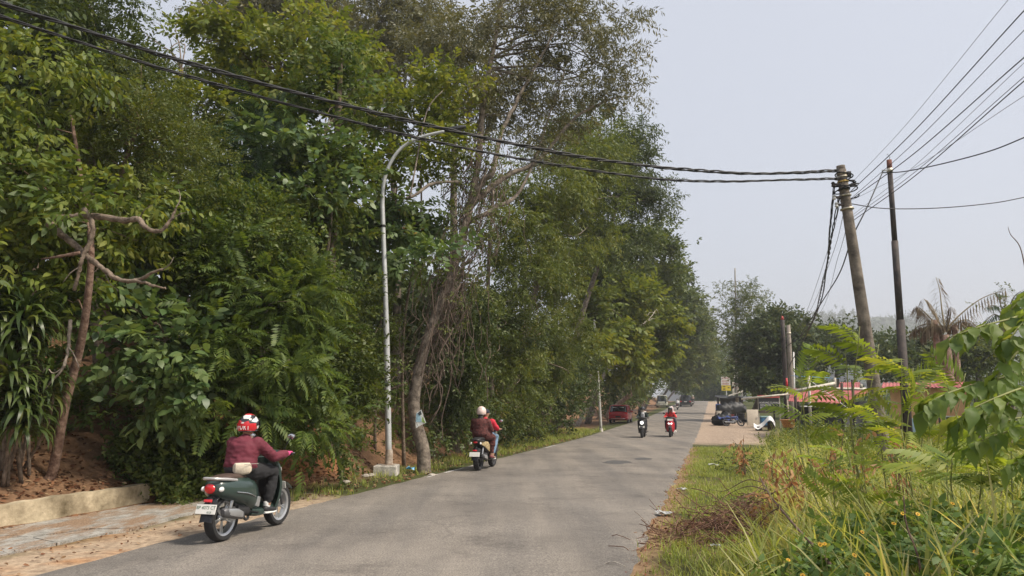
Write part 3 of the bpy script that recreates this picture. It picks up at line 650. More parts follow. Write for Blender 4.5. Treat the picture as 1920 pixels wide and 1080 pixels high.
# --- shrub with big leaves
plant('big_leaf_shrub', 'shrub with large heart-shaped leaves leaning out right of the red trunk', 'shrub', [lobe(280, 620, 13, 58, 50, .6), lobe(330, 650, 12.9, 62, 55, .6), lobe(355, 700, 12.8, 52, 45, .5), lobe(305, 730, 12.8, 40, 50, .5), lobe(255, 655, 13, 35, 40, .5)],
      'big', 'broad', 22, 'brown', [on(262, 13.6) - [0, 0, .1], P(268, 800, 13.5), P(280, 700, 13.3), P(310, 640, 13)], .04, .74, WOOD, 16, 7, clump=9, cr=.3, flat=.7, updir=.1)
# --- feathery bushes and climbers behind the near scooter
plant('feather_shrub', 'dense feathery-leaved bush behind the rider in the maroon jacket', 'shrub', [lobe(430, 600, 13.9, 90, 100, 1.0), lobe(500, 720, 13.6, 110, 110, 1.0), lobe(420, 480, 14.3, 60, 60, .8), lobe(560, 620, 14.4, 80, 110, 1.0), lobe(580, 760, 14.2, 70, 80, .8), lobe(390, 700, 13.7, 60, 80, .8)],
      'frond', 'leuc', 30, 'brown', None, .07, 1.0, WOOD, 16, 8, clump=12, cr=.34, flat=.8, updir=-.1, base=on(480, 14.6))
plant('climber_bush', 'mound of leafy climbers above the feathery-leaved bush', 'shrub', [lobe(440, 430, 15, 95, 70, 1.1), lobe(370, 450, 14.6, 55, 70, .8), lobe(510, 500, 15, 80, 70, 1.0), lobe(580, 560, 15.2, 60, 70, 1.0), lobe(400, 540, 14.4, 50, 60, .7)],
      'small', 'vine', 58, 'brown', None, .07, 1.2, WOOD, 10, 9, clump=20, cr=.3, flat=.8, updir=.1, base=on(450, 15.4))
plant('green_bush', 'bright small-leaved bush left of the street lamp', 'shrub', [lobe(640, 620, 16, 55, 110, 1.0), lobe(660, 730, 17.0, 55, 90, .7), lobe(610, 730, 15.8, 60, 80, .9), lobe(700, 650, 20, 45, 80, .7), lobe(620, 820, 15.2, 50, 40, .6)],
      'small', 'mid', 50, 'brown', None, .06, 1.2, WOOD, 10, 10, clump=18, cr=.28, flat=.8, base=on(650, 17.0))
plant('teal_tree', 'blue-green feathery-leaved tree left of the climber-clad tree', 'tree', [lobe(500, 270, 18, 70, 60, 1.0), lobe(540, 310, 17.8, 50, 50, .8), lobe(450, 330, 17.6, 60, 60, .9), lobe(480, 390, 17.2, 70, 50, .9)], 'fern', 'teal', 15, 'brown', None, .09, 1.0, WOOD, 14, 11, clump=9, updir=-.05, base=on(500, 18.5))
plant('climber_tree', 'tall tree clad in dark climbers above the lamp pole base', 'tree', [lobe(620, 110, 18.6, 55, 60, 1.0), lobe(635, 200, 18.8, 65, 80, .9), lobe(600, 290, 18.2, 70, 70, 1.0), lobe(648, 330, 18.8, 50, 80, .9), lobe(620, 410, 18, 70, 70, 1.0), lobe(560, 200, 18.6, 50, 50, .9)],
      'broad', 'vine', 24, 'brown', [on(620, 18.8) - [0, 0, .1], P(615, 640, 18.6), P(625, 420, 18.5), P(632, 250, 18.5), P(640, 110, 18.6)], .16, .72, WOOD, 10, 12, clump=14, flat=.9)
plant('pale_leaf_tree', 'tree with pale drooping leaf clusters left of the lamp arm', 'tree', [lobe(590, 250, 17.3, 60, 30, .6), lobe(560, 340, 17, 55, 40, .6), lobe(630, 300, 17.2, 36, 40, .5), lobe(540, 260, 17.4, 40, 30, .6), lobe(700, 190, 19.8, 50, 40, .7)],
      'big', 'broad', 13, 'brown', None, .06, .78, WOOD, 16, 13, clump=7, cr=.35, flat=.4, updir=.15, base=on(585, 18))
plant('layered_tree', 'broad-leaved tree in flat layers with orange leaves beside the lamp pole', 'tree', [lobe(640, 400, 20.4, 60, 14, 0.75), lobe(760, 395, 20.2, 80, 16, 0.75), lobe(670, 450, 20.2, 85, 16, 0.75), lobe(790, 450, 20.0, 70, 16, 0.75), lobe(720, 495, 20.0, 80, 14, 0.75), lobe(640, 500, 20.0, 40, 12, 0.6), lobe(820, 485, 17, 40, 14, .6), lobe(730, 420, 20.8, 90, 30, 0.75)],
      'broad', 'broad', 26, 'brown', [on(705, 21.3) - [0, 0, .1], P(706, 700, 21.1), P(722, 520, 20.6), P(735, 430, 20.0), P(745, 350, 19.8)], .045, .95, WOOD, 26, 14, clump=9, cr=.3, flat=.2, updir=.05)
plant('mid_canopy_tree', 'yellowing broad-leaved tree right of the climber-clad tree, below the back trees', 'tree', [lobe(740, 240, 20.5, 80, 70, 1.3), lobe(830, 190, 20.5, 70, 60, 1.3), lobe(700, 320, 20, 60, 60, 1.2), lobe(800, 300, 20, 60, 60, 1.2), lobe(850, 270, 20.3, 40, 80, 1)],
      'broad', 'yellow', 18, 'brown', None, .05, .8, WOOD, 20, 15, clump=10, flat=.45, base=on(760, 21))
# --- tall grey-green trees behind
for k, (px, Yd, lobes_, lab) in enumerate((
        (560, 34, [(470, 30, 80, 50), (560, 20, 80, 55), (640, 40, 70, 50), (520, -30, 100, 50), (420, 40, 45, 45)], 'tall grey-green tree cresting the slope at top left of centre'),
        (740, 31, [(700, 60, 70, 70), (770, 50, 60, 80), (740, 140, 80, 60), (690, 170, 50, 50), (760, -20, 80, 50)], 'tall grey-green tree on the slope left of the vine-wrapped tree'),
        (850, 27, [(860, 120, 50, 80), (820, 90, 40, 50), (880, 200, 40, 60)], 'slender grey-green tree just left of the vine-wrapped crown'))):
    plant('slope_tree', lab, 'tree', [lobe(a_, b_2, Yd, c_, d_, 2.0) for a_, b_2, c_, d_ in lobes_], 'sickle', 'grey', 15, 'grey', None, .2, 1.5, WOOD, 40, 20 + k, clump=14, cr=.6, updir=.1, base=on(px, Yd))
# --- the vine-wrapped leaning tree by the lamp
Yv = 19.3
vt = [on(797, Yv) - [0, 0, .15], P(793, 845, Yv), P(779, 790, Yv), P(776, 750, Yv), P(786, 690, Yv), P(803, 630, Yv), P(828, 560, Yv + .1), P(856, 480, Yv + .3), P(880, 390, Yv + .6), P(897, 300, Yv + .9), P(905, 200, Yv + 1.2), P(925, 90, Yv + 1.6), P(945, -30, Yv + 2)]
vtree = plant('vine_wrapped_tree', 'tall leaning tree wrapped in brown vines with a paper poster on its trunk', 'tree',
      [lobe(960, 60, 21.5, 90, 90, 1.6), lobe(1060, 110, 21.5, 90, 90, 1.6), lobe(1140, 80, 21.8, 70, 80, 1.3), lobe(1050, 20, 22, 110, 50, 1.6), lobe(1000, 190, 21.4, 90, 70, 1.3), lobe(1110, 200, 21.8, 60, 60, 1.2), lobe(1165, 140, 22, 45, 60, 1), lobe(930, 170, 20.8, 50, 80, 1), lobe(1030, 260, 21, 70, 60, 1)],
      'sickle', 'grey', 16, 'grey', vt, .185, 1.0, WOOD, 34, 30, clump=20, cr=.40, shell=.6, updir=.0)
vorg = np.array(vtree.location)
for pts, r0, r1 in (([P(880, 390, 19.9), P(905, 340, 19.8), P(925, 320, 19.7), P(940, 250, 19.9), P(985, 160, 20.5), P(1040, 60, 21)], .11, .03),
                    ([P(885, 380, 19.9), P(950, 330, 20.3), P(1010, 300, 20.8), P(1080, 220, 21.3), P(1150, 185, 21.8), P(1186, 181, 22)], .09, .015),
                    ([P(870, 420, 19.8), P(930, 390, 20), P(985, 340, 20.5), P(1060, 130, 21.3)], .085, .02),
                    ([P(860, 340, 19.6), P(810, 345, 19), P(780, 365, 18.6), P(762, 372, 18.5)], .042, .035),
                    ([P(768, 372, 18.5), P(778, 320, 18.5), P(800, 210, 18.8), P(830, 170, 19)], .026, .012)):
    bough(pts, r0, r1, 'bough', 'grey', vtree, vorg)
rng = np.random.default_rng(77); vp = []
for k in range(230):                                                                     # tangle of dry vines round trunk and fork
    f = rng.uniform(.3, 1); i = int(f * 8); c = np.array(vt[3 + min(i, 6)]) + rng.normal(size=3) * [.35, .28, .4]
    pts = [c + np.array([.15, -.1, 0])]
    for j in range(5): pts.append(pts[-1] + np.array([rng.normal() * .16 - .09, rng.normal() * .12, -rng.uniform(.15, .6)]))
    vp.append(tube_np(spline(pts, 3), rng.uniform(.004, .013), 4))
for k in range(16):                                                                      # hanging strands to the right of the trunk
    c = P(rng.uniform(800, 935), rng.uniform(480, 640), Yv + rng.uniform(-.4, .5)); pts = [c]
    for j in range(5): pts.append(pts[-1] + np.array([rng.normal() * .07, rng.normal() * .07, -rng.uniform(.2, .55)]))
    vp.append(tube_np(spline(pts, 3), rng.uniform(.004, .010), 4))
V, F = join_np(vp); tag(np_obj('vine_tangle', V - vorg, F, mat('vine_bark', (.085, .058, .044), .95, .4, 8, .5, 30, col2=(.15, .11, .085)), vtree, smooth=True), kind='stuff')
V, F, R = scatter(T_['small'], np.array([P(rng.uniform(820, 940), rng.uniform(250, 620), Yv + rng.uniform(-.5, .6)) for _ in range(230)]), rng.normal(size=(230, 3)), 1.0, .6, None, rng, .6)
np_obj('climber_leaves', V - vorg, F, LM['olive'], vtree, R)
# --- trees running on along the road
plant('drooping_tree', 'olive small-leaved tree hanging down to the verge right of the two-up scooter', 'tree', [lobe(960, 560, 27.5, 80, 90, 1.8), lobe(1040, 620, 33.5, 70, 90, 2.0), lobe(960, 690, 28, 70, 80, 1.4), lobe(1022, 722, 34, 55, 70, 1.5), lobe(912, 770, 27, 40, 45, 1.0), lobe(972, 778, 32, 45, 40, 1.0), lobe(990, 480, 28.5, 70, 60, 1.6)],
      'sickle', 'olive', 21, 'brown', None, .14, 1.15, WOOD, 20, 31, clump=26, cr=.42, shell=.65, updir=-.15, base=lbase(30, 2.4))
plant('drooping_tree', 'deep green small-leaved tree under the broken branches right of the vine-wrapped trunk', 'tree', [lobe(880, 620, 24, 60, 70, 1.2), lobe(860, 720, 23.5, 50, 70, 1.0), lobe(880, 785, 24.5, 42, 38, .8), lobe(950, 620, 29, 60, 80, 1.2), lobe(828, 815, 22.3, 32, 22, .6)],
      'small', 'dark', 36, 'brown', None, .10, 1.35, WOOD, 14, 32, clump=15, cr=.38, updir=-.1, base=lbase(24.5, 2.4))
plant('roadside_tree', 'tall dark tree rising above the drooping olive tree', 'tree', [lobe(1010, 370, 31, 80, 80, 2.0), lobe(1080, 320, 34, 90, 80, 2.2), lobe(1075, 430, 35, 80, 70, 2.0), lobe(1140, 280, 36, 50, 50, 1.6), lobe(960, 420, 29, 60, 70, 1.5), lobe(1030, 520, 34, 70, 60, 2)],
      'sickle', 'olive', 15, 'grey', None, .2, 1.5, WOOD, 30, 33, clump=26, cr=.6, shell=.65, updir=.0, base=lbase(34, 3.2))
plant('roadside_tree', 'dark tree with tiered boughs reaching right against the sky', 'tree', [lobe(1130, 350, 44, 70, 80, 2.4), lobe(1190, 290, 45, 30, 60, 1.6), lobe(1210, 370, 46, 55, 35, 1.8), lobe(1140, 450, 45, 80, 60, 2.4), lobe(1190, 255, 45, 25, 25, 1.2), lobe(1100, 260, 43, 60, 60, 2.0), lobe(1245, 385, 46, 22, 15, 1.2)],
      'sickle', 'dark', 16, 'grey', None, .22, 1.8, WOOD, 30, 34, clump=28, cr=.6, shell=.65, flat=.4, updir=.1, base=lbase(45, 2.6))
plant('roadside_tree', 'mid green tree stepping down beyond the tiered dark tree', 'tree', [lobe(1180, 490, 60, 70, 60, 3.0), lobe(1240, 460, 62, 40, 50, 2.2), lobe(1150, 560, 58, 70, 60, 2.8), lobe(1240, 530, 64, 45, 45, 2.2), lobe(1120, 500, 56, 60, 70, 2.4)],
      'far', 'mid', 11, 'grey', None, .22, .8, WOOD, 20, 35, clump=24, cr=.7, shell=.65, flat=.45, base=lbase(60, 3.0))
plant('light_leaf_tree', 'pale-leaved spreading tree over the verge above the parked red car', 'tree', [lobe(1120, 590, 50, 60, 40, 2.0), lobe(1185, 570, 54, 60, 35, 2.0), lobe(1225, 610, 60, 45, 35, 1.8), lobe(1160, 640, 54, 70, 40, 2.0), lobe(1235, 660, 62, 40, 35, 1.8), lobe(1095, 668, 46, 40, 42, 1.6), lobe(1185, 690, 58, 50, 30, 1.6)],
      'broad', 'yellow', 12, 'pale', None, .15, 1.8, WOOD, 30, 36, clump=16, cr=.55, shell=.65, flat=.35, base=lbase(55, 3.0))
plant('dark_bush', 'dark leafy bush on the verge left of the thin pale pole', 'shrub', [lobe(1045, 752, 40, 34, 36, 1.3), lobe(1002, 792, 35, 28, 20, .8), lobe(1078, 716, 43, 34, 56, 1.5), lobe(958, 812, 30, 24, 14, .6), lobe(1062, 780, 42, 16, 12, .6)], 'small', 'dark', 24, 'brown', None, .07, 1.9, WOOD, 8, 37, clump=14, cr=.45, base=lbase(39, 2.8))
plant('dark_bush', 'dark leafy bush behind the parked red car', 'shrub', [lobe(1150, 740, 72, 36, 40, 2.4), lobe(1190, 735, 80, 28, 35, 2.4), lobe(1135, 700, 62, 40, 50, 2), lobe(1215, 735, 96, 22, 26, 2.4)], 'far', 'dark', 8, 'brown', None, .08, .8, WOOD, 8, 38, clump=12, cr=.7, base=lbase(74, 4.5))
for k, (px, Yd, lobes_, lab, lm_) in enumerate((
        (1240, 84, [(1225, 560, 45, 60), (1262, 540, 25, 40), (1205, 640, 45, 50), (1250, 600, 30, 40)], 'dark roadside tree beyond the pale-leaved spreading tree', 'dark'),
        (1268, 104, [(1262, 590, 35, 50), (1290, 570, 20, 25), (1245, 660, 36, 50), (1282, 640, 25, 45), (1304, 612, 20, 34)], 'mid green roadside tree farther on, its crown leaning over the road', 'mid'),
        (1285, 126, [(1285, 630, 28, 45), (1312, 606, 17, 26), (1268, 690, 28, 40), (1302, 670, 22, 40), (1324, 652, 15, 34)], 'roadside tree far down the left side above the black car', 'olive'),
        (1312, 150, [(1308, 650, 18, 30), (1298, 700, 22, 35), (1322, 690, 18, 34), (1332, 668, 12, 22)], 'last tree on the left before the crest of the road', 'mid'))):
    plant('roadside_tree', lab, 'tree', [lobe(a_, b_2, Yd, c_, d_, 3.2) for a_, b_2, c_, d_ in lobes_], 'far', lm_, 9, 'grey', None, .2, 1.15, WOOD, 16, 40 + k, clump=22, cr=.9, shell=.65, flat=.45, base=lbase(Yd, 2.6))
for k, (px, Yd, lobes_, lab) in enumerate((
        (1345, 185, [(1345, 690, 22, 45), (1330, 730, 20, 25), (1362, 720, 18, 35)], 'hazy tree closing the view at the end of the road, left one'),
        (1385, 210, [(1385, 690, 25, 40), (1375, 725, 25, 30), (1405, 700, 20, 35)], 'hazy tree closing the view at the end of the road, right one'),
        (1310, 200, [(1300, 715, 25, 40), (1320, 740, 20, 20)], 'hazy low tree at the crest left of the road'))):
    plant('far_tree', lab, 'tree', [lobe(a_, b_2, Yd, c_, d_, 4.0) for a_, b_2, c_, d_ in lobes_], 'far', 'leuc', 5, 'grey', None, .25, 1.7, 'far trees at the end of the road', 8, 50 + k, clump=12, cr=1.4, base=on(px, Yd))
# --- the wood behind: one mass of crowns on the slope that fills the gaps
rng = np.random.default_rng(5); L_ = []
for k in range(330):
    s_ = rng.uniform(-6, 34) if k < 230 else rng.uniform(34, 120); u_ = (rng.uniform(6.5, 22) if k < 230 else rng.uniform(6, 26)) + (1.5 if s_ < 14 else 0) + max(0, s_ - 30) * .05; x_, y_ = xy(s_, TL - u_)
    if y_ < 12: continue
    h_ = rng.uniform(.6, 6.5) * (1 if s_ < 60 else 1.1); L_.append((np.array([x_, y_, float(gz(x_, y_)) + h_]), np.array([1, 1, .9]) * rng.uniform(1.2, 2.2)))
p, d, r = crown_pts(L_, 1.65, 14, .8, .6, .4, rng)
V, F, R = scatter(T_['far'], p, d, rng.uniform(.78, 1.3, len(p)), .5, r, rng); wd_ = np_obj('wood', V, F, LM['dark'], None, R); tag(wd_, 'dense dark undergrowth and crowns filling the slope behind the roadside trees', 'wood', kind='stuff')
# trunks in that wood
for k, (px, Yd, px2, py2) in enumerate(((425, 17.5, 455, 420), (545, 20, 540, 350), (350, 17, 352, 560), (930, 27, 925, 350))):
    b = on(px, Yd); top = P(px2, py2, Yd + .6); V, F = tube_np(spline([b - [0, 0, .1], (b + top) / 2 + rng.normal(size=3) * .2, top], 8), np.linspace(.11, .05, 17), 7)
    tag(np_obj('dead_tree', V, F, BARK['grey'], None, smooth=True, origin=b), ['thin bare trunk in the shade behind the feathery bush', 'thin bare trunk in the shade behind the climber-clad tree', 'thin bare trunk in the dark gap above the big-leaf shrub', 'thin bare trunk right behind the vine-wrapped tree'][k], 'dead tree', 'bare trunks in the wood')
# --- undergrowth on the bank (ground cover) and leaf litter
def ground_scatter(n, s0, s1, t0, t1, rng, keep=None):
    s_ = rng.uniform(s0, s1, n); t_ = rng.uniform(t0, t1, n); x_, y_ = xy(s_, t_)
    q = np.stack([x_, y_, gz(x_, y_)], -1)
    if keep is not None: k = keep(s_, t_, q); q = q[k]
    return q
def cover(name, label, tms, lm, pts, dirs, sc, rng, h=0.0, roll=.5, spread=.6, r0=None):
    V, F, R = scatter(tms, pts + np.array([0, 0, h]), dirs, sc, roll, r0, rng, spread); o = np_obj(name, V, F, LM[lm], None, R); return tag(o, label, 'undergrowth', kind='stuff')
q1 = ground_scatter(850, 3.9, 30, -10, -4.9, rng, lambda s_, t_, q: (t_ < -5.25 + np.where(s_ < 6, -.6, 0)) & (wob(q[:, 0], q[:, 1], .9) > -.15) & ~((s_ > 5.6) & (s_ < 9.8) & (t_ > -6.2)))
q2 = ground_scatter(760, -6, 4.5, -12, -7.2, rng); q3 = ground_scatter(260, 3.6, 5.6, -6.6, -5.0, rng)
for nm, tm_, lm_, qq, sc_ in (('undergrowth', 'small', 'mid', np.repeat(np.concatenate([q1[::2], q2[::2], q3]), 4, 0), 1.2), ('undergrowth', 'frond', 'leuc', np.repeat(np.concatenate([q1[1::2], q2[1::2]]), 3, 0), .9)):
    n_ = len(qq); dd = rng.normal(size=(n_, 3)) * .8 + [0, 0, 1.0]; qq = qq + np.stack([rng.normal(size=n_) * .15, rng.normal(size=n_) * .15, rng.random(n_) ** 1.5 * .75], -1)
    cover(nm, 'low leafy undergrowth on the bank', T_[tm_], lm_, qq, dd, sc_ * rng.uniform(.8, 1.35, n_), rng)
LT = []
for i in range(4):
    t = Tm(); t.leaf((-.05, 0, .01), (1, 0, .1 * i), (0, .3 * i - .4, 1), .10, .05, True, .3, .2); LT.append(t.done())
def litter(n, s0, s1, t0, t1, rng, lm='litter', sc=(.5, 1.2), keep=None, label='fallen brown leaves'):
    q = ground_scatter(n, s0, s1, t0, t1, rng, keep); n_ = len(q); a_ = rng.uniform(0, 6.28, n_); dd = np.stack([np.cos(a_), np.sin(a_), rng.normal(size=n_) * .25], -1)
    V, F, R = scatter(LT, q + [0, 0, .012], dd, rng.uniform(*sc, n_), .35, None, rng, .9); return tag(np_obj('leaf_litter', V, F, LM[lm], None, R), label, 'leaves', kind='stuff')
litter(3800, -6, 3.7, -8.5, -5.85, rng, label='fallen brown leaves on the bank behind the low wall')
litter(1500, -6, 4.6, -5.66, -5.25, rng, label='fallen leaves along the foot of the low wall')
litter(900, -6, 5, -5.3, -3.0, rng, sc=(.25, .7), label='scattered leaves on the drain slabs')
litter(2600, 5.2, 34, -5.0, -3.0, rng, sc=(.4, 1.1), keep=lambda s_, t_, q: rng.random(len(s_)) < np.exp(-((t_ + 3.35) / .55) ** 2) + .18, label='fallen leaves along the left edge of the road')
litter(1800, 5, 11, -7.0, -4.4, rng, label='fallen leaves on the red bank by the lamp')
# --- verge grass, left
q = ground_scatter(8500, 4.6, 42, -7.5, -2.98, rng, lambda s_, t_, q: (t_ > np.interp(s_, [4, 6, 14, 25, 40], [-5.0, -4.6, -4.5, -5.4, -8])) & (rng.random(len(s_)) < np.clip(.25 + .6 * wob(q[:, 0], q[:, 1], 1.2), .1, 1) * np.where(t_ > -3.15, .35, 1)) & (np.abs(t_ - TL) > .03))
TF = [tuft(9, .13, .011, i, .8, 2) for i in range(4)]
V, F, R = scatter(TF, q, np.tile([1.0, 0, 0], (len(q), 1)) + rng.normal(size=(len(q), 3)) * [1, 1, 0], rng.uniform(.6, 1.5, len(q)) * np.interp(q[:, 1], [12, 40], [1, 1.6]), .12, None, rng, .6); tag(np_obj('verge_grass', V, F, LM['turf'], None, R), 'short grass on the left verge', 'grass', kind='stuff')
# ------------------------------------------------------------------ right side: far trees, palms
RT = 'trees beyond the right verge'
plant('slender_tree', 'slender thin-crowned tree with bare twigs on top, right of the road end', 'tree', [lobe(1385, 590, 88, 28, 40, 2.2), lobe(1400, 550, 88, 22, 22, 1.6), lobe(1375, 640, 88, 28, 40, 2.2), lobe(1410, 600, 88, 22, 40, 1.8), lobe(1362, 545, 88, 12, 12, 1.0), lobe(1432, 568, 90, 18, 10, 1.2), lobe(1385, 690, 88, 25, 25, 2)],
      'farsickle', 'olive', 5.5, 'pale', [on(1382, 88), P(1381, 700, 88), P(1380, 620, 88), P(1379, 560, 88), P(1378, 503, 88)], .2, .8, RT, 40, 60, clump=12, cr=.9)
plant('mango_tree', 'dense rounded dark tree behind the black pole', 'tree', [lobe(1450, 620, 66, 48, 42, 2.6), lobe(1430, 670, 65, 42, 40, 2.4), lobe(1475, 660, 64, 45, 45, 2.4), lobe(1440, 710, 64, 45, 25, 2.2), lobe(1490, 610, 67, 22, 22, 1.6), lobe(1415, 640, 66, 25, 30, 1.6)],
      'far', 'mango', 22, 'grey', None, .3, .75, RT, 10, 61, clump=10, cr=.5, flat=.7, base=on(1405, 66))
plant('mango_tree', 'dense dark tree right of the black pole, behind the leaning pole', 'tree', [lobe(1555, 640, 72, 55, 38, 2.6), lobe(1600, 660, 70, 45, 35, 2.2), lobe(1530, 670, 70, 40, 40, 2.2), lobe(1640, 670, 70, 35, 30, 2)], 'far', 'mango', 16, 'grey', None, .3, .85, RT, 8, 62, clump=10, cr=.6, flat=.7, base=on(1560, 72))
plant('mango_tree', 'leafy tree behind the dead palm, left half', 'tree', [lobe(1700, 668, 56, 55, 34, 2.2), lobe(1740, 660, 56, 30, 30, 1.8), lobe(1670, 690, 55, 30, 30, 1.8)], 'far', 'mango', 14, 'grey', None, .25, .8, RT, 8, 63, clump=10, cr=.6, base=on(1710, 56))
plant('mango_tree', 'leafy tree right of the dead palm trunk', 'tree', [lobe(1825, 660, 50, 40, 32, 2.0), lobe(1860, 680, 50, 40, 30, 2.0), lobe(1800, 690, 50, 40, 25, 1.8)], 'far', 'mid', 14, 'grey', None, .25, .72, RT, 8, 64, clump=10, cr=.6, base=on(1830, 50))
plant('bare_twig_tree', 'thin half-bare tree at the right edge behind the broad leaves', 'tree', [lobe(1885, 640, 26, 40, 40, 1.2), lobe(1910, 590, 26, 30, 40, 1)], 'small', 'olive', 5, 'grey', [on(1893, 26), P(1898, 740, 26), P(1890, 660, 26), P(1875, 600, 26)], .07, 1.2, RT, 30, 65, clump=8, cr=.5)
# far fringe of trees on the right
rng = np.random.default_rng(8); L_ = []
for k in range(60):
    Yd = rng.uniform(95, 220); px = rng.uniform(1400, 2050); b = on(px, Yd); L_.append((b + [0, 0, rng.uniform(1.0, 3.2)], np.array([3, 3, 2.4]) * rng.uniform(.7, 1.2)))
p, d, r = crown_pts(L_, .9, 12, 1.2, .6, .4, rng); V, F, R = scatter(T_['far'], p, d, rng.uniform(1.5, 2.4, len(p)), .5, r, rng)
tag(np_obj('far_wood', V, F, LM['leuc'], None, R), 'far belt of trees below the hill', 'wood', kind='stuff')
# crowns on the far hill
L_ = []
for k in range(420):
    px = rng.uniform(1390, 1990); pyt = np.interp(px, [1380, 1460, 1540, 1640, 1720, 1800, 1880, 1990], [640, 612, 600, 596, 600, 612, 622, 640]); f = rng.random() ** .5
    L_.append((P(px, pyt + (1 - f) * 55 - rng.uniform(0, 5) * (f > .9), 890 - (1 - f) * 190), np.array([10, 9, 7]) * rng.uniform(.5, 1.25)))
p, d, r = crown_pts(L_, .012, 8, 4.5, .6, .5, rng); V, F, R = scatter(T_['far'], p, d, rng.uniform(6, 10, len(p)), .5, r, rng)
tag(np_obj('hill_wood', V, F, LM['dark'], None, R), 'hazy wood covering the far hill', 'wood', kind='stuff')

# dying palm: trunk stump cluster, dry fronds
Yp = 33; pb = on(1778, Yp); palm = thing('dead_palm', 'dying palm with dry brown fronds standing against the sky', 'palm', pb)
for (a0, a1, r0) in (((1778, 0), (1770, 628), .30), ((1765, 0), (1752, 600), .17), ((1795, 0), (1790, 610), .14)):
    top = P(a1[0], a1[1], Yp); b = on(a0[0], Yp); q = spline([b, (b + top) / 2 + [.03, 0, 0], top], 8); rr = np.linspace(1, .75, len(q)) * r0 * (1 + .06 * (np.arange(len(q)) % 2))
    V, F = tube_np(q, rr, 10); np_obj('trunk', V - pb, F, mat('palm_trunk', (.20, .125, .09), .95, .4, 6, .9, 15, col2=(.30, .21, .16)), palm, smooth=True)
heart = P(1772, 622, Yp)
def palm_frond(root, o, pts, ll, lm, droop=1.0, name='frond', seed=0, n=34, wd=.05):
    r = np.random.default_rng(seed); q = spline(pts, 8); V0, F0 = tube_np(q, np.linspace(.045, .01, len(q)), 5); t = Tm(); idx = np.linspace(2, len(q) - 1, n).astype(int); tan = norm(np.gradient(q, axis=0))
    for k, i in enumerate(idx):
        side = np.cross(tan[i], [0, 0, 1]); side = side / (np.linalg.norm(side) + 1e-6); f = k / n; L2 = ll * (1 - .55 * abs(f - .35) * 1.4) * r.uniform(.7, 1.15)
        for sd in (-1, 1):
            d_ = side * sd * .7 + tan[i] * .55 + np.array([0, 0, -droop * r.uniform(.5, 1.2)]); t.leaf(q[i], d_, (0, 0, 1), L2, wd, False, .2, .35)
    t.done(); stem = np_obj(name, V0 - o, F0, mat('palm_stalk', (.22, .18, .10), .8, .25, 8), root, smooth=True); lf = np_obj('leaflets', t.V - o, t.F, LM[lm], stem, r.random(len(t.F) // 2).repeat(2)); return stem
for k, (pts, ll) in enumerate((([(1772, 620), (1800, 590), (1840, 560), (1885, 543)], 1.05), ([(1772, 620), (1766, 580), (1762, 545), (1755, 520)], .75), ([(1770, 622), (1752, 590), (1738, 568), (1732, 560)], .8), ([(1770, 622), (1748, 600), (1728, 580), (1718, 574)], .9), ([(1770, 625), (1745, 608), (1722, 612), (1706, 625)], .8), ([(1775, 620), (1782, 590), (1783, 575)], .5), ([(1770, 625), (1752, 610), (1735, 618), (1728, 632)], .8), ([(1774, 622), (1795, 605), (1815, 600), (1830, 612)], .7))):
    palm_frond(palm, pb, [P(a_, b_2, Yp + .4 * math.sin(k * 2.1) * j) for j, (a_, b_2) in enumerate(pts)], ll, 'deadpalm', 1.1, 'frond', k)
Yg = 42; gb = on(1885, Yg); gp = thing('palm_tree', 'dark green palm at the right edge behind the broad leaves', 'palm', gb)
V, F = tube_np(spline([gb, (gb + P(1884, 620, Yg)) / 2, P(1884, 600, Yg)], 6), .16, 9); np_obj('trunk', V - gb, F, MATS['palm_trunk'], gp, smooth=True)
for k, (a_, b_2) in enumerate(((1850, 575), (1862, 548), (1885, 540), (1915, 545), (1935, 570), (1845, 605), (1930, 600))):
    palm_frond(gp, gb, [P(1884, 602, Yg), P((1884 + a_) / 2, (602 + b_2) / 2 - 14, Yg - .3), P(a_, b_2, Yg - .5)], .9, 'teal', .5, 'frond', 20 + k, 22, .07)
# small palm at the left roadside
Yq = 67; qb = lbase(Yq, 2.2); qp = thing('roadside_palm', 'low palm with drooping fronds by the parked red car', 'palm', qb)
V, F = tube_np(spline([qb - [0, 0, .1], qb + [0, 0, .8], P(1185, 738, Yq)], 5), .2, 8); np_obj('trunk', V - qb, F, MATS['palm_trunk'], qp, smooth=True)
for k, (a_, b_2) in enumerate(((1145, 715), (1160, 690), (1190, 685), (1210, 700), (1222, 725), (1150, 735), (1212, 742))):
    palm_frond(qp, qb, [P(1185, 738, Yq), P((1185 + a_) / 2, (735 + b_2) / 2 - 16, Yq - .4), P(a_, b_2, Yq - .8)], 1.2, 'olive', 1.1, 'frond', 40 + k, 22, .06)

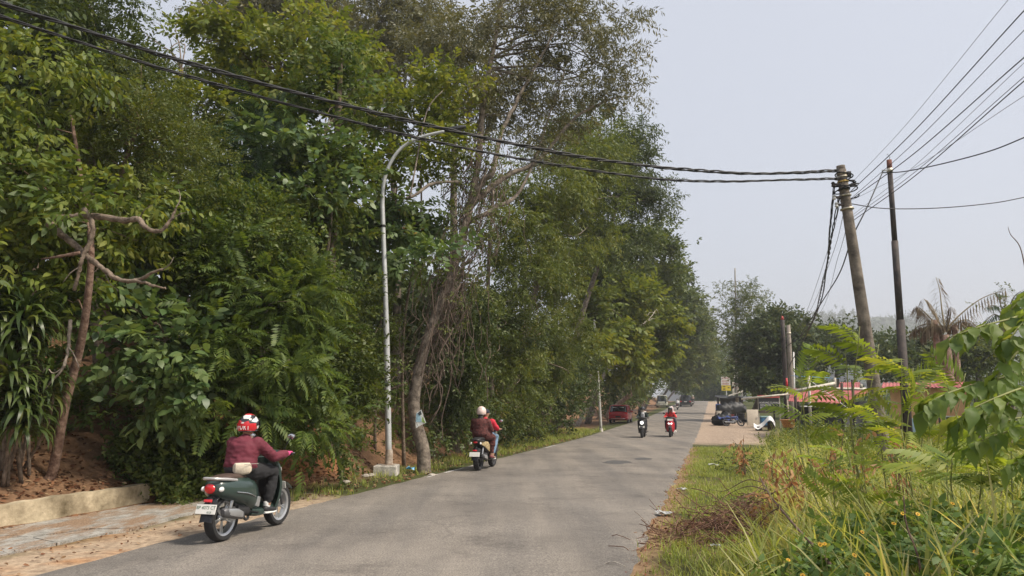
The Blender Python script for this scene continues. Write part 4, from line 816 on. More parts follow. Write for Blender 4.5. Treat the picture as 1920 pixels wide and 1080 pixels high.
# ------------------------------------------------------------------ right foreground: feathery saplings, broad-leaved branches, herbs, grass
SAP = 'feathery saplings in the right verge'
def sapling(label, base, tops, seed, lm='leucf', sc=1.0, n=6):
    rng = np.random.default_rng(seed); root = thing('feathery_sapling', label, 'sapling', base, 0, SAP); stems = []; ps = []; ds = []
    for tp in tops:
        tp = np.asarray(tp); q = spline([base + rng.normal(size=3) * [.06, .06, 0], (base + tp) / 2 + rng.normal(size=3) * .1, tp], 8); stems.append(tube_np(q, np.linspace(.008, .004, len(q)), 5))
        for k in range(n):
            f = .62 + .38 * (k + .5) / n; i = min(len(q) - 1, int(f * (len(q) - 1))); az = k * 2.4 + rng.uniform(-.3, .3); ps.append(q[i]); ds.append([math.cos(az), math.sin(az), .45 + .8 * (f - .5)])
    V, F = join_np(stems); np_obj('stem', V - base, F, mat('green_stem', (.24, .25, .09), .7, .3, 15), root, smooth=True)
    V, F, R = scatter(T_['leuc'], np.array(ps), np.array(ds), sc * rng.uniform(.85, 1.25, len(ps)), .55, None, rng, .4); np_obj('fronds', V - base, F, LM[lm], root, R); return root
sapling('feathery sapling in front of the leaning pole, the tallest', on(1630, 7.4), [P(1612, 612, 7.2), P(1585, 660, 7.3), P(1648, 645, 7.4)], 1, sc=1.0, n=5)
sapling('feathery sapling left of the leaning pole over the red roof', on(1560, 7.9), [P(1535, 655, 7.7), P(1500, 690, 7.9)], 2, sc=.9, n=4)
sapling('feathery sapling right of the leaning pole under the black pole', on(1695, 7.2), [P(1690, 672, 7.0), P(1712, 690, 7.2)], 3, sc=.95, n=5)
sapling('feathery sapling below the dead palm', on(1775, 8.0), [P(1770, 698, 7.8), P(1745, 712, 8.0), P(1810, 700, 8.0)], 4, sc=.95, n=5)
sapling('low feathery sapling in the tall grass below the leaning pole', on(1660, 7.0), [P(1645, 770, 6.8), P(1690, 805, 6.8)], 5, sc=.9, n=5)
sapling('low bright feathery sapling at the right under the broad leaves', on(1800, 6.0), [P(1785, 860, 5.8), P(1835, 850, 6.0)], 6, sc=1.0, n=6)
sapling('feathery sapling at the right edge above the tall grass', on(1900, 6.0), [P(1895, 820, 5.9), P(1930, 790, 6.0)], 7, sc=1.0, n=6)
sapling('small feathery sapling half hidden in the grass, left of the others', on(1590, 7.0), [P(1588, 842, 6.8), P(1562, 862, 6.9)], 8, sc=.8, n=5)
# broad-leaved branches reaching in from the right edge: each branch a part
nb = on(1990, 4.7); np_root = thing('broad_leaf_shrub', 'broad-leaved shrub reaching in from the right edge with big pale-veined leaves', 'shrub', nb)
rng = np.random.default_rng(21); stem_q = spline([nb, nb + [.05, 0, .7], P(2010, 760, 4.6), P(2000, 560, 4.6), P(1985, 470, 4.6)], 6); V, F = tube_np(stem_q, np.linspace(.035, .015, len(stem_q)), 7); np_obj('stem', V - nb, F, MATS['green_stem'], np_root, smooth=True)
def leaf_shape(L_, W_, fold, curl, seed):
    """one near leaf: ovate blade with a drip tip, folded along the midrib, bending down"""
    r = np.random.default_rng(seed); V = []; F = []; prof = [0, .35, .78, 1.0, .95, .72, .38, .12, 0]; k = len(prof)
    for i, w in enumerate(prof):
        f = i / (k - 1); z = -curl * L_ * f * f; V += [(f * L_, w * W_ / 2, z + fold * w * W_ / 2 + .006 * math.sin(i * 2.1)), (f * L_, 0, z), (f * L_, -w * W_ / 2, z + fold * w * W_ / 2 + .006 * math.cos(i * 2.1))]
    for i in range(k - 1):
        for j in (0, 1): a_ = 3 * i + j; F += [(a_, a_ + 1, a_ + 4), (a_, a_ + 4, a_ + 3)]
    return np.array(V), np.array(F, dtype=np.int32)
NL = []
for i in range(4):
    t = Tm(); V, F = leaf_shape(.135 + .010 * i, .066 + .005 * i, .3, .25 + .1 * i, i); t.V = list(V); t.F = list(F); t.L = [0] * len(F); t.n = 1; NL.append(t.done())
def leafy_branch(pts, seed, n=16, sc=1.0, r0=.010):
    n = int(n * 1.3)
    rng = np.random.default_rng(seed); q = spline(pts, 8); tan = norm(np.gradient(q, axis=0)); V0, F0 = tube_np(q, np.linspace(r0, .003, len(q)), 5); br = np_obj('branch', V0 - nb, F0, MATS['green_stem'], np_root, smooth=True)
    ps, ds = [], []
    for k in range(n):
        f = .12 + .88 * k / (n - 1); i = min(len(q) - 1, int(f * (len(q) - 1))); side = np.cross(tan[i], [0, 0, 1]); side /= np.linalg.norm(side) + 1e-6
        for sd in (-1, 1):
            ps.append(q[i] + rng.normal(size=3) * .012); ds.append(side * sd * .85 + tan[i] * .5 + np.array([0, 0, -.05 - .5 * rng.random()]))
    ps.append(q[-1]); ds.append(tan[-1] + [0, 0, -.6])
    V, F, R = scatter(NL, np.array(ps), np.array(ds), sc * rng.uniform(.75, 1.15, len(ps)), .25, None, rng, .55); np_obj('leaves', V - nb, F, LM['plume'], br, R)
leafy_branch([P(1985, 560, 4.6), P(1920, 590, 4.4), P(1840, 612, 4.3), P(1782, 632, 4.3)], 1, 13)
leafy_branch([P(1990, 600, 4.5), P(1930, 640, 4.3), P(1880, 690, 4.2), P(1868, 720, 4.2)], 2, 9)
leafy_branch([P(2000, 690, 4.6), P(1920, 700, 4.4), P(1830, 720, 4.3), P(1760, 745, 4.25), P(1738, 765, 4.25)], 3, 16, 1.05)
leafy_branch([P(2000, 740, 4.5), P(1920, 745, 4.2), P(1850, 765, 4.1), P(1800, 790, 4.05)], 4, 13)
leafy_branch([P(2000, 800, 4.6), P(1930, 800, 4.4), P(1870, 815, 4.3), P(1820, 835, 4.3)], 5, 12)
leafy_branch([P(1990, 500, 4.8), P(1940, 540, 4.7), P(1895, 580, 4.7)], 6, 8, .9)
leafy_branch([P(2000, 650, 4.8), P(1950, 665, 4.9), P(1890, 700, 4.9), P(1830, 725, 4.9)], 7, 11)
leafy_branch([P(2000, 720, 4.3), P(1930, 725, 4.1), P(1870, 745, 4.0), P(1815, 770, 4.0)], 9, 12)
leafy_branch([P(2000, 770, 4.9), P(1940, 780, 4.8), P(1880, 790, 4.8), P(1830, 812, 4.8)], 10, 12)
leafy_branch([P(2000, 560, 4.5), P(1950, 580, 4.3), P(1905, 620, 4.2), P(1890, 650, 4.2)], 11, 9)
leafy_branch([P(2000, 850, 4.7), P(1950, 850, 4.6), P(1900, 870, 4.6)], 8, 8)
# dried saplings with hanging brown leaves
for k, (px, py, Yd, w_, lab) in enumerate(((1445, 850, 14, 22, 'dried sapling with hanging orange-brown leaves nearest the road'), (1500, 880, 11.5, 30, 'dried sapling with hanging brown leaves above the brush pile'), (1545, 835, 12, 26, 'dried sapling with brown leaves in the middle of the tall weeds'), (1580, 850, 10.5, 30, 'dried sapling with brown leaves left of the feathery saplings'), (1440, 930, 10, 26, 'dried sapling leaning over the brush pile with pale brown leaves'), (1495, 900, 9.8, 26, 'dried brown sapling right of the brush pile'), (1660, 830, 8, 30, 'dried brown sapling below the leaning pole'), (1385, 838, 18, 14, 'dried brown twig bush at the far end of the verge'))):
    b = on(px + 6, Yd); c = P(px, py, Yd); rng = np.random.default_rng(200 + k); root = thing('dried_sapling', lab, 'sapling', b, 0, 'dried saplings'); stems = []; ps = []
    for j in range(4):
        tp = c + np.array([rng.normal() * w_ * Yd / FPX * .7, rng.normal() * .15, rng.uniform(-.2, .35)]); q = spline([b, (b + tp) / 2 + rng.normal(size=3) * .06, tp], 6); stems.append(tube_np(q, np.linspace(.010, .004, len(q)), 4)); ps += [q[i] for i in range(5, len(q), 2)]
    V, F = join_np(stems); np_obj('stem', V - b, F, BARK['twig'], root, smooth=True); ps = np.array(ps)
    V, F, R = scatter(T_['dead'], ps, rng.normal(size=(len(ps), 3)) * [1, 1, .3] + [0, 0, -.5], rng.uniform(.6, 1.05, len(ps)), .6, None, rng, .7); np_obj('dead_leaves', V - b, F, LM['dead'], root, R)
# pile of dry brush
bc = on(1385, 10.4); rng = np.random.default_rng(31); bp_ = []
for k in range(820):
    f = rng.normal(size=2) * [.72, .42]; c = bc + np.array([f[0] * .9 + f[1] * .5, f[1] * 1.0 + f[0] * .35, 0]); hmax = .50 * math.exp(-(f[0] / .95) ** 2 - (f[1] / .6) ** 2); c[2] = gz(c[0], c[1]) + rng.random() * hmax + .01; az = rng.uniform(0, 6.28); L2 = rng.uniform(.15, .55)
    d_ = np.array([math.cos(az), math.sin(az), rng.normal() * .35]) * L2; pts = [c, c + d_ * .5 + rng.normal(size=3) * .04, c + d_]
    for p_ in pts: p_[2] = max(p_[2], float(gz(p_[0], p_[1])) + .01)
    bp_.append(tube_np(spline(pts, 2), rng.uniform(.002, .007), 3))
V, F = join_np(bp_); bro = np_obj('brush_pile', V, F, mat('brush_twig', (.13, .062, .04), .9, .4, 12, .5, 40, col2=(.22, .12, .08)), None, smooth=True, origin=bc); tag(bro, 'heap of dry brown twigs on the grass beside the road', 'brush pile')
q = bc + rng.normal(size=(750, 3)) * [.62, .5, 0]; q[:, 2] = gz(q[:, 0], q[:, 1]) + rng.random(750) * .3 * np.exp(-((q[:, 0] - bc[0]) / .8) ** 2 - ((q[:, 1] - bc[1]) / .6) ** 2) + .01
V, F, R = scatter(LT, q, rng.normal(size=(750, 3)), rng.uniform(.35, .9, 750), .8, None, rng, .9); tag(np_obj('dry_leaves', V - bc, F, LM['litter'], bro, R), kind='stuff')
# small heap of cut green twigs farther up
plant('cut_twigs', 'low heap of cut dark green twigs near the sandy yard', 'brush pile', [(on(1392, 19.5) + [0, 0, .12], np.array([.55, .5, .16])), (on(1405, 19) + [.1, 0, .1], np.array([.4, .4, .14]))], 'small', 'mid', 60, 'twig', None, .015, .8, None, 12, 66, base=on(1392, 19.5))
# long dead branch across the weeds
def stick(label, pts, r0, r1, name='dead_branch', m='twig', subs=()):
    q = spline(pts, 6); parts_ = [tube_np(q, np.linspace(r0, r1, len(q)), 6)]
    for s_ in subs: qq = spline(s_, 5); parts_.append(tube_np(qq, np.linspace(r1 * 1.2, r1 * .4, len(qq)), 4))
    V, F = join_np(parts_); return tag(np_obj(name, V, F, BARK[m], None, smooth=True, origin=q[0]), label, 'branch', 'dead branches in the right verge')
stick('long bare dead branch slanting across the weeds to the brush pile', [P(1600, 1110, 4.9), P(1545, 1045, 5.6), P(1490, 985, 6.6), P(1445, 930, 8.0), P(1425, 895, 9.2)], .016, .006, subs=([P(1465, 950, 7.4), P(1440, 965, 7.6), P(1400, 1010, 7.8), P(1370, 1025, 7.9)], [P(1432, 905, 8.8), P(1400, 900, 9.2), P(1360, 920, 9.6), P(1330, 918, 9.8)], [P(1440, 920, 8.3), P(1400, 912, 8.8), P(1350, 935, 9.4)]))
stick('upright dark dry stalk in the yellow-flowered herbs', [P(1735, 1120, 4.6), P(1720, 1040, 4.7), P(1700, 985, 4.8), P(1694, 930, 4.9)], .008, .004)
stick('thin dry stalk right of the dark stalk in the herbs', [P(1742, 1110, 4.9), P(1738, 1030, 5.0), P(1745, 935, 5.1)], .006, .003)
stick('thin bare twig rising at the far right edge of the sky', [P(1930, 560, 14), P(1915, 470, 14), P(1895, 440, 14), P(1890, 425, 14)], .012, .004)
stick('pale stick lying at the edge of the asphalt', [on(1113, 8.35, .03), on(1140, 8.3, .05), on(1165, 8.15, .035)], .008, .004, m='pale')
# cut strap leaves lying in the lower middle
sb = on(1500, 6.2); fl = thing('fallen_frond', 'heap of cut yellow-green strap leaves lying in the grass at the bottom', 'fallen leaves', sb); rng = np.random.default_rng(41)
strapm = {0: mat('strap_leaf_green', (.32, .36, .10), .6, .3, 8, col2=(.42, .42, .14)), 1: mat('strap_leaf_dry', (.42, .26, .13), .8, .3, 8, col2=(.52, .40, .24))}
for k in range(15):
    a0 = P(rng.uniform(1490, 1560), rng.uniform(1000, 1080), 6.2 + rng.normal() * .25); a0[2] = gz(a0[0], a0[1]) + rng.uniform(.12, .35); az = math.radians(rng.uniform(165, 225)); L2 = rng.uniform(.5, .95); g = []
    for i in range(7):
        f = i / 6; c = a0 + np.array([math.cos(az), math.sin(az), 0]) * L2 * f; c[2] = max(float(gz(c[0], c[1])) + .03, a0[2] - .28 * f * f + .05 * math.sin(f * 3)); sd = np.array([-math.sin(az), math.cos(az), .2]) * .038 * math.sin(math.pi * (.15 + .83 * f)); g.append([c - sd, c + [0, 0, -.008], c + sd])
    o = G().sheet(np.array(g), .003).build('strap_leaf', strapm[0 if k % 3 else 1], fl); o.data.transform(Matrix.Translation(-Vector(sb)))
# yellow-flowered herbs: ground cover, single flowers are things
rng = np.random.default_rng(51)
q = ground_scatter(5600, -5.5, 2.5, 3.7, 8.5, rng, lambda s_, t_, q: (q[:, 1] > 3.2) & (q[:, 1] < 6.5 + .5 * wob(q[:, 0], q[:, 1], 1.5, 2)) & (wob(q[:, 0], q[:, 1], .7, 3) + np.clip((q[:, 0] - 1.6) * .6, -1, 1) > -.1) & (q[:, 0] / q[:, 1] > .33))
hh = (.14 + .28 * rng.random(len(q))) * (1 + .25 * wob(q[:, 0], q[:, 1], 1.1)); q[:, 2] += hh
V, F, R = scatter(T_['herb'], q, rng.normal(size=(len(q), 3)) * [1, 1, .4] + [0, 0, .45], rng.uniform(.75, 1.25, len(q)), .4, None, rng, .6); tag(np_obj('herbs', V, F, LM['herb'], None, R), 'dense low herbs with small toothed leaves at the lower right', 'herbs', kind='stuff')
petal = mat('yellow_petal', (.75, .42, .02), .6, .15, 20); fc = mat('flower_centre', (.35, .18, .02), .8, .2, 30)
pg = G(); 
for k in range(10):
    a_ = k * .628; d_ = np.array([math.cos(a_), math.sin(a_), .12]); s_ = np.array([-math.sin(a_), math.cos(a_), 0]); pg.add([d_ * .006, d_ * .016 + s_ * .005, d_ * .026, d_ * .016 - s_ * .005, d_ * .006 - [0, 0, .001], d_ * .016 + s_ * .005 - [0, 0, .001], d_ * .026 - [0, 0, .001], d_ * .016 - s_ * .005 - [0, 0, .001]], [(0, 1, 2, 3), (4, 7, 6, 5), (0, 4, 5, 1), (1, 5, 6, 2), (2, 6, 7, 3), (3, 7, 4, 0)])
pme = pg.build('petals', petal).data; cme = G().ball((0, 0, .004), (.008, .008, .005), 8, 5).build('disc', fc).data
for o in [o for o in COL.objects if o.name in ('petals', 'disc')]: bpy.data.objects.remove(o)
flab = {0: 'topmost yellow flower in the herbs, beside the dry stalk'}
FL = [(1693, 963, 5.4, 'yellow flower beside the upright dark dry stalk'), (1721, 964, 5.4, 'yellow flower just right of the dark dry stalk'), (1676, 982, 5.2, 'small orange-yellow flower left of the dark dry stalk'), (1617, 998, 5.2, 'small yellow flower above the largest one'), (1602, 1041, 4.9, 'largest open yellow flower facing the camera'), (1538, 1021, 5.2, 'left one of two neighbouring yellow flowers near the cut strap leaves'), (1546, 1020, 5.2, 'right one of two neighbouring yellow flowers near the cut strap leaves'), (1478, 1050, 5.4, 'yellow flower on the cut strap leaves'), (1505, 1079, 4.8, 'yellow flower at the bottom edge, leftmost'), (1627, 1078, 4.7, 'yellow flower at the bottom edge below the largest one'), (1829, 1035, 4.6, 'orange-yellow flower at the right by the withered leaves'), (1786, 944, 5.6, 'yellow flower highest on the right among grass blades')]
for px, py, Yd, lab in FL:
    c = P(px, py, Yd); b = np.array([c[0], c[1] + .05, float(gz(c[0], c[1]))]); root = thing('flower', lab, 'flower', b, 0, 'yellow flowers in the herbs')
    V, F = tube_np(spline([b, (b + c) / 2 + [.02, 0, 0], c], 4), .0022, 4); np_obj('stalk', V - b, F, MATS['green_stem'], root)
    for nm, me in (('petals', pme), ('disc', cme)):
        o = bpy.data.objects.new(nm, me); COL.objects.link(o); o.parent = root; o.location = tuple(c - b); o.rotation_euler = (random.uniform(.4, 1.1), random.uniform(-.4, .4), 0); o.scale = (.7,) * 3
# withered straps at the lower right corner
q = ground_scatter(26, -5.2, -3.6, 5.4, 6.6, rng); V, F, R = scatter(T_['sword'], q + [0, 0, .3], np.tile([1.0, 0, 0], (len(q), 1)), .55, .6, None, rng, .8); tag(np_obj('withered_leaves', V, F, LM['deadpalm'], None, R), 'withered brown and yellow strap leaves in the lower right corner', 'leaves', kind='stuff')
# tall grass and weeds
rng = np.random.default_rng(61)
TG = [tuft(7, .80, .026, 10 + i, 1.05, 4) for i in range(6)]; TM = [tuft(6, .42, .019, 20 + i, .9, 3) for i in range(4)]; TS = [tuft(7, .10, .010, 30 + i, .9, 2) for i in range(4)]
def weeds(n, s0, s1, t0, t1, tms, sc, keep, nm, lab, lm='grass', h=0):
    q = ground_scatter(n, s0, s1, t0, t1, rng, keep); V, F, R = scatter(tms, q, np.tile([1.0, 0, 0], (len(q), 1)) + rng.normal(size=(len(q), 3)) * [1, 1, 0], rng.uniform(sc[0], sc[1], len(q)), .14, None, rng, .55); return tag(np_obj(nm, V, F, LM[lm], None, R), lab, 'grass', kind='stuff')
edge_t = lambda s_: np.interp(s_, [-6, -2, 2, 6, 12, 20, 24], [3.5, 3.9, 4.6, 5.0, 5.2, 5.4, 6.5])
kp = lambda s_, t_, q: (t_ > edge_t(s_)) & (q[:, 1] > 4.0) & (rng.random(len(s_)) < np.clip(.6 + .6 * wob(q[:, 0], q[:, 1], .8, 5), .15, 1)) & (rng.random(len(s_)) < np.where((q[:, 1] < 5.9) & (q[:, 0] > 1.0), .22, 1))
weeds(4600, -5, 5, 3.6, 9.5, TG, (.6, 1.25), kp, 'tall_grass', 'tall arching grass at the right near the camera')
weeds(3200, 4, 15, 4.4, 12, TG, (.65, 1.3), kp, 'tall_grass', 'tall arching grass and weeds on the right')
weeds(1500, 15, 32, 5, 14, TG, (.6, 1.15), kp, 'tall_grass', 'tall grass before the yard')
weeds(4200, -4.5, 10, 3.3, 10, TM, (.6, 1.3), lambda s_, t_, q: (t_ > edge_t(s_) - .5) & (q[:, 1] > 4.0) & (rng.random(len(s_)) < np.where((q[:, 1] < 6.3) & (q[:, 0] > 1.6), .25, 1)), 'grass', 'knee-high grass between the weeds')
weeds(2400, 10, 30, 3.6, 12, TM, (.6, 1.3), lambda s_, t_, q: (t_ > edge_t(s_) - .5), 'grass', 'knee-high grass farther along the verge')
weeds(14000, -2.5, 24, 2.95, 7.5, TS, (.7, 1.6), lambda s_, t_, q: (rng.random(len(s_)) < np.clip(.5 + .55 * wob(q[:, 0], q[:, 1], 1.0, 7), .12, 1) * np.where(t_ < 3.2, .35, 1)) & (t_ < edge_t(s_) + .6), 'verge_turf', 'short trodden turf beside the asphalt', 'turf')
weeds(420, -1.6, 6, 3.1, 4.6, TM, (.3, .6), lambda s_, t_, q: wob(q[:, 0], q[:, 1], 1.7, 2) > .25, 'grass', 'tussocks at the road edge', 'turf')
q = ground_scatter(1500, -2, 26, 5.0, 12, rng, lambda s_, t_, q: (t_ > edge_t(s_)) & (wob(q[:, 0], q[:, 1], .6, 9) > -.1)); q = np.repeat(q, 4, 0); q[:, :2] += rng.normal(size=(len(q), 2)) * .18; q[:, 2] += rng.random(len(q)) * .75
V, F, R = scatter(T_['small'], q, rng.normal(size=(len(q), 3)) + [0, 0, .6], rng.uniform(.5, 1.0, len(q)), .5, None, rng, .6); tag(np_obj('weeds', V, F, LM['yellow'], None, R), 'leafy weeds mixed into the tall grass', 'weeds', kind='stuff')
for (px, Yd, rw, rh, lab) in ((1545, 26, 45, 22, 'leafy weed bush in front of the red roof'), (1500, 30, 30, 18, 'leafy weed bush behind the orange basket'), (1620, 22, 35, 30, 'leafy bush at the foot of the leaning pole'), (1860, 10, 60, 40, 'leafy bush behind the feathery sapling at the right edge'), (1700, 14, 45, 30, 'leafy bush in front of the orange house'), (1590, 17, 40, 26, 'leafy weed bush left of the pole foot')):
    c = on(px, Yd); k = Yd / FPX
    plant('weed_bush', lab, 'shrub', [(c + [0, 0, rh * k * .9], np.array([rw * k, .6, rh * k])), (c + [rw * k * .5, .2, rh * k * 1.3], np.array([rw * k * .6, .5, rh * k * .7]))], 'small', 'yellow' if px % 20 else 'mid', 34, 'twig', None, .03, .9 if Yd < 20 else 1.3, 'weed bushes', 10, int(px), clump=12, cr=.3, base=c)
litter(3600, -3.2, 18, 2.72, 3.9, rng, 'redlitter', (.18, .5), lambda s_, t_, q: rng.random(len(s_)) < np.exp(-((t_ - 2.98 - .08 * np.sin(s_ * 2.1)) / .16) ** 2) + .03, 'small reddish fallen leaves along the right edge of the asphalt')
litter(700, -3.2, -1.2, 2.6, 5.0, rng, 'litter', (.4, .9), None, 'brown leaves on the ground at the bottom edge')
litter(150, -2, 12, -2.2, 2.8, rng, 'redlitter', (.12, .3), lambda s_, t_, q: rng.random(len(s_)) < np.clip((t_ - .5) / 2.3, .02, 1), 'specks of dry leaf on the asphalt')
# paper and plastic litter
white = mat('thin_plastic', (.42, .43, .42), .5, .2, 30)
for k, (px, Yd, sz, lab) in enumerate(((1240, 11.9, .13, 'crumpled translucent plastic bag at the asphalt edge'), (1274, 15.3, .09, 'small crushed white wrapper on the turf'), (1467, 12.6, .12, 'pale crumpled paper among the dried saplings'), (1332, 9.3, .05, 'tiny white wrapper below the brush pile'), (1333, 21.5, .15, 'white scrap on the grass near the sandy yard'))):
    r = random.Random(k); c = on(px, Yd, .04); g = [[(c[0] + sz * (i - 2) * .5 + r.uniform(-.02, .02), c[1] + sz * .35 * (j - 2) + r.uniform(-.02, .02), c[2] + r.uniform(-.02, .05) * sz / .15) for j in range(5)] for i in range(5)]
    tag(G().sheet(np.array(g), .003).build('plastic_litter', white, None, smooth=False), lab, 'litter', 'bits of litter on the verges')
c = on(772, 19.0, .1); g = [[(c[0] + .07 * (i - 1.5) + .02 * math.sin(j * 3 + i), c[1] + .05 * (j - 1.5), c[2] + .05 * math.sin(i * 1.7) * math.cos(j * 2) + .03) for j in range(4)] for i in range(4)]
tag(G().sheet(np.array(g), .004).build('plastic_bag', mat('blue_plastic', (.10, .36, .62), .4, .15, 20), None, smooth=False), 'crumpled blue plastic bag at the foot of the vine-wrapped tree', 'litter')
stones_m = mat('rubble_stone', (.42, .38, .33), .9, .3, 6, .6, 25)
for k, (px, Yd) in enumerate(((700, 18.2), (812, 18.2), (905, 18.9), (838, 17.7), (690, 17.9), (655, 16.6))):
    r = random.Random(k + 5); c = on(px, Yd, .03); g = G().ball((0, 0, 0), (.08 + .05 * r.random(), .06, .045), 7, 5); g.v = [(x * r.uniform(.8, 1.2), y * r.uniform(.8, 1.2), z * r.uniform(.8, 1.2)) for x, y, z in g.v]
    tag(g.build('stone', stones_m, None, False, loc=c), ['pale stone left of the lamp footing', 'pale stone right of the vine-wrapped trunk', 'flat stone behind the two-up scooter', 'pale stone between lamp and trunk at the road edge', 'small stone below the red bank', 'small stone on the verge left of the lamp'][k], 'stone', 'stones on the left verge')
# ------------------------------------------------------------------ street lamp at the left
galv = mat('galvanised_steel', (.46, .47, .47), .5, .10, 3, .1, 30, metal=.25, col2=(.54, .55, .55))
rusty = mat('rusty_steel', (.30, .22, .16), .8, .3, 10, .3, 30, metal=.2, col2=(.42, .36, .30))
dark = mat('dark_plastic', (.018, .019, .021), .55, .2, 10); blackm = mat('black_rubber', (.014, .014, .015), .8, .25, 20, .3, 60)
Yl = 18.5; lb = on(728, Yl); lamp = thing('street_lamp', 'grey galvanised street lamp with a curved arm over the road, on a concrete footing', 'street lamp', lb)
G().box((0, 0, .12), (.56, .56, .26), None, .025).build('footing', mat('footing_concrete', (.38, .36, .32), .92, .35, 5, .7, 30, col2=(.5, .47, .42)), lamp, smooth=False)
lp = [P(729, 868, Yl), P(724, 600, Yl), P(718, 420, Yl), P(717, 370, Yl), P(721, 335, Yl), P(735, 300, Yl), P(757, 274, Yl), P(790, 257, Yl), P(834, 246, Yl)]
q = spline(lp, 8) - lb; rr = np.interp(np.linspace(0, 1, len(q)), [0, .12, .13, .38, .39, 1], [.078, .074, .062, .058, .050, .040])
V, F = tube_np(q, rr, 14); np_obj('pole', V, F, galv, lamp, smooth=True)
G().lathe([(.105, .25), (.10, .30), (.092, .55), (.085, .62)], (q[0][0], q[0][1], 0), 'z', 14).build('base_sleeve', rusty, lamp)
G().box((q[0][0], q[0][1], .262), (.30, .30, .018), None, .003).build('base_plate', rusty, lamp, smooth=False)
hd = P(850, 242, Yl) - lb; hr = Matrix.Rotation(-math.radians(11), 3, 'Y')
g = G(); g.loft([(-.24, 0, 0, .03, .03), (-.16, 0, 0, .09, .05), (.0, 0, -.01, .12, .065), (.2, 0, -.01, .12, .055), (.34, 0, 0, .06, .025)], 14, 'x', 3); g.v = [tuple(hr @ Vector(v) + Vector(hd)) for v in g.v]
head = g.build('lamp_head', mat('lamp_housing', (.035, .036, .038), .45, .15, 8), lamp)
g = G().box((.04, 0, -.05), (.28, .14, .012)); g.v = [tuple(hr @ Vector(v) + Vector(hd)) for v in g.v]; g.build('lens', glass_mat('lamp_lens', (.25, .25, .24)), head)
for py in (424, 722): 
    c = P(np.interp(py, [420, 868], [718, 729]), py, Yl) - lb; G().lathe([(.072 if py < 500 else .085, -.03), (.078 if py < 500 else .09, 0), (.072 if py < 500 else .085, .03)], c, 'z', 12).build('strap', blackm, lamp)
cq = [];
for i, py in enumerate(np.linspace(560, 735, 24)): c = P(np.interp(py, [420, 868], [718, 729]), py, Yl) - lb; cq.append(c + np.array([.08 * math.cos(i * .55), .08 * math.sin(i * .55), 0]))
V, F = tube_np(spline(cq, 2), .008, 5); np_obj('wire', V, F, blackm, lamp, smooth=True)
# far slim pole on the left verge
Y2 = 47; b2 = on(1126, Y2); sp_ = thing('slim_pole', 'thin pale pole on the left verge beside the dark bush', 'pole', b2); V, F = tube_np(spline([b2 - [0, 0, .1], P(1122, 720, Y2), P(1117, 650, Y2), P(1114, 600, Y2)], 6), np.linspace(.09, .06, 19), 10); np_obj('shaft', V - b2, F, mat('pale_pole', (.42, .41, .38), .7, .25, 5), sp_, smooth=True); G().lathe([(.13, -.1), (.13, .15), (.10, .2)], (0, 0, 0), 'z', 10).build('footing', MATS['footing_concrete'], sp_)
# poster on the vine-wrapped trunk
Yq = 19.3 - .27; po = P(790, 772, Yq); ps_ = thing('poster', 'torn white and blue paper poster tied to the leaning trunk', 'poster', po)
def flat_poly(pts, th, name, m, parent, dy=0.0):
    pts = [np.asarray(P(a_, b_, Yq)) + [0, dy, 0] - po for a_, b_ in pts]; k = len(pts); V = pts + [p_ + [0, th, 0] for p_ in pts]; return G().add(V, [tuple(range(k)), tuple(range(2 * k - 1, k - 1, -1))] + [(i, i + k, (i + 1) % k + k, (i + 1) % k) for i in range(k)]).build(name, m, parent, smooth=False)
flat_poly([(781, 774), (790, 768), (799, 793), (789, 797), (780, 803), (779, 792)], .006, 'sheet', mat('poster_paper', (.70, .72, .70), .7, .15, 20), ps_)
flat_poly([(780.5, 776), (787, 773), (790, 791), (780, 791)], .004, 'blue_panel', mat('poster_blue', (.35, .55, .66), .7, .2, 12), ps_, -.006)
flat_poly([(783, 775), (789, 770), (791, 777), (786, 779)], .003, 'dark_motif', mat('poster_dark', (.06, .08, .09), .7, .3, 30), ps_, -.012)
flat_poly([(792, 781), (798, 793), (791, 791)], .004, 'green_motif', mat('poster_green', (.28, .45, .12), .7, .3, 20), ps_, -.007)

# ------------------------------------------------------------------ leaning concrete pole and the black pole
concp = mat('pole_concrete', (.11, .09, .072), .95, .5, 3.2, .8, 25, col2=(.19, .16, .13)); steel_band = mat('steel_band', (.55, .50, .40), .45, .25, 8, metal=.6); iron = mat('tarred_pole', (.03, .027, .026), .75, .4, 5, .3, 20, col2=(.055, .04, .035)); porc = mat('porcelain', (.55, .55, .54), .3, .1)
YA = 16.5; pa = on(1655, YA); top = P(1577, 318, YA); pole = thing('leaning_pole', 'leaning weathered concrete utility pole tangled with cables', 'utility pole', pa)
def at_pole(py): f = (P(1600, py, YA)[2] - pa[2]) / (top[2] - pa[2]); return pa + (top - pa) * f
q = np.linspace(pa - (top - pa) * .02, top, 14); V, F = tube_np(q - pa, np.linspace(.155, .105, 14), 16); np_obj('shaft', V, F, concp, pole, smooth=True)
ax = norm(top - pa)
def ring(c, r, h, name, m): q = np.array([c - ax * h / 2, c + ax * h / 2]) - pa; V, F = tube_np(q, r, 16); return np_obj(name, V, F, m, pole, smooth=True)
ring(top + ax * .03, .095, .12, 'cap', concp)
for py, m_ in ((332, steel_band), (341, mat('brass_band', (.55, .38, .12), .45, .2, 8, metal=.5)), (367, steel_band), (392, steel_band), (355, blackm), (326, steel_band)): ring(at_pole(py),   .118 + .0005 * (py - 330), .035, 'band', m_)
def rel_box(c, d, name, m, rot=None): return G().box(np.asarray(c) - pa, d, rot, min(d) * .2).build(name, m, pole)
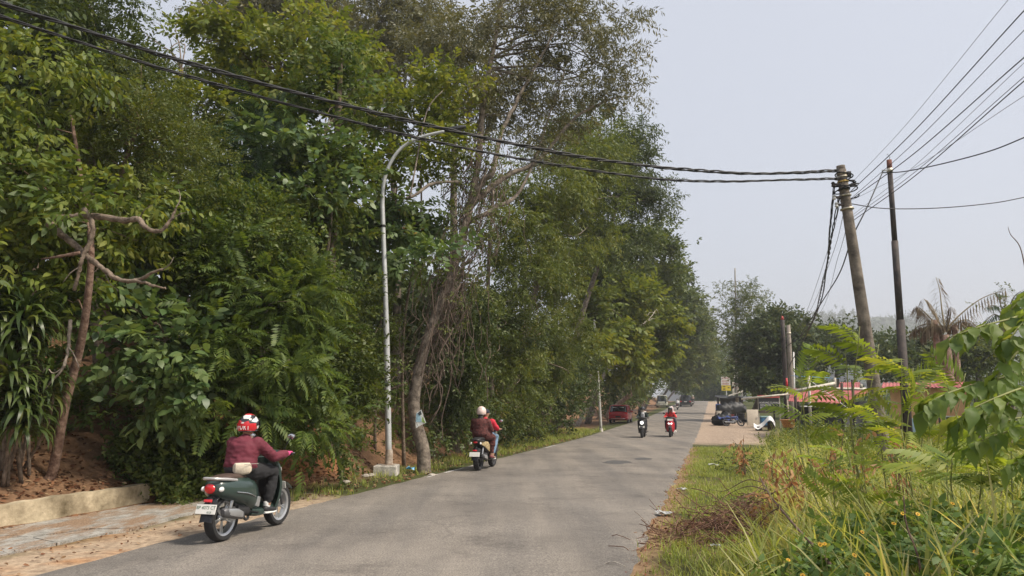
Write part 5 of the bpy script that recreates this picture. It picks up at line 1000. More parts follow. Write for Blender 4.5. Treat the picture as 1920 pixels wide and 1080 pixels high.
for dx, py in ((-.17, 347), (-.19, 371), (-.16, 385)):
    c = at_pole(py) + [dx, -.05, 0]; br_ = rel_box(c, (.16, .05, .05), 'bracket', iron); G().lathe([(.02, -.06), (.045, -.04), (.03, 0), (.045, .03), (.02, .06)], c - pa + [-.09, 0, 0], 'z', 10).build('insulator', porc if py > 360 else iron, br_)
rng = np.random.default_rng(3); coil = []
for k in range(5):                                                     # slack loops tied round the top
    a_ = np.linspace(-.6, 7.0, 26); c = at_pole(336 + 5 * k) ; rad = .15 + .02 * k; coil.append(tube_np(np.stack([c[0] + rad * np.cos(a_) + .09 * (np.cos(a_) > 0) * np.cos(a_), c[1] + rad * np.sin(a_), c[2] + .12 * np.sin(a_ * .5 + k) + .02 * a_ - .06], -1), .014, 5))
V, F = join_np(coil); np_obj('slack_loops', V - pa, F, blackm, pole, smooth=True)
G().box(at_pole(330) - pa + [.13, -.06, .02], (.09, .07, .14), None, .01).build('junction_box', dark, pole)
YB = 25; pb_ = on(1697, YB); topb = P(1667, 300, YB); bpole = thing('black_pole', 'straight black utility pole with a rusty top', 'utility pole', pb_)
def at_b(py): f = (P(1680, py, YB)[2] - pb_[2]) / (topb[2] - pb_[2]); return pb_ + (topb - pb_) * f
V, F = tube_np(np.array([pb_ - [0, 0, .2], at_b(600) ]) - pb_, [.15, .14], 14); np_obj('lower_shaft', V, F, iron, bpole, smooth=True)
V, F = tube_np(np.array([at_b(602), at_b(452)]) - pb_, [.115, .11], 14); np_obj('middle_shaft', V, F, iron, bpole, smooth=True)
V, F = tube_np(np.array([at_b(454), at_b(322)]) - pb_, [.09, .085], 14); np_obj('upper_shaft', V, F, iron, bpole, smooth=True)
V, F = tube_np(np.array([at_b(323), topb]) - pb_, [.088, .085], 14); np_obj('rusty_top', V, F, mat('rust', (.16, .06, .04), .9, .35, 8), bpole, smooth=True)
V, F = tube_np(np.array([at_b(323), at_b(316)]) - pb_, .1, 14); np_obj('band', V, F, steel_band, bpole, smooth=True)
G().box(at_b(321) - pb_ + [-.17, -.02, .02], (.22, .05, .05), None, .01).build('bracket', porc, bpole)
V, F = tube_np(spline([topb, topb + [.03, 0, .12], topb + [-.06, 0, .22]], 4) - pb_, .008, 4); np_obj('tie_wire', V, F, blackm, bpole)
# far pair of poles and the red and white flag post
Y3 = 52; b3 = on(1474, Y3); f1 = thing('far_pole', 'far black utility pole with a red tip in front of the dense dark tree', 'utility pole', b3); t3 = P(1467, 600, Y3)
V, F = tube_np(np.linspace(b3 - [0, 0, .2], t3, 6) - b3, np.linspace(.19, .14, 6), 12); np_obj('shaft', V, F, iron, f1, smooth=True); V, F = tube_np(np.array([t3, t3 + [0, 0, .28]]) - b3, [.13, .05], 12); np_obj('tip', V, F, mat('red_paint', (.42, .05, .04), .6, .2, 8), f1, smooth=True)
b4 = on(1485, Y3 - 1); f2 = thing('far_pole', 'far grey concrete utility pole beside the black one', 'utility pole', b4); t4 = P(1478, 610, Y3 - 1); V, F = tube_np(np.linspace(b4 - [0, 0, .2], t4, 6) - b4, np.linspace(.2, .13, 6), 12); np_obj('shaft', V, F, mat('far_pole_concrete', (.28, .24, .20), .9, .25, 3), f2, smooth=True); V, F = tube_np(np.linspace(t4 - [0, 0, .5], t4 - [0, 0, .62], 3) - b4, .16, 12); np_obj('band', V, F, steel_band, f2)
b5 = on(1488, Y3 - 2); f3 = thing('white_pipe', 'thin white pipe standing beside the far grey pole', 'pole', b5); V, F = tube_np(np.array([b5, P(1488, 660, Y3 - 2)]) - b5, .05, 8); np_obj('shaft', V, F, mat('white_paint', (.72, .71, .68), .6, .12, 5), f3, smooth=True)
b6 = on(1477, Y3 - 3); f4 = thing('flag_post', 'short post painted red above white in front of the far poles', 'post', b6); V, F = tube_np(np.array([b6, P(1476, 748, Y3 - 3)]) - b6, .055, 8); np_obj('lower_shaft', V, F, rusty, f4, smooth=True); V, F = tube_np(np.array([P(1476, 748, Y3 - 3), P(1476, 728, Y3 - 3)]) - b6, .075, 10); np_obj('white_band', V, F, MATS['white_paint'], f4, smooth=True); V, F = tube_np(np.array([P(1476, 728, Y3 - 3), P(1474.5, 709, Y3 - 3)]) - b6, [.075, .06], 10); np_obj('red_band', V, F, mat('flag_red', (.55, .03, .04), .5, .15, 8), f4, smooth=True)
# posts far up the right side
for k, (px, pyt, Yd, r_, lab) in enumerate(((1381, 690, 98, .10, 'far pale post beside the white and yellow sign'), (1376, 688, 102, .07, 'far thin post left of the pale post'), (1391, 712, 95, .06, 'far pale strut right of the sign'))):
    b = on(px, Yd); V, F = tube_np(np.array([b, P(px, pyt, Yd)]), r_, 8); tag(np_obj('post', V, F, MATS['pale_pole'], None, smooth=True, origin=b), lab, 'post', 'far posts on the right')

# ------------------------------------------------------------------ cables
cable_m = mat('cable_sheath', (.016, .016, .018), .6, .2, 10); wire_m = mat('bare_wire', (.10, .10, .115), .6, .2, 10)
def cable(label, pts, r, name='overhead_cable', twist=0, group='overhead cables', m=cable_m):
    q = spline(pts, 14)
    if not twist: V, F = tube_np(q, r, 5)
    else:
        ln = np.concatenate([[0], np.cumsum(np.linalg.norm(np.diff(q, axis=0), axis=1))]); nn = int(ln[-1] / .12); u = np.linspace(0, ln[-1], nn); qq = np.stack([np.interp(u, ln, q[:, i]) for i in range(3)], -1); tan = norm(np.gradient(qq, axis=0)); sd = norm(np.cross(tan, [0, 0, 1])); up = np.cross(sd, tan); ps_2 = []
        for k in range(twist):
            a_ = u * 5.2 + k * 2 * math.pi / twist; wv = 1 + .35 * np.sin(u * 1.9 + k); ps_2.append(tube_np(qq + (sd * np.cos(a_)[:, None] + up * np.sin(a_)[:, None]) * r * 1.05 * wv[:, None], r * .8, 5))
        V, F = join_np(ps_2)
    return tag(np_obj(name, V, F, m, None, smooth=True, origin=q[0]), label, 'cable', group)
A1 = at_pole(322) + [-.1, -.1, 0]; A2 = at_pole(337) + [-.12, -.1, 0]
cable('thick twisted black cable crossing above the road, upper of the two', [A1, P(1400, 325, 15.8), P(1150, 303, 14.6), P(880, 252, 13.4), P(600, 185, 12.3), P(320, 108, 11.3), P(0, 5, 10.3), P(-150, -45, 9.9)], .021, twist=3)
cable('thick twisted black cable crossing above the road, lower of the two', [A2, P(1290, 339, 15.3), P(1050, 310, 14.2), P(800, 262, 13.1), P(520, 190, 12.1), P(260, 115, 11.1), P(0, 30, 10.3), P(-150, -15, 9.9)], .016, twist=3)
cable('slack black cable hanging from the leaning pole to the far pole, outer', [at_pole(345) + [-.2, 0, 0], P(1556, 430, 17.5), P(1550, 500, 22), P(1530, 590, 32), P(1478, 690, Y3)], .014, twist=3)
cable('slack black cable hanging from the leaning pole to the far pole, inner', [at_pole(370) + [-.14, 0, 0], P(1560, 440, 18), P(1545, 520, 23), P(1516, 615, 34), P(1468, 655, Y3)], .017, twist=2)
for k, (py, a_, b_2, lab) in enumerate(((350, (1552, 470), (1505, 600), 'thin wire from the leaning pole to the far poles, leftmost'), (380, (1560, 480), (1515, 590), 'thin wire from the leaning pole to the far poles, second from left'), (410, (1572, 480), (1535, 590), 'thin wire from the leaning pole to the far poles, third from left'))):
    cable(lab, [at_pole(py), P(*a_, 23), P(*b_2, 36), P(1474, 640, Y3)], .007, m=wire_m)
cable('black stay cable slanting from the black pole past the leaning pole', [at_b(322) + [-.25, 0, 0], P(1625, 390, 24), P(1598, 445, 24), P(1575, 510, 26), P(1545, 560, 33), P(1500, 630, 46)], .022)
SB = [(348, (1890, 0), .006, 'thin grey wire to the upper right, topmost', wire_m), (360, (1920, 20), .014, 'black wire to the upper right, second from top', cable_m), (372, (1920, 57), .009, 'thin black wire to the upper right, third from top', cable_m), (374, (1920, 108), .014, 'black wire to the upper right, fourth from top', cable_m), (402, (1920, 118), .006, 'thin grey wire to the upper right, fifth from top', wire_m), (406, (1920, 144), .008, 'thin wire to the upper right, second from bottom of the fan', cable_m), (412, (1920, 152), .013, 'black wire to the upper right, bottom of the fan', cable_m), (376, (1920, 180), .006, 'thin grey wire passing behind the black pole top', wire_m)]
for py, (ex, ey), r, lab, m_ in SB:
    a_ = at_pole(py) + [.13, 0, 0]; e = P(ex, ey, 9.2); e2 = e + (e - a_) * .25; mid = (a_ + e) / 2 - [0, 0, .10]; cable(lab, [a_, mid, e, e2], r * .62, m=m_)
cable('thick black cable from the black pole to the right edge, upper', [at_b(324) + [-.25, 0, 0], P(1700, 321, 24.6), P(1780, 304, 23), P(1860, 282, 21.6), P(1925, 256, 20.5), P(1990, 230, 19.5)], .02)
cable('thin black cable sagging from the leaning pole to the right edge', [at_pole(382) + [.1, 0, 0], P(1660, 391, 17), P(1760, 390, 17.4), P(1860, 381, 17.8), P(1925, 369, 18), P(1990, 356, 18.3)], .012)
# ------------------------------------------------------------------ scooters
tyre_m = mat('tyre', (.022, .022, .023), .85, .25, 15, .2, 60); alloy = mat('alloy', (.50, .51, .52), .35, .1, 6, metal=.7); engine_m = mat('engine_grey', (.055, .055, .058), .6, .3, 10, metal=.3); chrome = mat('chrome', (.62, .63, .64), .18, .08, 6, metal=.9); plastic = mat('black_trim', (.022, .022, .024), .45, .2, 8); lensr = mat('red_lens', (.62, .015, .02), .15, .1, 8, coat=.6); lensw = mat('clear_lens', (.75, .75, .73), .12, .05, 8, coat=.6); seat_brown = mat('seat_brown', (.075, .048, .036), .6, .2, 20, .2, 60); seat_black = mat('seat_black', (.02, .02, .021), .6, .2, 20, .2, 60); plate_w = mat('plate_white', (.78, .77, .72), .5, .06, 10); plate_ink = mat('plate_ink', (.10, .16, .10), .5, .1, 10); lamp_on = None
def headlight_mat():
    if 'headlight_lit' in MATS: return MATS['headlight_lit']
    m, n, l = _nodes('headlight_lit'); o = n.new('ShaderNodeOutputMaterial'); b = n.new('ShaderNodeBsdfPrincipled'); b.inputs['Base Color'].default_value = (.8, .8, .8, 1); b.inputs['Emission Color'].default_value = (1, .98, .94, 1); b.inputs['Emission Strength'].default_value = 1.6; l.new(b.outputs[0], o.inputs[0]); MATS['headlight_lit'] = m; return m
def paint(name, c, var=.06): return mat(name, c, .28, var, 3, coat=.5)
def wheel(parent, x, r, w, rim, name='wheel', y=0.0):
    g = G(); rr = r - .085; g.lathe([(rr + .018, -w * .38), (rr + .022, -w * .42), (rr - .012, -w * .30), (rr - .018, 0), (rr - .012, w * .30), (rr + .022, w * .42), (rr + .018, w * .38), (rr + .004, 0)], (x, y, r), 'y', 28, closed=True)
    g.lathe([(.0, -.045), (.035, -.045), (.04, 0), (.035, .045), (0, .045)], (x, y, r), 'y', 14)
    for k in range(10):
        a_ = k * math.pi / 5 + (.12 if k % 2 else -.12); p0 = np.array([x + .03 * math.cos(a_), y, r + .03 * math.sin(a_)]); p1 = np.array([x + rr * math.cos(a_ * 1.0 + (.1 if k % 2 else -.1)), y, r + rr * math.sin(a_ + (.1 if k % 2 else -.1))]); g.tube([p0, (p0 + p1) / 2, p1], .0105, 6)
    wo = g.build(name, rim, parent); pf = [(rr + .016, -w * .42), (rr + .05, -w * .5), (r - .02, -w * .46), (r - .004, -w * .25), (r, 0), (r - .004, w * .25), (r - .02, w * .46), (rr + .05, w * .5), (rr + .016, w * .42)]
    G().lathe(pf, (x, y, r), 'y', 32, closed=True).build('tyre', tyre_m, wo); return wo
def scooter(label, loc, rz, body, panel, seat=seat_black, rail=plastic, rim=alloy, plate=('BP 4073 CT', '02.25'), retro=True, lit=False, front=None, group='scooters on the road', lean=0):
    root = thing('scooter', label, 'scooter', loc, rz, group); root.rotation_euler = (math.radians(lean), 0, rz)
    wheel(root, -.63, .285, .14, rim); wheel(root, .63, .285, .125, rim)
    # rear bodywork
    if retro: secs = [(-.90, 0, .675, .03, .03), (-.88, 0, .67, .085, .075), (-.82, 0, .66, .14, .115), (-.70, 0, .645, .178, .14), (-.52, 0, .62, .20, .17), (-.34, 0, .585, .205, .20), (-.20, 0, .535, .192, .225), (-.10, 0, .49, .16, .215), (-.03, 0, .45, .105, .15)]
    else: secs = [(-.92, 0, .76, .03, .025), (-.86, 0, .745, .07, .05), (-.72, 0, .72, .11, .07), (-.52, 0, .67, .15, .11), (-.34, 0, .61, .165, .16), (-.20, 0, .54, .165, .19), (-.08, 0, .48, .13, .18)]
    G().loft(secs, 20, 'x', 2.5).build('rear_body', body, root)
    sz = .0 if retro else .035
    G().loft([(-.86, 0, .755 + sz, .05, .012), (-.82, 0, .765 + sz, .11, .03), (-.62, 0, .775 + sz, .135, .04), (-.38, 0, .765 + sz, .14, .045), (-.16, 0, .745 + sz, .125, .05), (-.02, 0, .70 + sz, .075, .05), (.02, 0, .68, .04, .03)], 16, 'x', 3).build('seat', seat, root)
    g = G(); g.tube(spline([(-.58, -.15, .74), (-.74, -.15, .765), (-.90, -.09, .785), (-.93, 0, .79), (-.90, .09, .785), (-.74, .15, .765), (-.58, .15, .74)], 6), .018, 8); g.build('grab_rail', rail, root)
    if retro:
        for s in (-1, 1):
            G().tube(spline([(-.62, s * .193, .60), (-.40, s * .209, .56), (-.22, s * .199, .50)], 5), .006, 6).build('side_trim', chrome, root); G().box((-.10, s * .155, .42), (.09, .02, .13), Rot('Y', 15), .012).build('side_vent', alloy, root)
            G().tube([(-.24, s * .15, .31), (-.24, s * .26, .30)], .014, 8).build('footpeg', blackm, root)
    # lights, mudguard, plate
    G().ball((-.905, 0, .665 if retro else .73), (.03, .075, .06) if retro else (.035, .06, .03), 16, 8).build('tail_light', lensr, root)
    for s in (-1, 1): G().ball((-.845, s * .125, .655 if retro else .70), (.05, .022, .032), 12, 6).build('indicator', lensw, root)
    g = G(); g.sheet([[(-.80 - .15 * f, -.085, .57 - .24 * f * f - .06 * f), (-.82 - .15 * f, 0, .585 - .24 * f * f - .06 * f), (-.80 - .15 * f, .085, .57 - .24 * f * f - .06 * f)] for f in (0, .35, .7, 1)], .012); g.tube([(-.80, 0, .60), (-.90, 0, .48)], .03, 8)
    mg = g.build('mudguard', plastic, root); G().box((-.925, 0, .525), (.016, .11, .032), Rot('Y', 20), .004).build('reflector', lensr, mg)
    pr = Rot('Y', 18); g = G().box((-.955, 0, .43), (.008, .275, .115), pr, .003); pl = g.build('number_plate', plate_w, root, smooth=False); G().box((-.948, 0, .43), (.006, .285, .125), pr, .002).build('plate_frame', plastic, pl, smooth=False)
    if plate:
        e = (math.radians(90 - 18), 0, math.radians(-90))
        lettering(plate[0], .058, plate_ink, pl, (-.9552, 0, .448), e, sx=.92); lettering(plate[1], .030, plate_ink, pl, (-.9718, -.055, .398), e)
    # engine, exhaust, swing arm, stand
    g = G(); g.loft([(-.72, .10, .30, .035, .05), (-.55, .10, .31, .05, .075), (-.30, .09, .32, .06, .085), (-.12, .06, .34, .05, .07)], 12, 'x', 3); g.loft([(-.42, -.03, .36, .06, .07), (-.25, -.03, .36, .10, .11), (-.08, 0, .36, .09, .10), (.02, 0, .35, .05, .06)], 12, 'x', 3); g.box((-.34, 0, .46), (.3, .16, .12), None, .02); g.build('engine', engine_m, root)
    ex = G(); ex.loft([(-.86, -.165, .385, .03, .032), (-.83, -.165, .38, .052, .058), (-.62, -.165, .34, .062, .068), (-.46, -.155, .30, .05, .055), (-.40, -.14, .28, .025, .025)], 14, 'x', 2.6); exo = ex.build('exhaust', engine_m if not retro else mat('exhaust_grey', (.12, .12, .125), .5, .2, 8, metal=.4), root)
    G().loft([(-.80, -.205, .385, .012, .04), (-.62, -.225, .35, .014, .05), (-.50, -.205, .315, .012, .035)], 12, 'x', 2.6).build('heat_shield', alloy, exo); G().tube(spline([(-.40, -.14, .28), (-.30, -.12, .22), (-.16, -.06, .22), (-.08, 0, .28)], 5), .018, 8).build('pipe', engine_m, exo)
    G().tube(spline([(-.62, -.08, .30), (-.58, -.10, .50), (-.52, -.09, .62)], 4), .022, 8).build('shock_absorber', alloy, root); G().tube(spline([(-.28, .06, .24), (-.40, .13, .12), (-.50, .17, .10)], 4), .012, 6).build('stand', engine_m, root)
    # floor, leg shield, front
    G().loft([(-.16, 0, .30, .12, .06), (-.05, 0, .275, .165, .055), (.15, 0, .265, .165, .045), (.32, 0, .275, .15, .05), (.42, 0, .31, .09, .06)], 16, 'x', 3.5).build('floorboard', panel, root)
    sh = [];
    for f in np.linspace(0, 1, 9):
        z = .28 + .68 * f; cx = .40 + .07 * math.sin(f * 3.0) - .05 * f; hw = .12 + .10 * math.sin(math.pi * min(1, .15 + .8 * f)) ** .8; sh.append([(cx - .10 * abs(q) ** 2, q * hw, z) for q in (-1, -.7, -.35, 0, .35, .7, 1)])
    G().sheet(sh, .03).build('leg_shield', body, root)
    G().loft([(.36, 0, .60, .13, .26), (.42, 0, .62, .15, .30), (.50, 0, .64, .13, .27), (.56, 0, .64, .07, .20), (.58, 0, .64, .03, .12)], 16, 'x', 2.6).build('front_panel', front or body, root)
    G().loft([(.30, 0, .60, .10, .16), (.35, 0, .60, .12, .22), (.38, 0, .60, .12, .24)], 12, 'x', 3).build('inner_panel', plastic, root)
    g = G(); g.sheet([[(.63 + .325 * math.sin(a_), y_ * .075, .285 + (.325 - .02 * abs(y_)) * math.cos(a_)) for y_ in (-1, -.5, 0, .5, 1)] for a_ in np.linspace(-.95, .9, 9)], .012); g.build('front_fender', body if retro else plastic, root)
    for s in (-1, 1): G().tube([(.63, s * .075, .285), (.575, s * .07, .48), (.54, s * .05, .62)], .018, 8).build('fork', engine_m, root)
    # handlebar
    hb = G(); hb.loft([(-.24, .40, 1.00, .03, .03), (-.14, .43, .99, .06, .055), (0, .455, .985, .075, .07), (.14, .43, .99, .06, .055), (.24, .40, 1.00, .03, .03)], 14, 'y', 2.5); hbo = hb.build('handlebar', body if retro else plastic, root)
    for s in (-1, 1): G().tube([(.395, s * .23, 1.0), (.37, s * .36, 1.0)], .018, 8).build('grip', blackm, hbo); G().tube([(.43, s * .24, 1.0), (.45, s * .35, 1.01)], .006, 5).build('brake_lever', alloy, hbo)
    for s in (-1, 1):
        mi = G(); mi.tube(spline([(.41, s * .19, 1.02), (.42, s * .24, 1.14), (.41, s * .29, 1.20)], 4), .007, 6); mi.ball((.41, s * .31, 1.235), (.022, .065, .042), 12, 6); mo = mi.build('mirror', plastic, root); G().ball((.395, s * .31, 1.235), (.012, .056, .035), 12, 6).build('mirror_glass', chrome, mo)
    hl = headlight_mat() if lit else lensw
    if retro: G().ball((.565, 0, .76), (.04, .085, .085), 18, 8).build('headlight', hl, root)
    else:
        for s in (-1, 1): G().ball((.56, s * .06, .70), (.04, .055, .04), 12, 6, Rot('X', s * 20)).build('headlight', hl, root)
    fp = G().box((.60 if retro else .53, 0, .555 if retro else .90), (.008, .275, .10), Rot('Y', -15), .003).build('front_plate', plate_w, root, smooth=False)
    return root

# ------------------------------------------------------------------ riders
def remeshed(g, voxel, smooth_it=4):
    me = bpy.data.meshes.new('tmp'); me.from_pydata(g.v, [], g.f); o = bpy.data.objects.new('tmp', me); COL.objects.link(o)
    md = o.modifiers.new('r', 'REMESH'); md.mode = 'VOXEL'; md.voxel_size = voxel
    if smooth_it: sm = o.modifiers.new('s', 'SMOOTH'); sm.factor = .5; sm.iterations = smooth_it
    dg = bpy.context.evaluated_depsgraph_get(); out = bpy.data.meshes.new_from_object(o.evaluated_get(dg)); bpy.data.objects.remove(o); bpy.data.meshes.remove(me)
    out.polygons.foreach_set('use_smooth', np.ones(len(out.polygons), dtype=bool)); return out
def wrinkle(me, amp, sc=9.0):
    """folds in cloth: push the surface in and out along its normals"""
    from mathutils import noise as _nz
    me.update(); nr = [v.normal.copy() for v in me.vertices]
    for v, q in zip(me.vertices, nr):
        c = v.co; a_ = _nz.noise(Vector((c.x * sc, c.y * sc, c.z * sc * 2.4))); b_ = _nz.noise(Vector((c.x * sc * 2.3 + 5, c.y * sc * 2.3, c.z * sc * 4.5))); v.co = c + q * (amp * (1.0 - 2.2 * abs(a_)) + amp * .5 * b_)
    return me
def etube(g, pts, ab, lat=(0, 1, 0), n=14):
    """tapering limb or trunk of the body with elliptical rings (a sideways, b fore and aft) and round ends"""
    pts = np.asarray(pts, float); m = len(pts); tan = norm(np.gradient(pts, axis=0)); V = []; F = []
    ab = [((q, q) if np.ndim(q) == 0 else q) for q in ab]; P2 = [pts[0] - tan[0] * min(ab[0]) * .7] + list(pts) + [pts[-1] + tan[-1] * min(ab[-1]) * .7]; T2 = [tan[0]] + list(tan) + [tan[-1]]; A2 = [(ab[0][0] * .45, ab[0][1] * .45)] + ab + [(ab[-1][0] * .45, ab[-1][1] * .45)]
    for p_, t_, (a_, b_) in zip(P2, T2, A2):
        l_ = np.asarray(lat, float); l_ = l_ - t_ * np.dot(l_, t_)
        if np.linalg.norm(l_) < 1e-3: l_ = np.cross(t_, [1, 0, 0])
        l_ = l_ / np.linalg.norm(l_); d_ = np.cross(t_, l_)
        for j in range(n): q = 2 * math.pi * j / n; V.append(p_ + l_ * a_ * math.cos(q) + d_ * b_ * math.sin(q))
    m += 2
    for i in range(m - 1):
        for j in range(n): F.append((i * n + j, i * n + (j + 1) % n, (i + 1) * n + (j + 1) % n, (i + 1) * n + j))
    F.append(tuple(range(n - 1, -1, -1))); F.append(tuple((m - 1) * n + j for j in range(n))); g.add(V, F)
skin = mat('skin', (.36, .20, .13), .55, .12, 10)
def mkobj(name, me, m, parent=None):
    o = bpy.data.objects.new(name, me); COL.objects.link(o); me.materials.clear(); me.materials.append(m)
    if parent is not None: o.parent = parent
    return o
def hand(g, c, s, fat=1.0, grip=True):
    """palm behind the grip, four bent fingers over it, thumb closing from the inner side below; the grip runs sideways through c"""
    c = np.asarray(c, float); g.ball(tuple(c + [-.032, 0, .008]), (.024, .042, .020), 10, 7)
    for k, L_ in enumerate((.85, 1.0, .95, .75)):
        y = s * (-.030 + .020 * k); r_ = .031; pts = [c + [-.026, y, .024]] + [c + [r_ * math.cos(a_), y, r_ * math.sin(a_)] for a_ in (1.75, 1.1, .3, -.5 * L_)]; etube(g, pts, [.0098 * fat, .0095 * fat, .009 * fat, .0085 * fat, .0075 * fat], n=8)
    etube(g, [c + [-.036, -s * .036, .0], c + [-.014, -s * .052, -.022], c + [.012, -s * .046, -.030], c + [.026, -s * .034, -.022]], [.0115 * fat, .0105 * fat, .0095 * fat, .008 * fat], n=8)
def person(label, loc, rz, J, cl, voxel=.014, group='riders', lean=0, bulk=1.0, face=False):
    """J: joints in the scooter frame; cl: clothing"""
    g = G(); hip, waist, chest, neck, head = (np.array(J[k], float) for k in ('hip', 'waist', 'chest', 'neck', 'head'))
    tor = ([hip, waist, chest, (chest + neck) / 2 + [0, 0, .01], neck], [(.175 * bulk, .135 * bulk), (.16 * bulk, .12 * bulk), (.175 * bulk, .125 * bulk), (.14 * bulk, .10 * bulk), (.055, .055)])
    etube(g, *tor); etube(g, [neck - [0, 0, .05], neck + (head - neck) * .6], [.055, .05])
    fwd = np.array(J.get('look', (1, 0, 0)), float); fwd /= np.linalg.norm(fwd); lat = np.array([-fwd[1], fwd[0], 0])
    g.ball(tuple(head), (.098, .078, .115), 16, 12); g.ball(tuple(head + fwd * .035 - [0, 0, .055]), (.058, .052, .06), 12, 8); g.ball(tuple(head + fwd * .10 - [0, 0, .02]), (.02, .013, .022), 8, 6)
    for s in (-1, 1): g.ball(tuple(head + lat * s * .08 - [0, 0, .01]), (.018, .012, .03), 8, 6)
    arms = {}; legs = {}
    for s, k in ((1, 'l'), (-1, 'r')):
        sh = np.array(J['shoulder'], float) * [1, s, 1]; el = np.array(J['elbow_' + k] if 'elbow_' + k in J else J['elbow'], float) * [1, s, 1]; ha = np.array(J['hand'], float) * [1, s, 1]; wr = ha + (el - ha) / np.linalg.norm(el - ha) * .075 + [-.01, 0, .012]
        arms[s] = ([sh, (sh + el) / 2, el, (el + wr) / 2, wr], np.array([.062, .052, .045, .042, .030]) * (bulk ** .5), ha); etube(g, arms[s][0], list(arms[s][1])); etube(g, [wr, ha + [-.04, 0, .008]], [.028, .026]); hand(g, ha, s)
        h2 = np.array(J['thigh'], float) * [1, s, 1]; kn = np.array(J['knee'], float) * [1, s, 1]; an = np.array(J['ankle'], float) * [1, s, 1]; legs[s] = ([h2, (h2 + kn) / 2, kn, (kn * .55 + an * .45), an], np.array([.098, .085, .062, .058, .042]) * (bulk ** .5), an); etube(g, legs[s][0], list(legs[s][1])); etube(g, [an + [-.03, 0, -.045], an + [.05, s * .005, -.055], an + [.15, s * .015, -.066]], [(.036, .034), (.042, .030), (.036, .02)])
    body = mkobj('person', remeshed(g, voxel, 2), cl.get('skin', skin)); body.location = tuple(loc); body.rotation_euler = (math.radians(lean), 0, rz); tag(body, label, 'person', group)
    if 'top' in cl:
        g = G(); grow_ = .018; etube(g, [tor[0][0] + ([0, 0, -.02] if cl.get('long') else [0, 0, .03])] + list(tor[0][1:]), [(a_ + grow_, b_ + grow_) for a_, b_ in tor[1]])
        frac = cl.get('sleeve', 5)
        for s in (-1, 1): a_ = arms[s]; etube(g, a_[0][:frac], [r_ + (.016 if frac == 5 else .02) for r_ in a_[1][:frac]])
        if frac == 5:
            for s in (-1, 1): a_ = arms[s]; etube(g, [a_[0][3], a_[0][4]], [.05, .04])
        if cl.get('skirt'):
            for s in (-1, 1): l_ = legs[s]; etube(g, l_[0][:4], [r_ + .03 for r_ in l_[1][:4]])
        mkobj('jacket' if frac == 5 else 'shirt', wrinkle(remeshed(g, max(voxel * 1.25, .018), 3), .010), cl['top'], body)
    if 'bottom' in cl:
        g = G(); etube(g, [hip - [0, 0, .03], hip, hip + (waist - hip) * .55], [(.165 * bulk, .14 * bulk), (.185 * bulk, .145 * bulk), (.172 * bulk, .128 * bulk)])
        for s in (-1, 1): l_ = legs[s]; etube(g, list(l_[0][:4]) + [l_[0][4] + (l_[0][3] - l_[0][4]) * .25], [r_ + .016 for r_ in l_[1][:4]] + [.058])
        mkobj('trousers', wrinkle(remeshed(g, max(voxel * 1.25, .018), 3), .007), cl['bottom'], body)
    for s in (-1, 1):
        an = legs[s][2]
        if 'shoe' in cl:
            g = G(); etube(g, [an + [-.04, 0, -.035], an + [.03, 0, -.045], an + [.10, s * .01, -.058], an + [.165, s * .015, -.066]], [(.046, .048), (.052, .046), (.050, .036), (.040, .026)]); sh_ = mkobj('shoe', remeshed(g, max(.012, voxel * .8), 2), cl['shoe'], body)
            g = G(); g.loft([(-.070, 0, -.080, .03, .014), (-.03, 0, -.084, .046, .015), (.08, s * .01, -.090, .052, .013), (.16, s * .015, -.090, .042, .012), (.19, s * .015, -.086, .02, .01)], 12, 'x', 3); g.v = [tuple(np.array(v) + an) for v in g.v]; g.build('sole', cl.get('sole', MATS['white_paint']), sh_)
        if 'sock' in cl: g = G(); etube(g, [an + [0, 0, .055], an - [0, 0, .01]], [.046, .046]); mkobj('sock', remeshed(g, .012, 1), cl['sock'], body)
        if 'glove' in cl: g = G(); hand(g, arms[s][2], s, 1.35); etube(g, [arms[s][0][4], arms[s][2] + [-.035, 0, .01]], [.04, .036]); mkobj('glove', remeshed(g, .007, 1), cl['glove'], body)
    if face:
        for s in (-1, 1): G().ball(tuple(head + fwd * .088 + lat * s * .032 + [0, 0, .005]), (.010, .014, .008), 8, 6).build('eye', mat('eye_dark', (.03, .02, .018), .3, .1), body)
        G().ball(tuple(head + fwd * .088 - [0, 0, .07]), (.010, .024, .008), 8, 6).build('mouth', mat('lips', (.35, .10, .09), .5, .1), body)
    return body, head
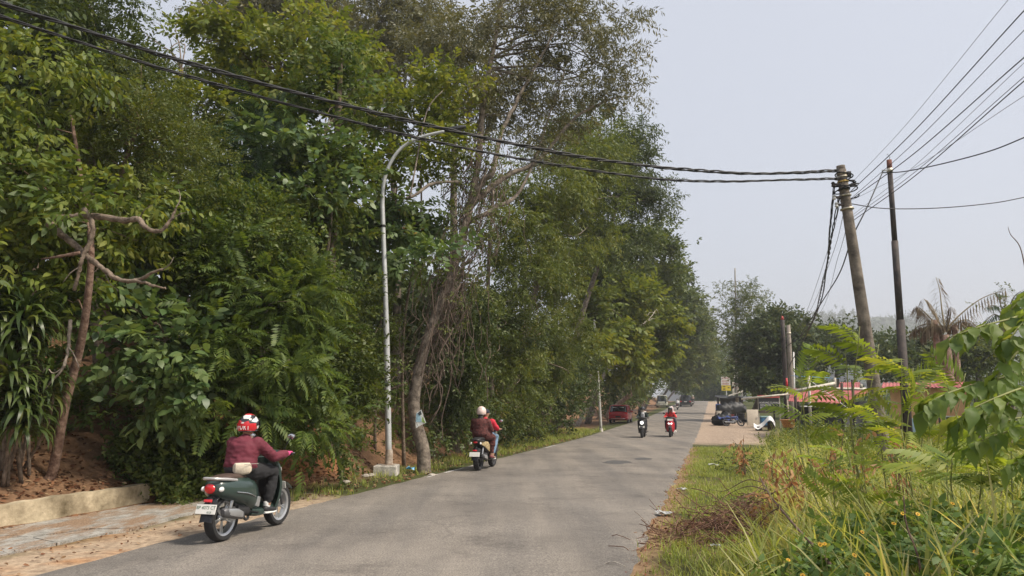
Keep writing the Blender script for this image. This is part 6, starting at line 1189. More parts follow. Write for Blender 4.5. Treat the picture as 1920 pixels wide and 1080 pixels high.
def helmet(body, head, m, look=(1, 0, 0), visor=True, trim=None, size=1.0):
    """open-face shell with a cut-away front, rim and visor"""
    fw = np.array(look, float); fw /= np.linalg.norm(fw); ang = math.atan2(fw[1], fw[0]); r = np.array([.145, .128, .145]) * size; V = []; F = []; n = 28; mm = 14
    for i in range(mm + 1):
        for j in range(n):
            t = 2 * math.pi * j / n; front = max(0, math.cos(t)); low = 2.15 - .75 * smooth(.15, .75, np.float64(front)); ph = low * i / mm
            V.append((r[0] * math.sin(ph) * math.cos(t), r[1] * math.sin(ph) * math.sin(t), r[2] * math.cos(ph)))
    k = len(V); V += [(x * .9, y * .9, z * .9) for x, y, z in V]
    for i in range(mm):
        for j in range(n): a_ = i * n + j; b_ = i * n + (j + 1) % n; F.append((a_, a_ + n, b_ + n, b_)); F.append((a_ + k, b_ + k, b_ + n + k, a_ + n + k))
    for j in range(n): a_ = mm * n + j; b_ = mm * n + (j + 1) % n; F.append((a_, a_ + k, b_ + k, b_))
    R_ = Matrix.Rotation(ang, 3, 'Z'); c = Vector(head) + Vector((0, 0, .025)); g = G().add([tuple(R_ @ Vector(v) + c) for v in V], F); ho = g.build('helmet', m, body, angle=60)
    if visor:
        gr = [[tuple(R_ @ Vector((.158 * size * math.sin(ph) * math.cos(t), .142 * size * math.sin(ph) * math.sin(t), .158 * size * math.cos(ph))) + c) for t in np.linspace(-1.0, 1.0, 9)] for ph in np.linspace(1.05, 1.75, 5)]; G().sheet(gr, .003).build('visor', glass_mat('visor_glass', (.04, .04, .045)), ho)
    if trim is not None:
        rg = [tuple(R_ @ Vector((r[0] * 1.01 * math.sin(2.12) * math.cos(t), r[1] * 1.01 * math.sin(2.12) * math.sin(t), r[2] * math.cos(2.12))) + c) for t in np.linspace(1.3, 2 * math.pi - 1.3, 20)]; G().tube(rg, .010, 6).build('rim', trim, ho)
    return ho, c
def pose(hx=-.28, z=0.0, lean=.08, hx_hand=.372, foot=(.12, .155, .335), wide=.16, reach=True):
    d = dict(hip=(hx, 0, .865 + z), waist=(hx + .02, 0, .99 + z), chest=(hx + .02 + lean * .6, 0, 1.13 + z), neck=(hx + .03 + lean, 0, 1.265 + z), head=(hx + .06 + lean * 1.25, 0, 1.405 + z), shoulder=(hx + .02 + lean * .9, .175, 1.205 + z), thigh=(hx + .06, .095, .845 + z), knee=(hx + .50, wide + .02, .80 + z), ankle=foot, hand=(hx_hand, .31, 1.0), elbow=((hx + lean + hx_hand) / 2 - .03, .285, 1.0 + z)); return d
def at_road(px, Y, dz=0.0):
    x = P(px, 748, Y)[0]; s_, t_ = st(x, Y); return np.array([x, Y, float(zr(s_)) + .03 * (1 - (float(t_) / 2.95) ** 2) + .004 + dz])
H = math.radians(75)
# 1 near green scooter and rider in the maroon jacket
p1 = np.array([-3.47, 10.17, 0.0]); s_, t_ = st(p1[0], p1[1]); p1[2] = float(zr(s_)) + .03 * (1 - (float(t_) / 2.95) ** 2) + .004; rz1 = math.radians(76)
green = paint('scooter_dark_green', (.030, .052, .045))
scooter('dark green retro scooter with a brown seat ridden toward the hill, nearest the camera', p1, rz1, green, green, seat_brown, mat('rail_silver', (.50, .49, .48), .4, .1, 6, metal=.4), alloy, ('BP 4073 CT', '02.25'))
maroon = mat('maroon_jacket', (.125, .018, .032), .8, .10, 5, .3, 14, col2=(.145, .022, .038))
J = pose(-.30, -.02, .06, .372); body, hd_ = person('person in a maroon jacket with pink gloves riding the dark green scooter', p1, rz1, J, dict(top=maroon, bottom=mat('black_trousers', (.018, .018, .02), .85, .25, 8, .4, 12), shoe=mat('sneaker_black', (.025, .025, .027), .6, .2, 20), sole=mat('sole_white', (.74, .74, .72), .6, .06), sock=mat('sock_white', (.72, .72, .70), .9, .06), glove=mat('glove_pink', (.62, .07, .22), .7, .12, 10)), .013, bulk=1.2)
# patterned helmet: black, white and red print
m, n, l = _nodes('printed_helmet'); o_ = n.new('ShaderNodeOutputMaterial'); b_ = n.new('ShaderNodeBsdfPrincipled'); l.new(b_.outputs[0], o_.inputs[0]); b_.inputs['Roughness'].default_value = .25; b_.inputs['Coat Weight'].default_value = .6
tc = n.new('ShaderNodeTexCoord'); mp = n.new('ShaderNodeMapping'); mp.inputs['Scale'].default_value = (1, 1, 1.9); l.new(tc.outputs['Object'], mp.inputs['Vector']); vz = n.new('ShaderNodeTexVoronoi'); vz.inputs['Scale'].default_value = 13; l.new(mp.outputs[0], vz.inputs['Vector']); sp2 = n.new('ShaderNodeSeparateColor'); l.new(vz.outputs['Color'], sp2.inputs[0]); rp = n.new('ShaderNodeValToRGB'); rp.color_ramp.interpolation = 'CONSTANT'; e = rp.color_ramp.elements; e[0].color = (.02, .02, .022, 1); e[1].position = .34; e[1].color = (.70, .69, .66, 1)
for ps, cc in ((.50, (.20, .20, .21)), (.60, (.55, .025, .03)), (.84, (.03, .03, .032))): q = e.new(ps); q.color = (*cc, 1)
l.new(sp2.outputs[0], rp.inputs[0]); l.new(rp.outputs[0], b_.inputs['Base Color']); MATS['printed_helmet'] = m
ho, hc = helmet(body, hd_, m, trim=plastic, size=1.03)
redp = mat('helmet_red', (.60, .025, .035), .25, .08, 8, coat=.5); gr = [[tuple(Vector(hc) + Vector((.154 * math.sin(ph) * math.cos(t), .137 * math.sin(ph) * math.sin(t), .154 * math.cos(ph)))) for t in np.linspace(1.75, 4.53, 14)] for ph in np.linspace(1.42, 2.08, 5)]; G().sheet(gr, .004).build('red_band', redp, ho)
for k, ch in enumerate('SPORT'):
    t = math.pi + (2 - k) * -.30 * -1; t = math.pi - (k - 2) * -.31; c = Vector(hc) + Vector((.1585 * math.sin(1.74) * math.cos(t), .1415 * math.sin(1.74) * math.sin(t), .158 * math.cos(1.74))); lettering(ch, .105, mat('helmet_letter_white', (.80, .74, .74), .4, .05), ho, tuple(c), (math.radians(80), 0, t + math.pi / 2), sx=.56)
bagp = np.array([-.395, -.14, .86]); wb = thing('waist_bag', 'cream waist bag slung at the hip of the maroon-jacketed rider', 'bag', p1, rz1); g = G(); g.loft([(-.11, bagp[0] - .02, .875, .03, .045), (-.08, bagp[0] - .045, .87, .05, .07), (0, bagp[0] - .05, .865, .06, .078), (.09, bagp[0] - .03, .87, .05, .07), (.12, bagp[0], .875, .03, .045)], 14, 'y', 3.2); g.v = [tuple(Rot('Z', 38) @ Vector((x + .33, y, z)) + Vector((-.33, -.05, 0))) for x, y, z in g.v]; bgo = g.build('pouch', mat('cream_cloth', (.62, .54, .42), .9, .1, 10, .3, 30), wb); g = G().tube([(-.09 + bagp[0] * 0 - .40, -.19, .925), (-.36, -.235, .925), (-.29, -.26, .92)], .004, 5); g.build('zip', mat('zip_grey', (.35, .32, .28), .6, .1), bgo)
# 2 two-up scooter
p2 = at_road(911, 20.1); sc2 = scooter('black scooter with gold side panels carrying two people up the left lane', p2, H, plastic, plastic, seat_black, plastic, engine_m, None, retro=False)
G().loft([(-.80, -.10, .715, .01, .03), (-.55, -.155, .665, .012, .07), (-.32, -.17, .61, .012, .11), (-.18, -.165, .54, .01, .09)], 12, 'x', 2.4).build('gold_panel', mat('gold_print', (.34, .26, .13), .5, .6, 22, col2=(.42, .33, .18)), sc2)
redsh = mat('red_shirt', (.55, .025, .05), .85, .1, 8); jeans = mat('jeans', (.16, .25, .36), .9, .2, 12); J = pose(-.12, .03, .08, .372); body, hd_ = person('person in a red T-shirt and dark cap steering the two-up scooter', p2, H, J, dict(top=redsh, sleeve=3, bottom=jeans, shoe=mat('sandal_tan', (.30, .24, .18), .8, .1)), .019)
cm = mat('cap_navy', (.018, .022, .035), .85, .15, 10); g = G(); V_ = []; g.ball(tuple(hd_ + [0, 0, .03]), (.112, .095, .095), 16, 10); g.v = [(x, y, max(z, hd_[2] + .015)) for x, y, z in g.v]; cap = g.build('cap', cm, body); G().sheet([[(hd_[0] + .09 + .09 * f, hd_[1] + q * .07 * (1 - .35 * f), hd_[2] + .035 - .012 * f) for q in (-1, 0, 1)] for f in (0, .5, 1)], .006).build('cap_peak', cm, cap)
batik = mat('batik_dark_red', (.030, .012, .013), .9, .5, 30, col2=(.11, .032, .028)); J = pose(-.50, .06, .04, -.05, foot=(-.12, .19, .36), wide=.21); J['hand'] = (-.12, .17, 1.02); J['elbow'] = (-.33, .27, 1.0); J['knee'] = (-.10, .22, .82)
body, hd_ = person('person in a dark red batik tunic and pale pink helmet riding pillion', p2, H, J, dict(top=batik, bottom=batik, skirt=True, long=True, shoe=mat('sandal_red', (.20, .06, .06), .8, .1), sole=plastic), .019, bulk=1.1)
helmet(body, hd_, paint('helmet_pale_pink', (.76, .60, .55)), trim=plastic); g = G(); etube(g, [hd_ + [-.07, 0, -.05], hd_ + [-.115, 0, -.16], hd_ + [-.15, 0, -.30], hd_ + [-.155, 0, -.38]], [(.07, .035), (.075, .035), (.055, .025), (.03, .015)]); mkobj('hair', remeshed(g, .014, 2), mat('hair_black', (.014, .012, .012), .5, .2, 20), body)
# 3 and 4 oncoming
H2 = H + math.pi
p3 = at_road(1204, 39.2); scooter('black scooter with a round lit headlight coming toward the camera on the left', p3, H2, plastic, plastic, seat_black, plastic, engine_m, None, True, True, mat('front_black', (.02, .021, .023), .3, .1, 5, coat=.4))
gshirt = mat('grey_white_shirt', (.50, .50, .52), .9, .12, 14); J = pose(-.25, .02, .06, .372); body, hd_ = person('person in pale shirt and dark green jacket on the oncoming black scooter', p3, H2, J, dict(top=mat('dark_green_jacket', (.020, .034, .030), .85, .2, 8), bottom=mat('dark_trousers', (.022, .023, .028), .9, .2, 8), shoe=mat('shoe_dark', (.03, .03, .03), .7, .1), sole=plastic), .024, face=True)
helmet(body, hd_, paint('helmet_dark', (.03, .028, .028)), trim=plastic); g = G(); etube(g, [hd_ + [.02, 0, -.11], hd_ + [.08, 0, -.22], hd_ + [.05, 0, -.38], hd_ + [.03, 0, -.48]], [(.07, .06), (.10, .05), (.11, .06), (.09, .05)]); mkobj('shirt_front', remeshed(g, .016, 2), gshirt, body); g = G(); etube(g, [hd_ + [.02, 0, .06], hd_ + [.03, 0, -.04], hd_ + [.02, 0, -.14]], [(.07, .085), (.095, .075), (.085, .075)]); g2 = mkobj('headscarf', remeshed(g, .014, 2), mat('scarf_beige', (.50, .43, .36), .9, .1, 10), body)
p4 = at_road(1256, 40.2); redsc = paint('scooter_red', (.50, .02, .035)); scooter('red scooter with two people coming toward the camera on the right', p4, H2, redsc, plastic, seat_black, plastic, engine_m, None, False, True)
G().box((.545, 0, .44), (.01, .2, .02)).build('tmp_trim', plastic, None) if False else None
redj = mat('red_jacket', (.60, .03, .03), .85, .12, 8); J = pose(-.20, .02, .06, .372, wide=.2); body, hd_ = person('person in a bright red jacket and silver helmet riding the red scooter', p4, H2, J, dict(top=redj, bottom=mat('navy_trousers', (.022, .024, .036), .9, .2, 8), shoe=mat('shoe_white', (.66, .64, .60), .7, .1)), .024, face=True)
helmet(body, hd_, paint('helmet_silver', (.42, .41, .39)), trim=plastic); g = G(); [etube(g, [hd_ + [.02, s * .085, 0], hd_ + [.04, s * .095, -.12], hd_ + [.05, s * .09, -.24]], [.03, .032, .02]) for s in (-1, 1)]; mkobj('hair', remeshed(g, .014, 2), MATS['hair_black'], body)
J = pose(-.52, .06, .04, .0, foot=(-.10, .24, .34), wide=.24); J['hand'] = (-.22, .17, 1.0); J['elbow'] = (-.4, .27, 1.0); J['knee'] = (-.08, .25, .80)
J = {k: (np.array(v) + [0, .05, 0] if k in ('hip', 'waist', 'chest', 'neck', 'head') else v) for k, v in J.items()}
body, hd_ = person('person in pale pink behind the red-jacketed rider on the red scooter', p4, H2, J, dict(top=mat('pale_pink_top', (.62, .46, .46), .9, .1, 8), bottom=MATS['navy_trousers'], shoe=MATS['shoe_white']), .026, face=True); g = G(); etube(g, [hd_ + [-.01, 0, .09], hd_ + [-.015, 0, 0], hd_ + [-.02, 0, -.12], hd_ + [-.03, 0, -.26]], [(.075, .085), (.10, .10), (.10, .095), (.14, .10)]); mkobj('headscarf', remeshed(g, .016, 2), mat('scarf_pale_pink', (.70, .55, .55), .9, .08, 10), body)
# 5 far rider in white, 6 rider ahead of the black car
p5 = at_road(1270, 107); scooter('far black scooter following the black car', p5, H, plastic, plastic, seat_black, plastic, engine_m, None, False); body, hd_ = person('person in a white shirt riding away far up the road', p5, H, pose(-.3, .02, .05, .372), dict(top=mat('white_shirt', (.74, .74, .75), .9, .06), bottom=MATS['black_trousers'], shoe=MATS['shoe_dark'], sole=plastic), .034); helmet(body, hd_, paint('helmet_black', (.02, .02, .022)), visor=False)
p6 = at_road(1299, 131); scooter('far scooter half hidden beyond the black car', p6, H, plastic, plastic, seat_black, plastic, engine_m, None, False); body, hd_ = person('person in a white helmet half hidden beyond the black car', p6, H, pose(-.3, .12, .05, .372), dict(top=mat('tan_shirt', (.30, .22, .18), .9, .1), bottom=MATS['black_trousers'], shoe=MATS['shoe_dark'], sole=plastic), .034); helmet(body, hd_, paint('helmet_white', (.78, .77, .76)), visor=False, size=1.15)

# ------------------------------------------------------------------ cars
def car(name, label, loc, rz, L, W, Hh, body, style, cat='car', plate=None):
    root = thing(name, label, cat, loc, rz, None); w = W / 2; wr = .31; gl = glass_mat('car_glass', (.018, .02, .022)); belt = .95 if style != 'hatch' else .86; gc = .20
    f, r = L / 2, -L / 2
    G().loft([(r, 0, .62, w * .86, .24, 4), (r + .05, 0, .60, w * .95, .33, 4.5), (r + .35, 0, (gc + belt) / 2, w, (belt - gc) / 2, 5), (0, 0, (gc + belt) / 2, w, (belt - gc) / 2, 5), (f - 1.0, 0, (gc + belt) / 2 - .01, w, (belt - gc) / 2 - .01, 5), (f - .35, 0, .56, w * .97, .31, 4.5), (f - .06, 0, .52, w * .9, .25, 4), (f, 0, .50, w * .8, .18, 4)], 24, 'x').build('body', body, root)
    rear_in = .12 if style == 'suv' else .18 if style == 'van' else .30; frt = {'suv': f - 1.35, 'van': f - .55, 'hatch': f - 1.25}[style]
    gh = G(); gh.loft([(belt - .04, (r + .04 + frt + .3) / 2, 0, (frt + .3 - r - .04) / 2, w * .96, 6), (belt + .25, (r + rear_in * .5 + frt) / 2, 0, (frt - r - rear_in * .5) / 2, w * .90, 6), (Hh - .10, (r + rear_in + frt - .35) / 2, 0, (frt - .35 - r - rear_in) / 2, w * .82, 6), (Hh - .05, (r + rear_in + frt - .37) / 2, 0, (frt - .39 - r - rear_in) / 2, w * .80, 6)], 28, 'z'); cab = gh.build('cabin_glass', gl, root)
    G().loft([(Hh - .10, (r + rear_in + frt - .35) / 2, 0, (frt - .33 - r - rear_in) / 2, w * .835, 6), (Hh - .03, (r + rear_in + frt - .38) / 2, 0, (frt - .40 - r - rear_in) / 2, w * .80, 6), (Hh, (r + rear_in + frt - .38) / 2, 0, (frt - .7 - r - rear_in) / 2, w * .66, 4)], 28, 'z').build('roof', body, root)
    for s in (-1, 1):
        for xa, xb in ((r + .10, r + rear_in + .06), ((r + frt) / 2 - .1, (r + frt) / 2 - .12), (frt + .22, frt - .42)):
            V, F = tube_np(np.array([(xa, s * w * .945, belt - .02), (xb, s * w * .825, Hh - .08)]), .045, 6); np_obj('pillar', V, F, body, root, smooth=True)
    for sx in (f - .78, r + .72):
        for s in (-1, 1):
            wo = wheel(root, sx, wr, .19, alloy, y=s * (w - .09)); G().lathe([(wr + .05, -.10), (wr + .055, .0), (wr + .05, .10)], (sx, s * (w - .10), wr), 'y', 22).build('wheel_arch', plastic, wo) if False else None
    bm_ = plastic if style == 'suv' else body
    G().loft([(r - .03, 0, .42, w * .85, .10, 4), (r + .04, 0, .42, w * .97, .13, 4), (r + .2, 0, .42, w * 1.0, .12, 4)], 18, 'x').build('rear_bumper', bm_, root); G().box((r - .035, 0, .36), (.02, W * .72, .05), None, .006).build('bumper_strip', chrome, root)
    G().loft([(f + .02, 0, .40, w * .8, .10, 4), (f - .05, 0, .40, w * .93, .13, 4), (f - .3, 0, .40, w * 1.0, .12, 4)], 18, 'x').build('front_bumper', bm_, root)
    for s in (-1, 1): G().box((r + .02, s * w * .80, .80), (.07, w * .26, .16 if style != 'van' else .24), None, .02).build('tail_light', lensr if style != 'van' else plastic, root); G().box((f - .12, s * w * .70, .66), (.10, w * .34, .13), None, .03).build('headlight', lensw, root); G().ball((frt + .05, s * (w + .07), belt + .06), (.06, .09, .07), 10, 7).build('wing_mirror', body, root)
    pl = G().box((r - .045 if style != 'suv' else r - .01, 0, .52 if style != 'suv' else .78), (.012, .43, .135), None, .004).build('number_plate', plate_w if style != 'hatch' else plastic, root, smooth=False)
    if plate: lettering(plate, .09, plate_ink, pl, (r - .053 if style != 'suv' else r - .018, 0, .52 if style != 'suv' else .78), (math.pi / 2, 0, -math.pi / 2))
    return root
def on_g(px, Y): return on(px, Y)
c1 = lbase(63, .75); r1 = car('parked_car', 'red hatchback parked on the left verge, its dark rear window toward the camera', c1, H, 3.7, 1.62, 1.48, paint('car_red', (.42, .015, .025)), 'hatch'); G().box((-1.60, 0, 1.26), (.02, .9, .06), Rot('Y', 22)).build('window_sticker', MATS['white_paint'], r1, smooth=False)
c2 = lbase(119, 1.0); car('parked_van', 'cream van parked far up the left verge', c2, H, 3.9, 1.66, 1.92, mat('car_cream', (.42, .42, .34), .4, .08, 3), 'van', 'van')
c3 = at_road(1286, 122); car('black_car', 'black sport utility car driving away near the crest of the road', c3, H, 4.5, 1.84, 1.82, paint('car_black', (.014, .014, .016)), 'suv')
# parked scooters under the trees on the left, and a dark three-wheeled handcart near the stall
p7 = lbase(84, 1.0); scooter('parked dark scooter in the shade under the left roadside trees', p7, H + .5, plastic, plastic, seat_black, plastic, engine_m, None, False, group='parked scooters')
# wrecked motorcycle lying against the bags
Yw = 55; b = on(1374, Yw); wm = thing('wrecked_motorcycle', 'wrecked dark motorcycle frame lying by the black rubbish bags', 'motorcycle', b, math.radians(8)); wm.rotation_euler = (math.radians(-28), 0, math.radians(8))
wheel(wm, -.55, .29, .09, engine_m); wheel(wm, .6, .29, .08, engine_m); g = G(); [g.tube(spline(q, 4), .022, 6) for q in (([(-.55, 0, .29), (-.1, .05, .3), (.05, 0, .6)]), ([(-.5, 0, .6), (0, 0, .62), (.35, 0, .75)]), ([(.35, 0, .78), (.6, .06, .29)]), ([(.35, 0, .78), (.6, -.06, .29)]), ([(-.1, 0, .3), (.2, 0, .35), (.35, 0, .72)]))]; g.build('frame', engine_m, wm); G().loft([(-.05, 0, .68, .06, .06), (.1, 0, .70, .11, .09), (.3, 0, .72, .10, .08), (.36, 0, .73, .04, .04)], 12, 'x').build('tank', mat('tank_blue', (.03, .05, .16), .4, .15, 5), wm); G().box((.05, 0, .36), (.3, .22, .24), None, .03).build('engine', engine_m, wm); G().loft([(-.6, 0, .66, .05, .03), (-.4, 0, .67, .1, .04), (-.1, 0, .66, .08, .04)], 12, 'x').build('seat', seat_black, wm); G().tube([(.32, -.3, .86), (.36, 0, .82), (.32, .3, .86)], .014, 6).build('handlebar', chrome, wm); G().tube([(-.7, -.15, .3), (.0, -.13, .26)], .03, 8).build('exhaust', chrome, wm)
b = on(1366, 56.2); g_ = [[(b[0] - .9 + .25 * i, b[1] + .25 * (j - 2), b[2] + .62 + .13 * math.sin(i * 1.9 + j) - .07 * abs(j - 2)) for j in range(5)] for i in range(7)]; tag(G().sheet(np.array(g_), .02).build('blue_cloth', mat('blue_cloth', (.04, .07, .24), .9, .2, 8), None), 'crumpled blue cloth thrown over the bags and motorcycle wreck', 'cloth')
# ------------------------------------------------------------------ the yard at the right: shed, sign, junk, house
YS = 38.0; red_roof = mat('faded_red_sheet', (.27, .055, .055), .7, .3, 1.6, .1, 8, col2=(.38, .11, .10)); timber = mat('pale_timber', (.48, .44, .36), .85, .2, 5, .3, 30, col2=(.58, .54, .46)); tarp = mat('grey_tarpaulin', (.055, .058, .06), .7, .3, 2, .3, 6); bluem = mat('blue_sheet', (.06, .20, .36), .5, .2, 4); wood_d = mat('dark_post', (.055, .042, .035), .9, .3, 6)
sh0 = on(1555, YS + 2); shed = thing('scrap_shed', 'low shed with a faded red corrugated roof and open timber frame', 'shed', sh0)
def R0(p_): return np.asarray(p_) - sh0
def sheet_between(a0, a1, b0, b1, n=30, amp=.018):
    """corrugated sheet: edge a0-a1 at the eave, b0-b1 at the ridge"""
    g = []
    for i in range(n * 4 + 1):
        f = i / (n * 4); w = amp * math.sin(i * math.pi / 2); g.append([a0 + (a1 - a0) * f + [0, 0, w], b0 + (b1 - b0) * f + [0, 0, w]])
    return G().sheet(np.array(g), .006)
def roof(a0, a1, b0, b1, k):
    for j in range(k):
        f0, f1 = j / k, (j + 1) / k; dz = np.array([0, 0, .006 * (j % 2)]); A = lambda f: a0 + (a1 - a0) * f + dz; B = lambda f: b0 + (b1 - b0) * f + dz
        sheet_between(A(f0), A(f1 + .01), B(f0), B(f1 + .01), 5).build('roof_sheet', red_roof, shed, angle=80)
roof(R0(P(1478, 752, YS)), R0(P(1572, 757, YS - 1)), R0(P(1484, 729, YS + 3.5)), R0(P(1625, 729, YS + 3.5)), 5)
roof(R0(P(1572, 757, YS - 1)), R0(P(1622, 741, YS)), R0(P(1590, 729.5, YS + 3.3)), R0(P(1632, 729.5, YS + 3.3)), 3)
roof(R0(P(1572, 727, YS + 3.6)), R0(P(1615, 727, YS + 3.6)), R0(P(1575, 717, YS + 6)), R0(P(1612, 717, YS + 6)), 2)
def beam(a_, b_, w, m, name='beam'): V, F = tube_np(np.array([R0(a_), R0(b_)]), w, 4); return np_obj(name, V, F, m, shed)
beam(P(1478, 736, YS - 2), P(1566, 719, YS - 2), .085, timber); beam(P(1535, 729, YS - 1.2), P(1624, 729.5, YS - 1.2), .07, timber); beam(P(1527, 757, YS - 2), P(1546, 730, YS - 2), .035, timber, 'brace'); beam(P(1390, 748, YS + 1), P(1500, 737, YS + 1), .05, timber)
beam(P(1517, 712, YS - 2), P(1612, 782, YS - 4), .018, MATS['white_paint'], 'guy_line')
for a_, b_, c_ in (((1516, 705), (1520, 800), timber), ((1578, 718), (1580, 800), wood_d), ((1598, 712), (1603, 805), wood_d), ((1491, 737), (1492, 790), wood_d), ((1595, 752), (1594, 790), wood_d), ((1565, 708), (1566, 728), timber), ((1614, 720), (1615, 728), timber)):
    p0 = P(*a_, YS - 1.5); p1 = P(*b_, YS - 1.5); beam(p0, [p1[0], p1[1], min(p1[2], float(gz(p1[0], p1[1])))] if b_[1] > 760 else p1, .07, c_, 'post')
g = [[R0(P(1495 + 130 * f, 762 - 10 * f, YS + 1.0)), R0(P(1495 + 130 * f, 800, YS + .6 + .3 * math.sin(f * 9)))] for f in np.linspace(0, 1, 14)]; G().sheet(np.array(g), .02).build('tarpaulin_wall', tarp, shed)
g = [[R0(P(1500 + 75 * f, 706 + 4 * f, YS + 4 + 0 * j) + [0, j * 1.5, .1 * j]) for j in (0, 1)] for f in np.linspace(0, 1, 8)]; G().sheet(np.array(g), .02).build('blue_roof_sheet', bluem, shed)
V, F = tube_np(spline([R0(P(1500, 762, YS - 2)), R0(P(1545, 764, YS - 2)), R0(P(1585, 776, YS - 2.5)), R0(P(1600, 784, YS - 3))], 6), .035, 6); np_obj('bent_pipe', V, F, galv, shed, smooth=True)
# low roof, brown, left of the shed behind the sign
g = [[P(1448 + 50 * f, 738 - 6 * f, 62), P(1440 + 56 * f, 729 - 3 * f, 66)] for f in np.linspace(0, 1, 6)]; lo_ = on(1470, 64); lr = thing('low_roof', 'low brown roof on posts behind the black signboard', 'shelter', lo_); G().sheet(np.array(g) - lo_, .08).build('roof_panel', mat('brown_roof', (.14, .10, .08), .9, .3, 4), lr, smooth=False)
for px in (1450, 1496): a_ = P(px, 736, 63); V, F = tube_np(np.array([on(px, 63), a_]) - lo_, .07, 6); np_obj('post', V, F, wood_d, lr)
# black signboard with painted lettering
Yn = 52; n0 = on(1441, Yn); sg = thing('signboard', 'black signboard with white lettering and a red header on a timber frame', 'sign', n0)
kx = Yn / FPX; board_w = 40 * kx
def N0(px, py, d=0): return np.asarray(P(px, py, Yn + d)) - n0
c = N0(1441.5, 757.5); G().box(c, (38 * kx, .03, 22 * kx)).build('board', mat('sign_black', (.022, .022, .024), .6, .2, 6), sg, smooth=False)
G().box(N0(1441, 743.5), (41 * kx, .06, 5 * kx), None, .01).build('header', mat('sign_red', (.50, .10, .09), .6, .15, 6), sg)
for px in (1421.5, 1461): a_ = N0(px, 741); G().box((a_[0], .03, a_[2] / 2), (.07, .05, a_[2]), None).build('post', timber, sg, smooth=False)
wl_ = mat('sign_white_paint', (.78, .77, .74), .6, .1, 20)
for txt, py, sz, px in (('WARUNG CUWAGA', 755.3, .185, 1423), ('MENERIMA', 759.9, .185, 1425), ('BESI TUA', 764.4, .185, 1425)):
    o = lettering(txt, sz, wl_, sg, tuple(N0(px, py) + [0, -.022, 0]), (math.pi / 2, 0, 0), align='LEFT', sx=.86); o.data.transform(Matrix.Scale(1.0, 4))
G().box(N0(1434, 772.2), (24 * kx, .025, 5 * kx)).build('lower_board', mat('sign_brown', (.10, .075, .055), .8, .3, 10), sg, smooth=False)
# far white and yellow sign
Yf = 95; f0 = on(1362, Yf); fs = thing('roadside_sign', 'far white signboard with a yellow lower panel on a post', 'sign', f0); kf = Yf / FPX
def F0(px, py, d=0): return np.asarray(P(px, py, Yf + d)) - f0
G().box(F0(1360.5, 714.5), (17 * kf, .06, 16 * kf)).build('white_panel', mat('sign_white', (.74, .70, .68), .6, .08, 4), fs, smooth=False); G().box(F0(1361.5, 727.3), (17 * kf, .06, 10 * kf)).build('yellow_panel', mat('sign_yellow', (.72, .56, .05), .6, .1, 4), fs, smooth=False)
rp_ = mat('faded_red_lettering', (.50, .22, .20), .6, .1, 20)
# its lettering is too far off to read: rows of faded strokes
rr_ = random.Random(4)
for py, n_ in ((709, 8), (714.5, 7), (719.5, 8)):
    for k in range(n_): G().box(F0(1354 + 13.5 * (k + .5) / n_, py) + [0, -.036, 0], (rr_.uniform(.035, .075), .008, rr_.uniform(.17, .22))).build('lettering', rp_, fs, smooth=False)
for px, py, w_ in ((1357.5, 725, .34), (1357.5, 729.5, .34), (1366, 727, .2)): G().box(F0(px, py) + [0, -.036, 0], (w_, .008, .11)).build('lettering', mat('dark_lettering', (.06, .05, .04), .6, .1, 20), fs, smooth=False)
V, F = tube_np(np.array([[0, 0, 0], F0(1362, 722) + [0, .08, 0]]), .06, 8); np_obj('post', V, F, galv, fs, smooth=True)
# stall with dark sheet roof
Yk = 88; k0 = on(1372, Yk); stl = thing('junk_stall', 'roadside stall with a flat dark sheet roof stacked with scrap', 'stall', k0)
def K0(px, py, d=0): return np.asarray(P(px, py, Yk + d)) - k0
g = [[K0(1341 + 52 * f, 744 + 2 * math.sin(f * 5) + 3 * f, -1.2), K0(1341 + 52 * f, 741 + 2.5 * f, 1.8)] for f in np.linspace(0, 1, 8)]; G().sheet(np.array(g), .07).build('roof_sheet', tarp, stl, smooth=False)
g = [[K0(1366 + 28 * f, 743 - 9 * f, -1.0), K0(1366 + 28 * f, 741 - 9 * f, 1.0)] for f in np.linspace(0, 1, 4)]; G().sheet(np.array(g), .06).build('plank_roof', timber, stl, smooth=False)
for px, d in ((1345, -1), (1392, -1), (1347, 1.5), (1390, 1.5)): a_ = K0(px, 745, d); G().box((a_[0], a_[1], a_[2] / 2), (.1, .1, a_[2]), None).build('post', wood_d, stl, smooth=False)
G().box(K0(1380, 772), (22 * Yk / FPX, .6, .75)).build('counter', mat('stall_counter', (.20, .15, .11), .8, .3, 4), stl, smooth=False); a_ = K0(1371, 762, 1.6); G().box((a_[0], a_[1], 1.0), (2.6, .05, 1.9), None).build('back_panel', tarp, stl, smooth=False)
g = [[K0(1374 + 20 * f, 735, 3), K0(1374 + 20 * f, 719, 3)] for f in np.linspace(0, 1, 3)]; 
rf_ = thing('rail_frame', 'red painted rail frame behind the far sign', 'fence', on(1385, 97)); o97 = np.array(rf_.location)
for py in (719.5, 727): V, F = tube_np(np.array([P(1373, py, 97), P(1396, py + 1, 97)]) - o97, .05, 6); np_obj('rail', V, F, mat('rail_red', (.42, .10, .08), .7, .2, 4), rf_)
for px in (1374, 1390): V, F = tube_np(np.array([on(px, 97), P(px, 716, 97)]) - o97, .06, 6); np_obj('post', V, F, timber, rf_)
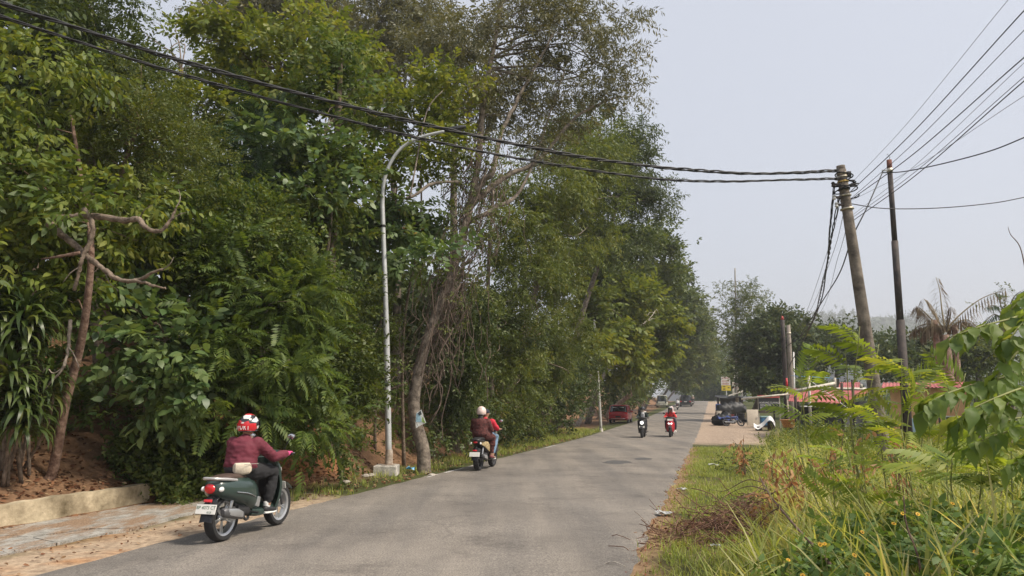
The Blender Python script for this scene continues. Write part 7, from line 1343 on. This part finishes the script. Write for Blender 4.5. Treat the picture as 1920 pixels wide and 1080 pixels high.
# drum, box, bags, wrecked motorcycle, door panel, sheet, basket
Yd = 84; b = on(1346, Yd); dr = thing('drum', 'blue plastic drum under the stall roof nearest the road', 'drum', b); G().lathe([(.0, 0), (.26, 0), (.29, .06), (.29, .3), (.305, .32), (.29, .34), (.29, .6), (.305, .62), (.29, .64), (.28, .85), (.2, .9), (0, .9)], (0, 0, .35), 'z', 18).build('shell', mat('drum_blue', (.03, .08, .30), .45, .15, 4), dr); G().box((0, 0, .18), (.6, .5, .35), None, .02).build('stand', wood_d, dr)
b = on(1347, 74); cb = thing('foam_box', 'white foam box in front of the blue drum', 'box', b); G().box((0, 0, .33), (.4, .45, .66), None, .02).build('body', mat('foam_white', (.62, .58, .50), .9, .1, 5), cb); G().box((0, 0, .69), (.44, .48, .06), None, .015).build('lid', MATS['foam_white'], cb)
bagm = mat('black_bag', (.022, .023, .025), .55, .3, 6, .6, 9); 
for k, (px, Yd, sz, lab) in enumerate(((1347, 57, (.95, .8, .8), 'bulging black rubbish bag nearest the road, in front of the stall'), (1357, 58, (.9, .7, .95), 'black rubbish bag behind the nearest one'), (1358, 80, (1.5, .8, 1.4), 'black scrap bundle under the stall roof'), (1377, 81, (1.9, .9, 1.5), 'large black scrap bundle at the back of the stall'))):
    b = on(px, Yd); r = random.Random(k); g = G().ball((0, 0, sz[2] * .46), (sz[0] * .62, sz[1] * .6, sz[2] * .5), 16, 10); g.v = [(x * (1 + .22 * math.sin(z * 11 + y * 9 + k)), y * (1 + .2 * math.sin(x * 11 + z * 7)), max(0, z * (1 + .16 * math.sin(x * 9 + y * 10 + k)))) for x, y, z in g.v]
    bg = thing('rubbish_bag', lab, 'bag', b, 0, 'black bags and bundles'); sk = g.build('sack', bagm, bg, angle=60); G().lathe([(.09, 0), (.03, .06), (.07, .13), (.09, .17)], (0, 0, sz[2] * .93), 'z', 8).build('knot', bagm, bg)
b = on(1408, 55); dp = thing('door_panel', 'pale cabinet door panel leaning upright beside the signboard', 'panel', b); kx = 55 / FPX; G().box((.1, .1, 14.5 * kx + .05), (22 * kx, .07, 29 * kx), Rot('X', -6), .01).build('board', mat('panel_cream', (.62, .54, .44), .7, .1, 3), dp); G().box((-10.5 * kx + .1, .06, 14.5 * kx + .05), (.05, .09, 29 * kx), Rot('X', -6), .008).build('edge_strip', mat('panel_edge', (.44, .40, .34), .7, .1, 3), dp); G().box((.1 + .3, .02, .62), (.03, .04, .16), None, .006).build('handle', galv, dp)
Yw = 48; b = on(1432, Yw); ws = thing('white_sheet', 'white plastic sheet draped over junk in the weeds', 'sheet', b); pr = [(1413, 793), (1420, 797), (1427, 794), (1433, 789), (1438, 783), (1443, 780), (1448, 783), (1453, 792)]
g = [[np.asarray(P(px, py, Yw + d)) - b + [0, 0, -(.6 - d) * .22] for d in (-.6, -.2, .2, .6)] for px, py in spline([(*p_, 0) for p_ in pr], 4)[:, :2]]; sho = G().sheet(np.array(g), .012).build('cover', mat('white_sheet_plastic', (.72, .71, .70), .5, .1, 4), ws)
for px, h in ((1420, .25), (1443, .6)): a_ = on(px, Yw) - b; G().box((a_[0], .0, a_[2] + h / 2), (.3, .5, h), None, .03).build('support', wood_d, ws)
b = on(1432, 53.5); bx = thing('cool_box', 'blue cool box with a pale lid below the signboard', 'box', b); G().box((0, 0, .42), (.62, .4, .55), None, .03).build('body', mat('box_blue', (.05, .18, .36), .5, .15, 4), bx); G().box((0, 0, .74), (.66, .44, .1), None, .03).build('lid', mat('box_lid', (.35, .55, .55), .5, .1, 4), bx); G().box((0, 0, .08), (.5, .34, .16)).build('base', wood_d, bx, smooth=False)
Yo = 44; b = on(1476, Yo); bk = thing('basket', 'orange woven tub standing in the tall grass', 'basket', b); om = mat('orange_plastic', (.62, .25, .05), .6, .25, 14, .3, 60, col2=(.75, .36, .10))
G().lathe([(.0, .02), (.30, .02), (.42, .42), (.47, .44), (.47, .47), (.41, .47), (.29, .06), (0, .06)], (0, 0, .35), 'z', 26).build('tub', om, bk); G().lathe([(.455, .38), (.49, .40), (.49, .43), (.455, .45)], (0, 0, .38), 'z', 26).build('rim', om, bk); G().box((0, 0, .17), (.5, .5, .35)).build('stand', wood_d, bk, smooth=False)
# orange house at the right
Yh = 30; h0 = on(1740, Yh); hs = thing('orange_house', 'small orange-plastered house with a red roof behind the feathery saplings', 'house', h0, -math.radians(28)); kx = Yh / FPX
plaster = mat('orange_plaster', (.60, .33, .16), .9, .15, 1.2, .2, 20, col2=(.68, .42, .22)); zt = float(P(1740, 728, Yh)[2] - h0[2])
x0, x1 = -62 * kx, 62 * kx; wx0, wx1 = 24 * kx, 47 * kx; wz1 = zt - 50 * kx; wz0 = wz1 - 20 * kx
for nm, a_, b_, c_, d_ in (('wall', x0, wx0, 0, zt), ('wall', wx1, x1, 0, zt), ('wall', wx0, wx1, wz1, zt), ('wall', wx0, wx1, 0, wz0)): G().box(((a_ + b_) / 2, 0, (c_ + d_) / 2), (b_ - a_, .14, d_ - c_)).build(nm, plaster, hs, smooth=False)
G().box((0, 2.4, zt / 2), (x1 - x0 - .04, 4.6, zt - .06)).build('interior_block', plaster, hs, smooth=False) if False else None
for sx in (x0 + .07, x1 - .07): G().box((sx, 2.4, zt / 2), (.14, 4.65, zt)).build('side_wall', plaster, hs, smooth=False)
G().box((0, 4.75, zt / 2), (x1 - x0, .14, zt)).build('back_wall', plaster, hs, smooth=False)
wf = G(); [wf.box(((wx0 + wx1) / 2, -.02, z_), (wx1 - wx0, .08, .05)) for z_ in (wz0 + .025, wz1 - .025)]; [wf.box((x_, -.025, (wz0 + wz1) / 2), (.05, .08, wz1 - wz0)) for x_ in (wx0 + .025, (wx0 + wx1) / 2, wx1 - .025)]; wfo = wf.build('window', MATS['white_paint'], hs, smooth=False)
for sx in (.25, .75): G().box((wx0 + (wx1 - wx0) * sx, .02, (wz0 + wz1) / 2), ((wx1 - wx0) / 2 - .06, .015, wz1 - wz0 - .08)).build('pane', glass_mat('window_glass'), wfo, smooth=False)
def house_sheet(a_, b_): g = [[(a_ + (b_ - a_) * i / 24, y_, z_ + .02 * math.sin(i * math.pi / 2)) for y_, z_ in ((-.45, zt + .02), (2.5, zt + .28), (5.1, zt + .05))] for i in range(25)]; return G().sheet(np.array(g), .012).build('roof_sheet', red_roof, hs, angle=80)
for i in range(4): house_sheet(x0 - .3 + (x1 - x0 + .6) * i / 4, x0 - .3 + (x1 - x0 + .6) * (i + 1) / 4)
b = on(1722, 27); bk2 = thing('washing', 'pale blue and white cloth hanging on a line before the orange house', 'laundry', b); V, F = tube_np(np.array([[-.7, 0, 1.25], [.7, 0, 1.28]]), .008, 4); np_obj('line', V, F, MATS['white_paint'], bk2)
for sx in (-.7, .7): G().box((sx, 0, .64), (.05, .05, 1.3)).build('post', wood_d, bk2, smooth=False)
for k, sx in enumerate((-.3, .15)): g = [[(sx + .4 * i / 4 - .1, .03 * math.sin(i * 2.2 + k), 1.26), (sx + .4 * i / 4 - .1, .06 * math.sin(i * 1.7 + k), .95), (sx + .4 * i / 4 - .08, .07 * math.sin(i * 2.6), .7)] for i in range(5)]; G().sheet(np.array(g), .008).build('cloth', mat('cloth_pale_%d' % k, ((.45, .58, .66), (.72, .70, .68))[k], .9, .12, 6), bk2)

for k, (px, Yd, z_, lab) in enumerate(((1388, 70, 0, 'bottom tyre of the stack right of the black bundles'), (1388, 70, .2, 'middle tyre of the stack right of the black bundles'), (1388.4, 70, .4, 'top tyre of the stack right of the black bundles'), (1396, 64, 0, 'worn tyre lying by the cabinet door panel'))):
    t = thing('old_tyre', lab, 'tyre', on(px, Yd, z_), 0, 'scrap tyres'); G().lathe([(.20, .02), (.30, .0), (.33, .05), (.33, .14), (.30, .19), (.20, .17), (.22, .10)], (0, 0, 0), 'z', 22, closed=True).build('casing', tyre_m, t); G().lathe([(.195, .03), (.21, .03), (.21, .16), (.195, .16)], (0, 0, 0), 'z', 22, closed=True).build('bead', plastic, t)
for k, (px, Yd, c_, lab) in enumerate(((1368, 72, (.30, .06, .05), 'red plastic crate on the sand before the stall'), (1361, 70, (.06, .14, .30), 'blue plastic crate left of the red crate'), (1399, 76, (.34, .26, .16), 'timber crate behind the worn tyre'))):
    t = thing('crate', lab, 'crate', on(px, Yd), .3 * k, 'crates in the yard'); cm_ = mat('crate_%d' % k, c_, .7, .2, 6); G().box((0, 0, .03), (.62, .44, .03)).build('base', cm_, t, smooth=False)
    for z_ in (.10, .21, .32, .43):
        for y_ in (-.21, .21): G().box((0, y_, z_), (.62, .02, .07)).build('slat', cm_, t, smooth=False)
        for x_ in (-.30, .30): G().box((x_, 0, z_), (.02, .40, .07)).build('slat', cm_, t, smooth=False)
    for x_ in (-.29, .29):
        for y_ in (-.19, .19): G().box((x_, y_, .24), (.035, .035, .46)).build('corner_post', cm_, t, smooth=False)
# ------------------------------------------------------------------ damp air: one closed box of thin even haze
m, n, l = _nodes('air'); o_ = n.new('ShaderNodeOutputMaterial'); v_ = n.new('ShaderNodeVolumePrincipled'); v_.inputs['Color'].default_value = (.93, .95, 1.0, 1); v_.inputs['Density'].default_value = 0.00075; v_.inputs['Anisotropy'].default_value = 0.25; l.new(v_.outputs[0], o_.inputs['Volume'])
hz = G().box((0, 900, 45), (8000, 6000, 160)).build('haze', m, None, smooth=False); tag(hz, kind='stuff')
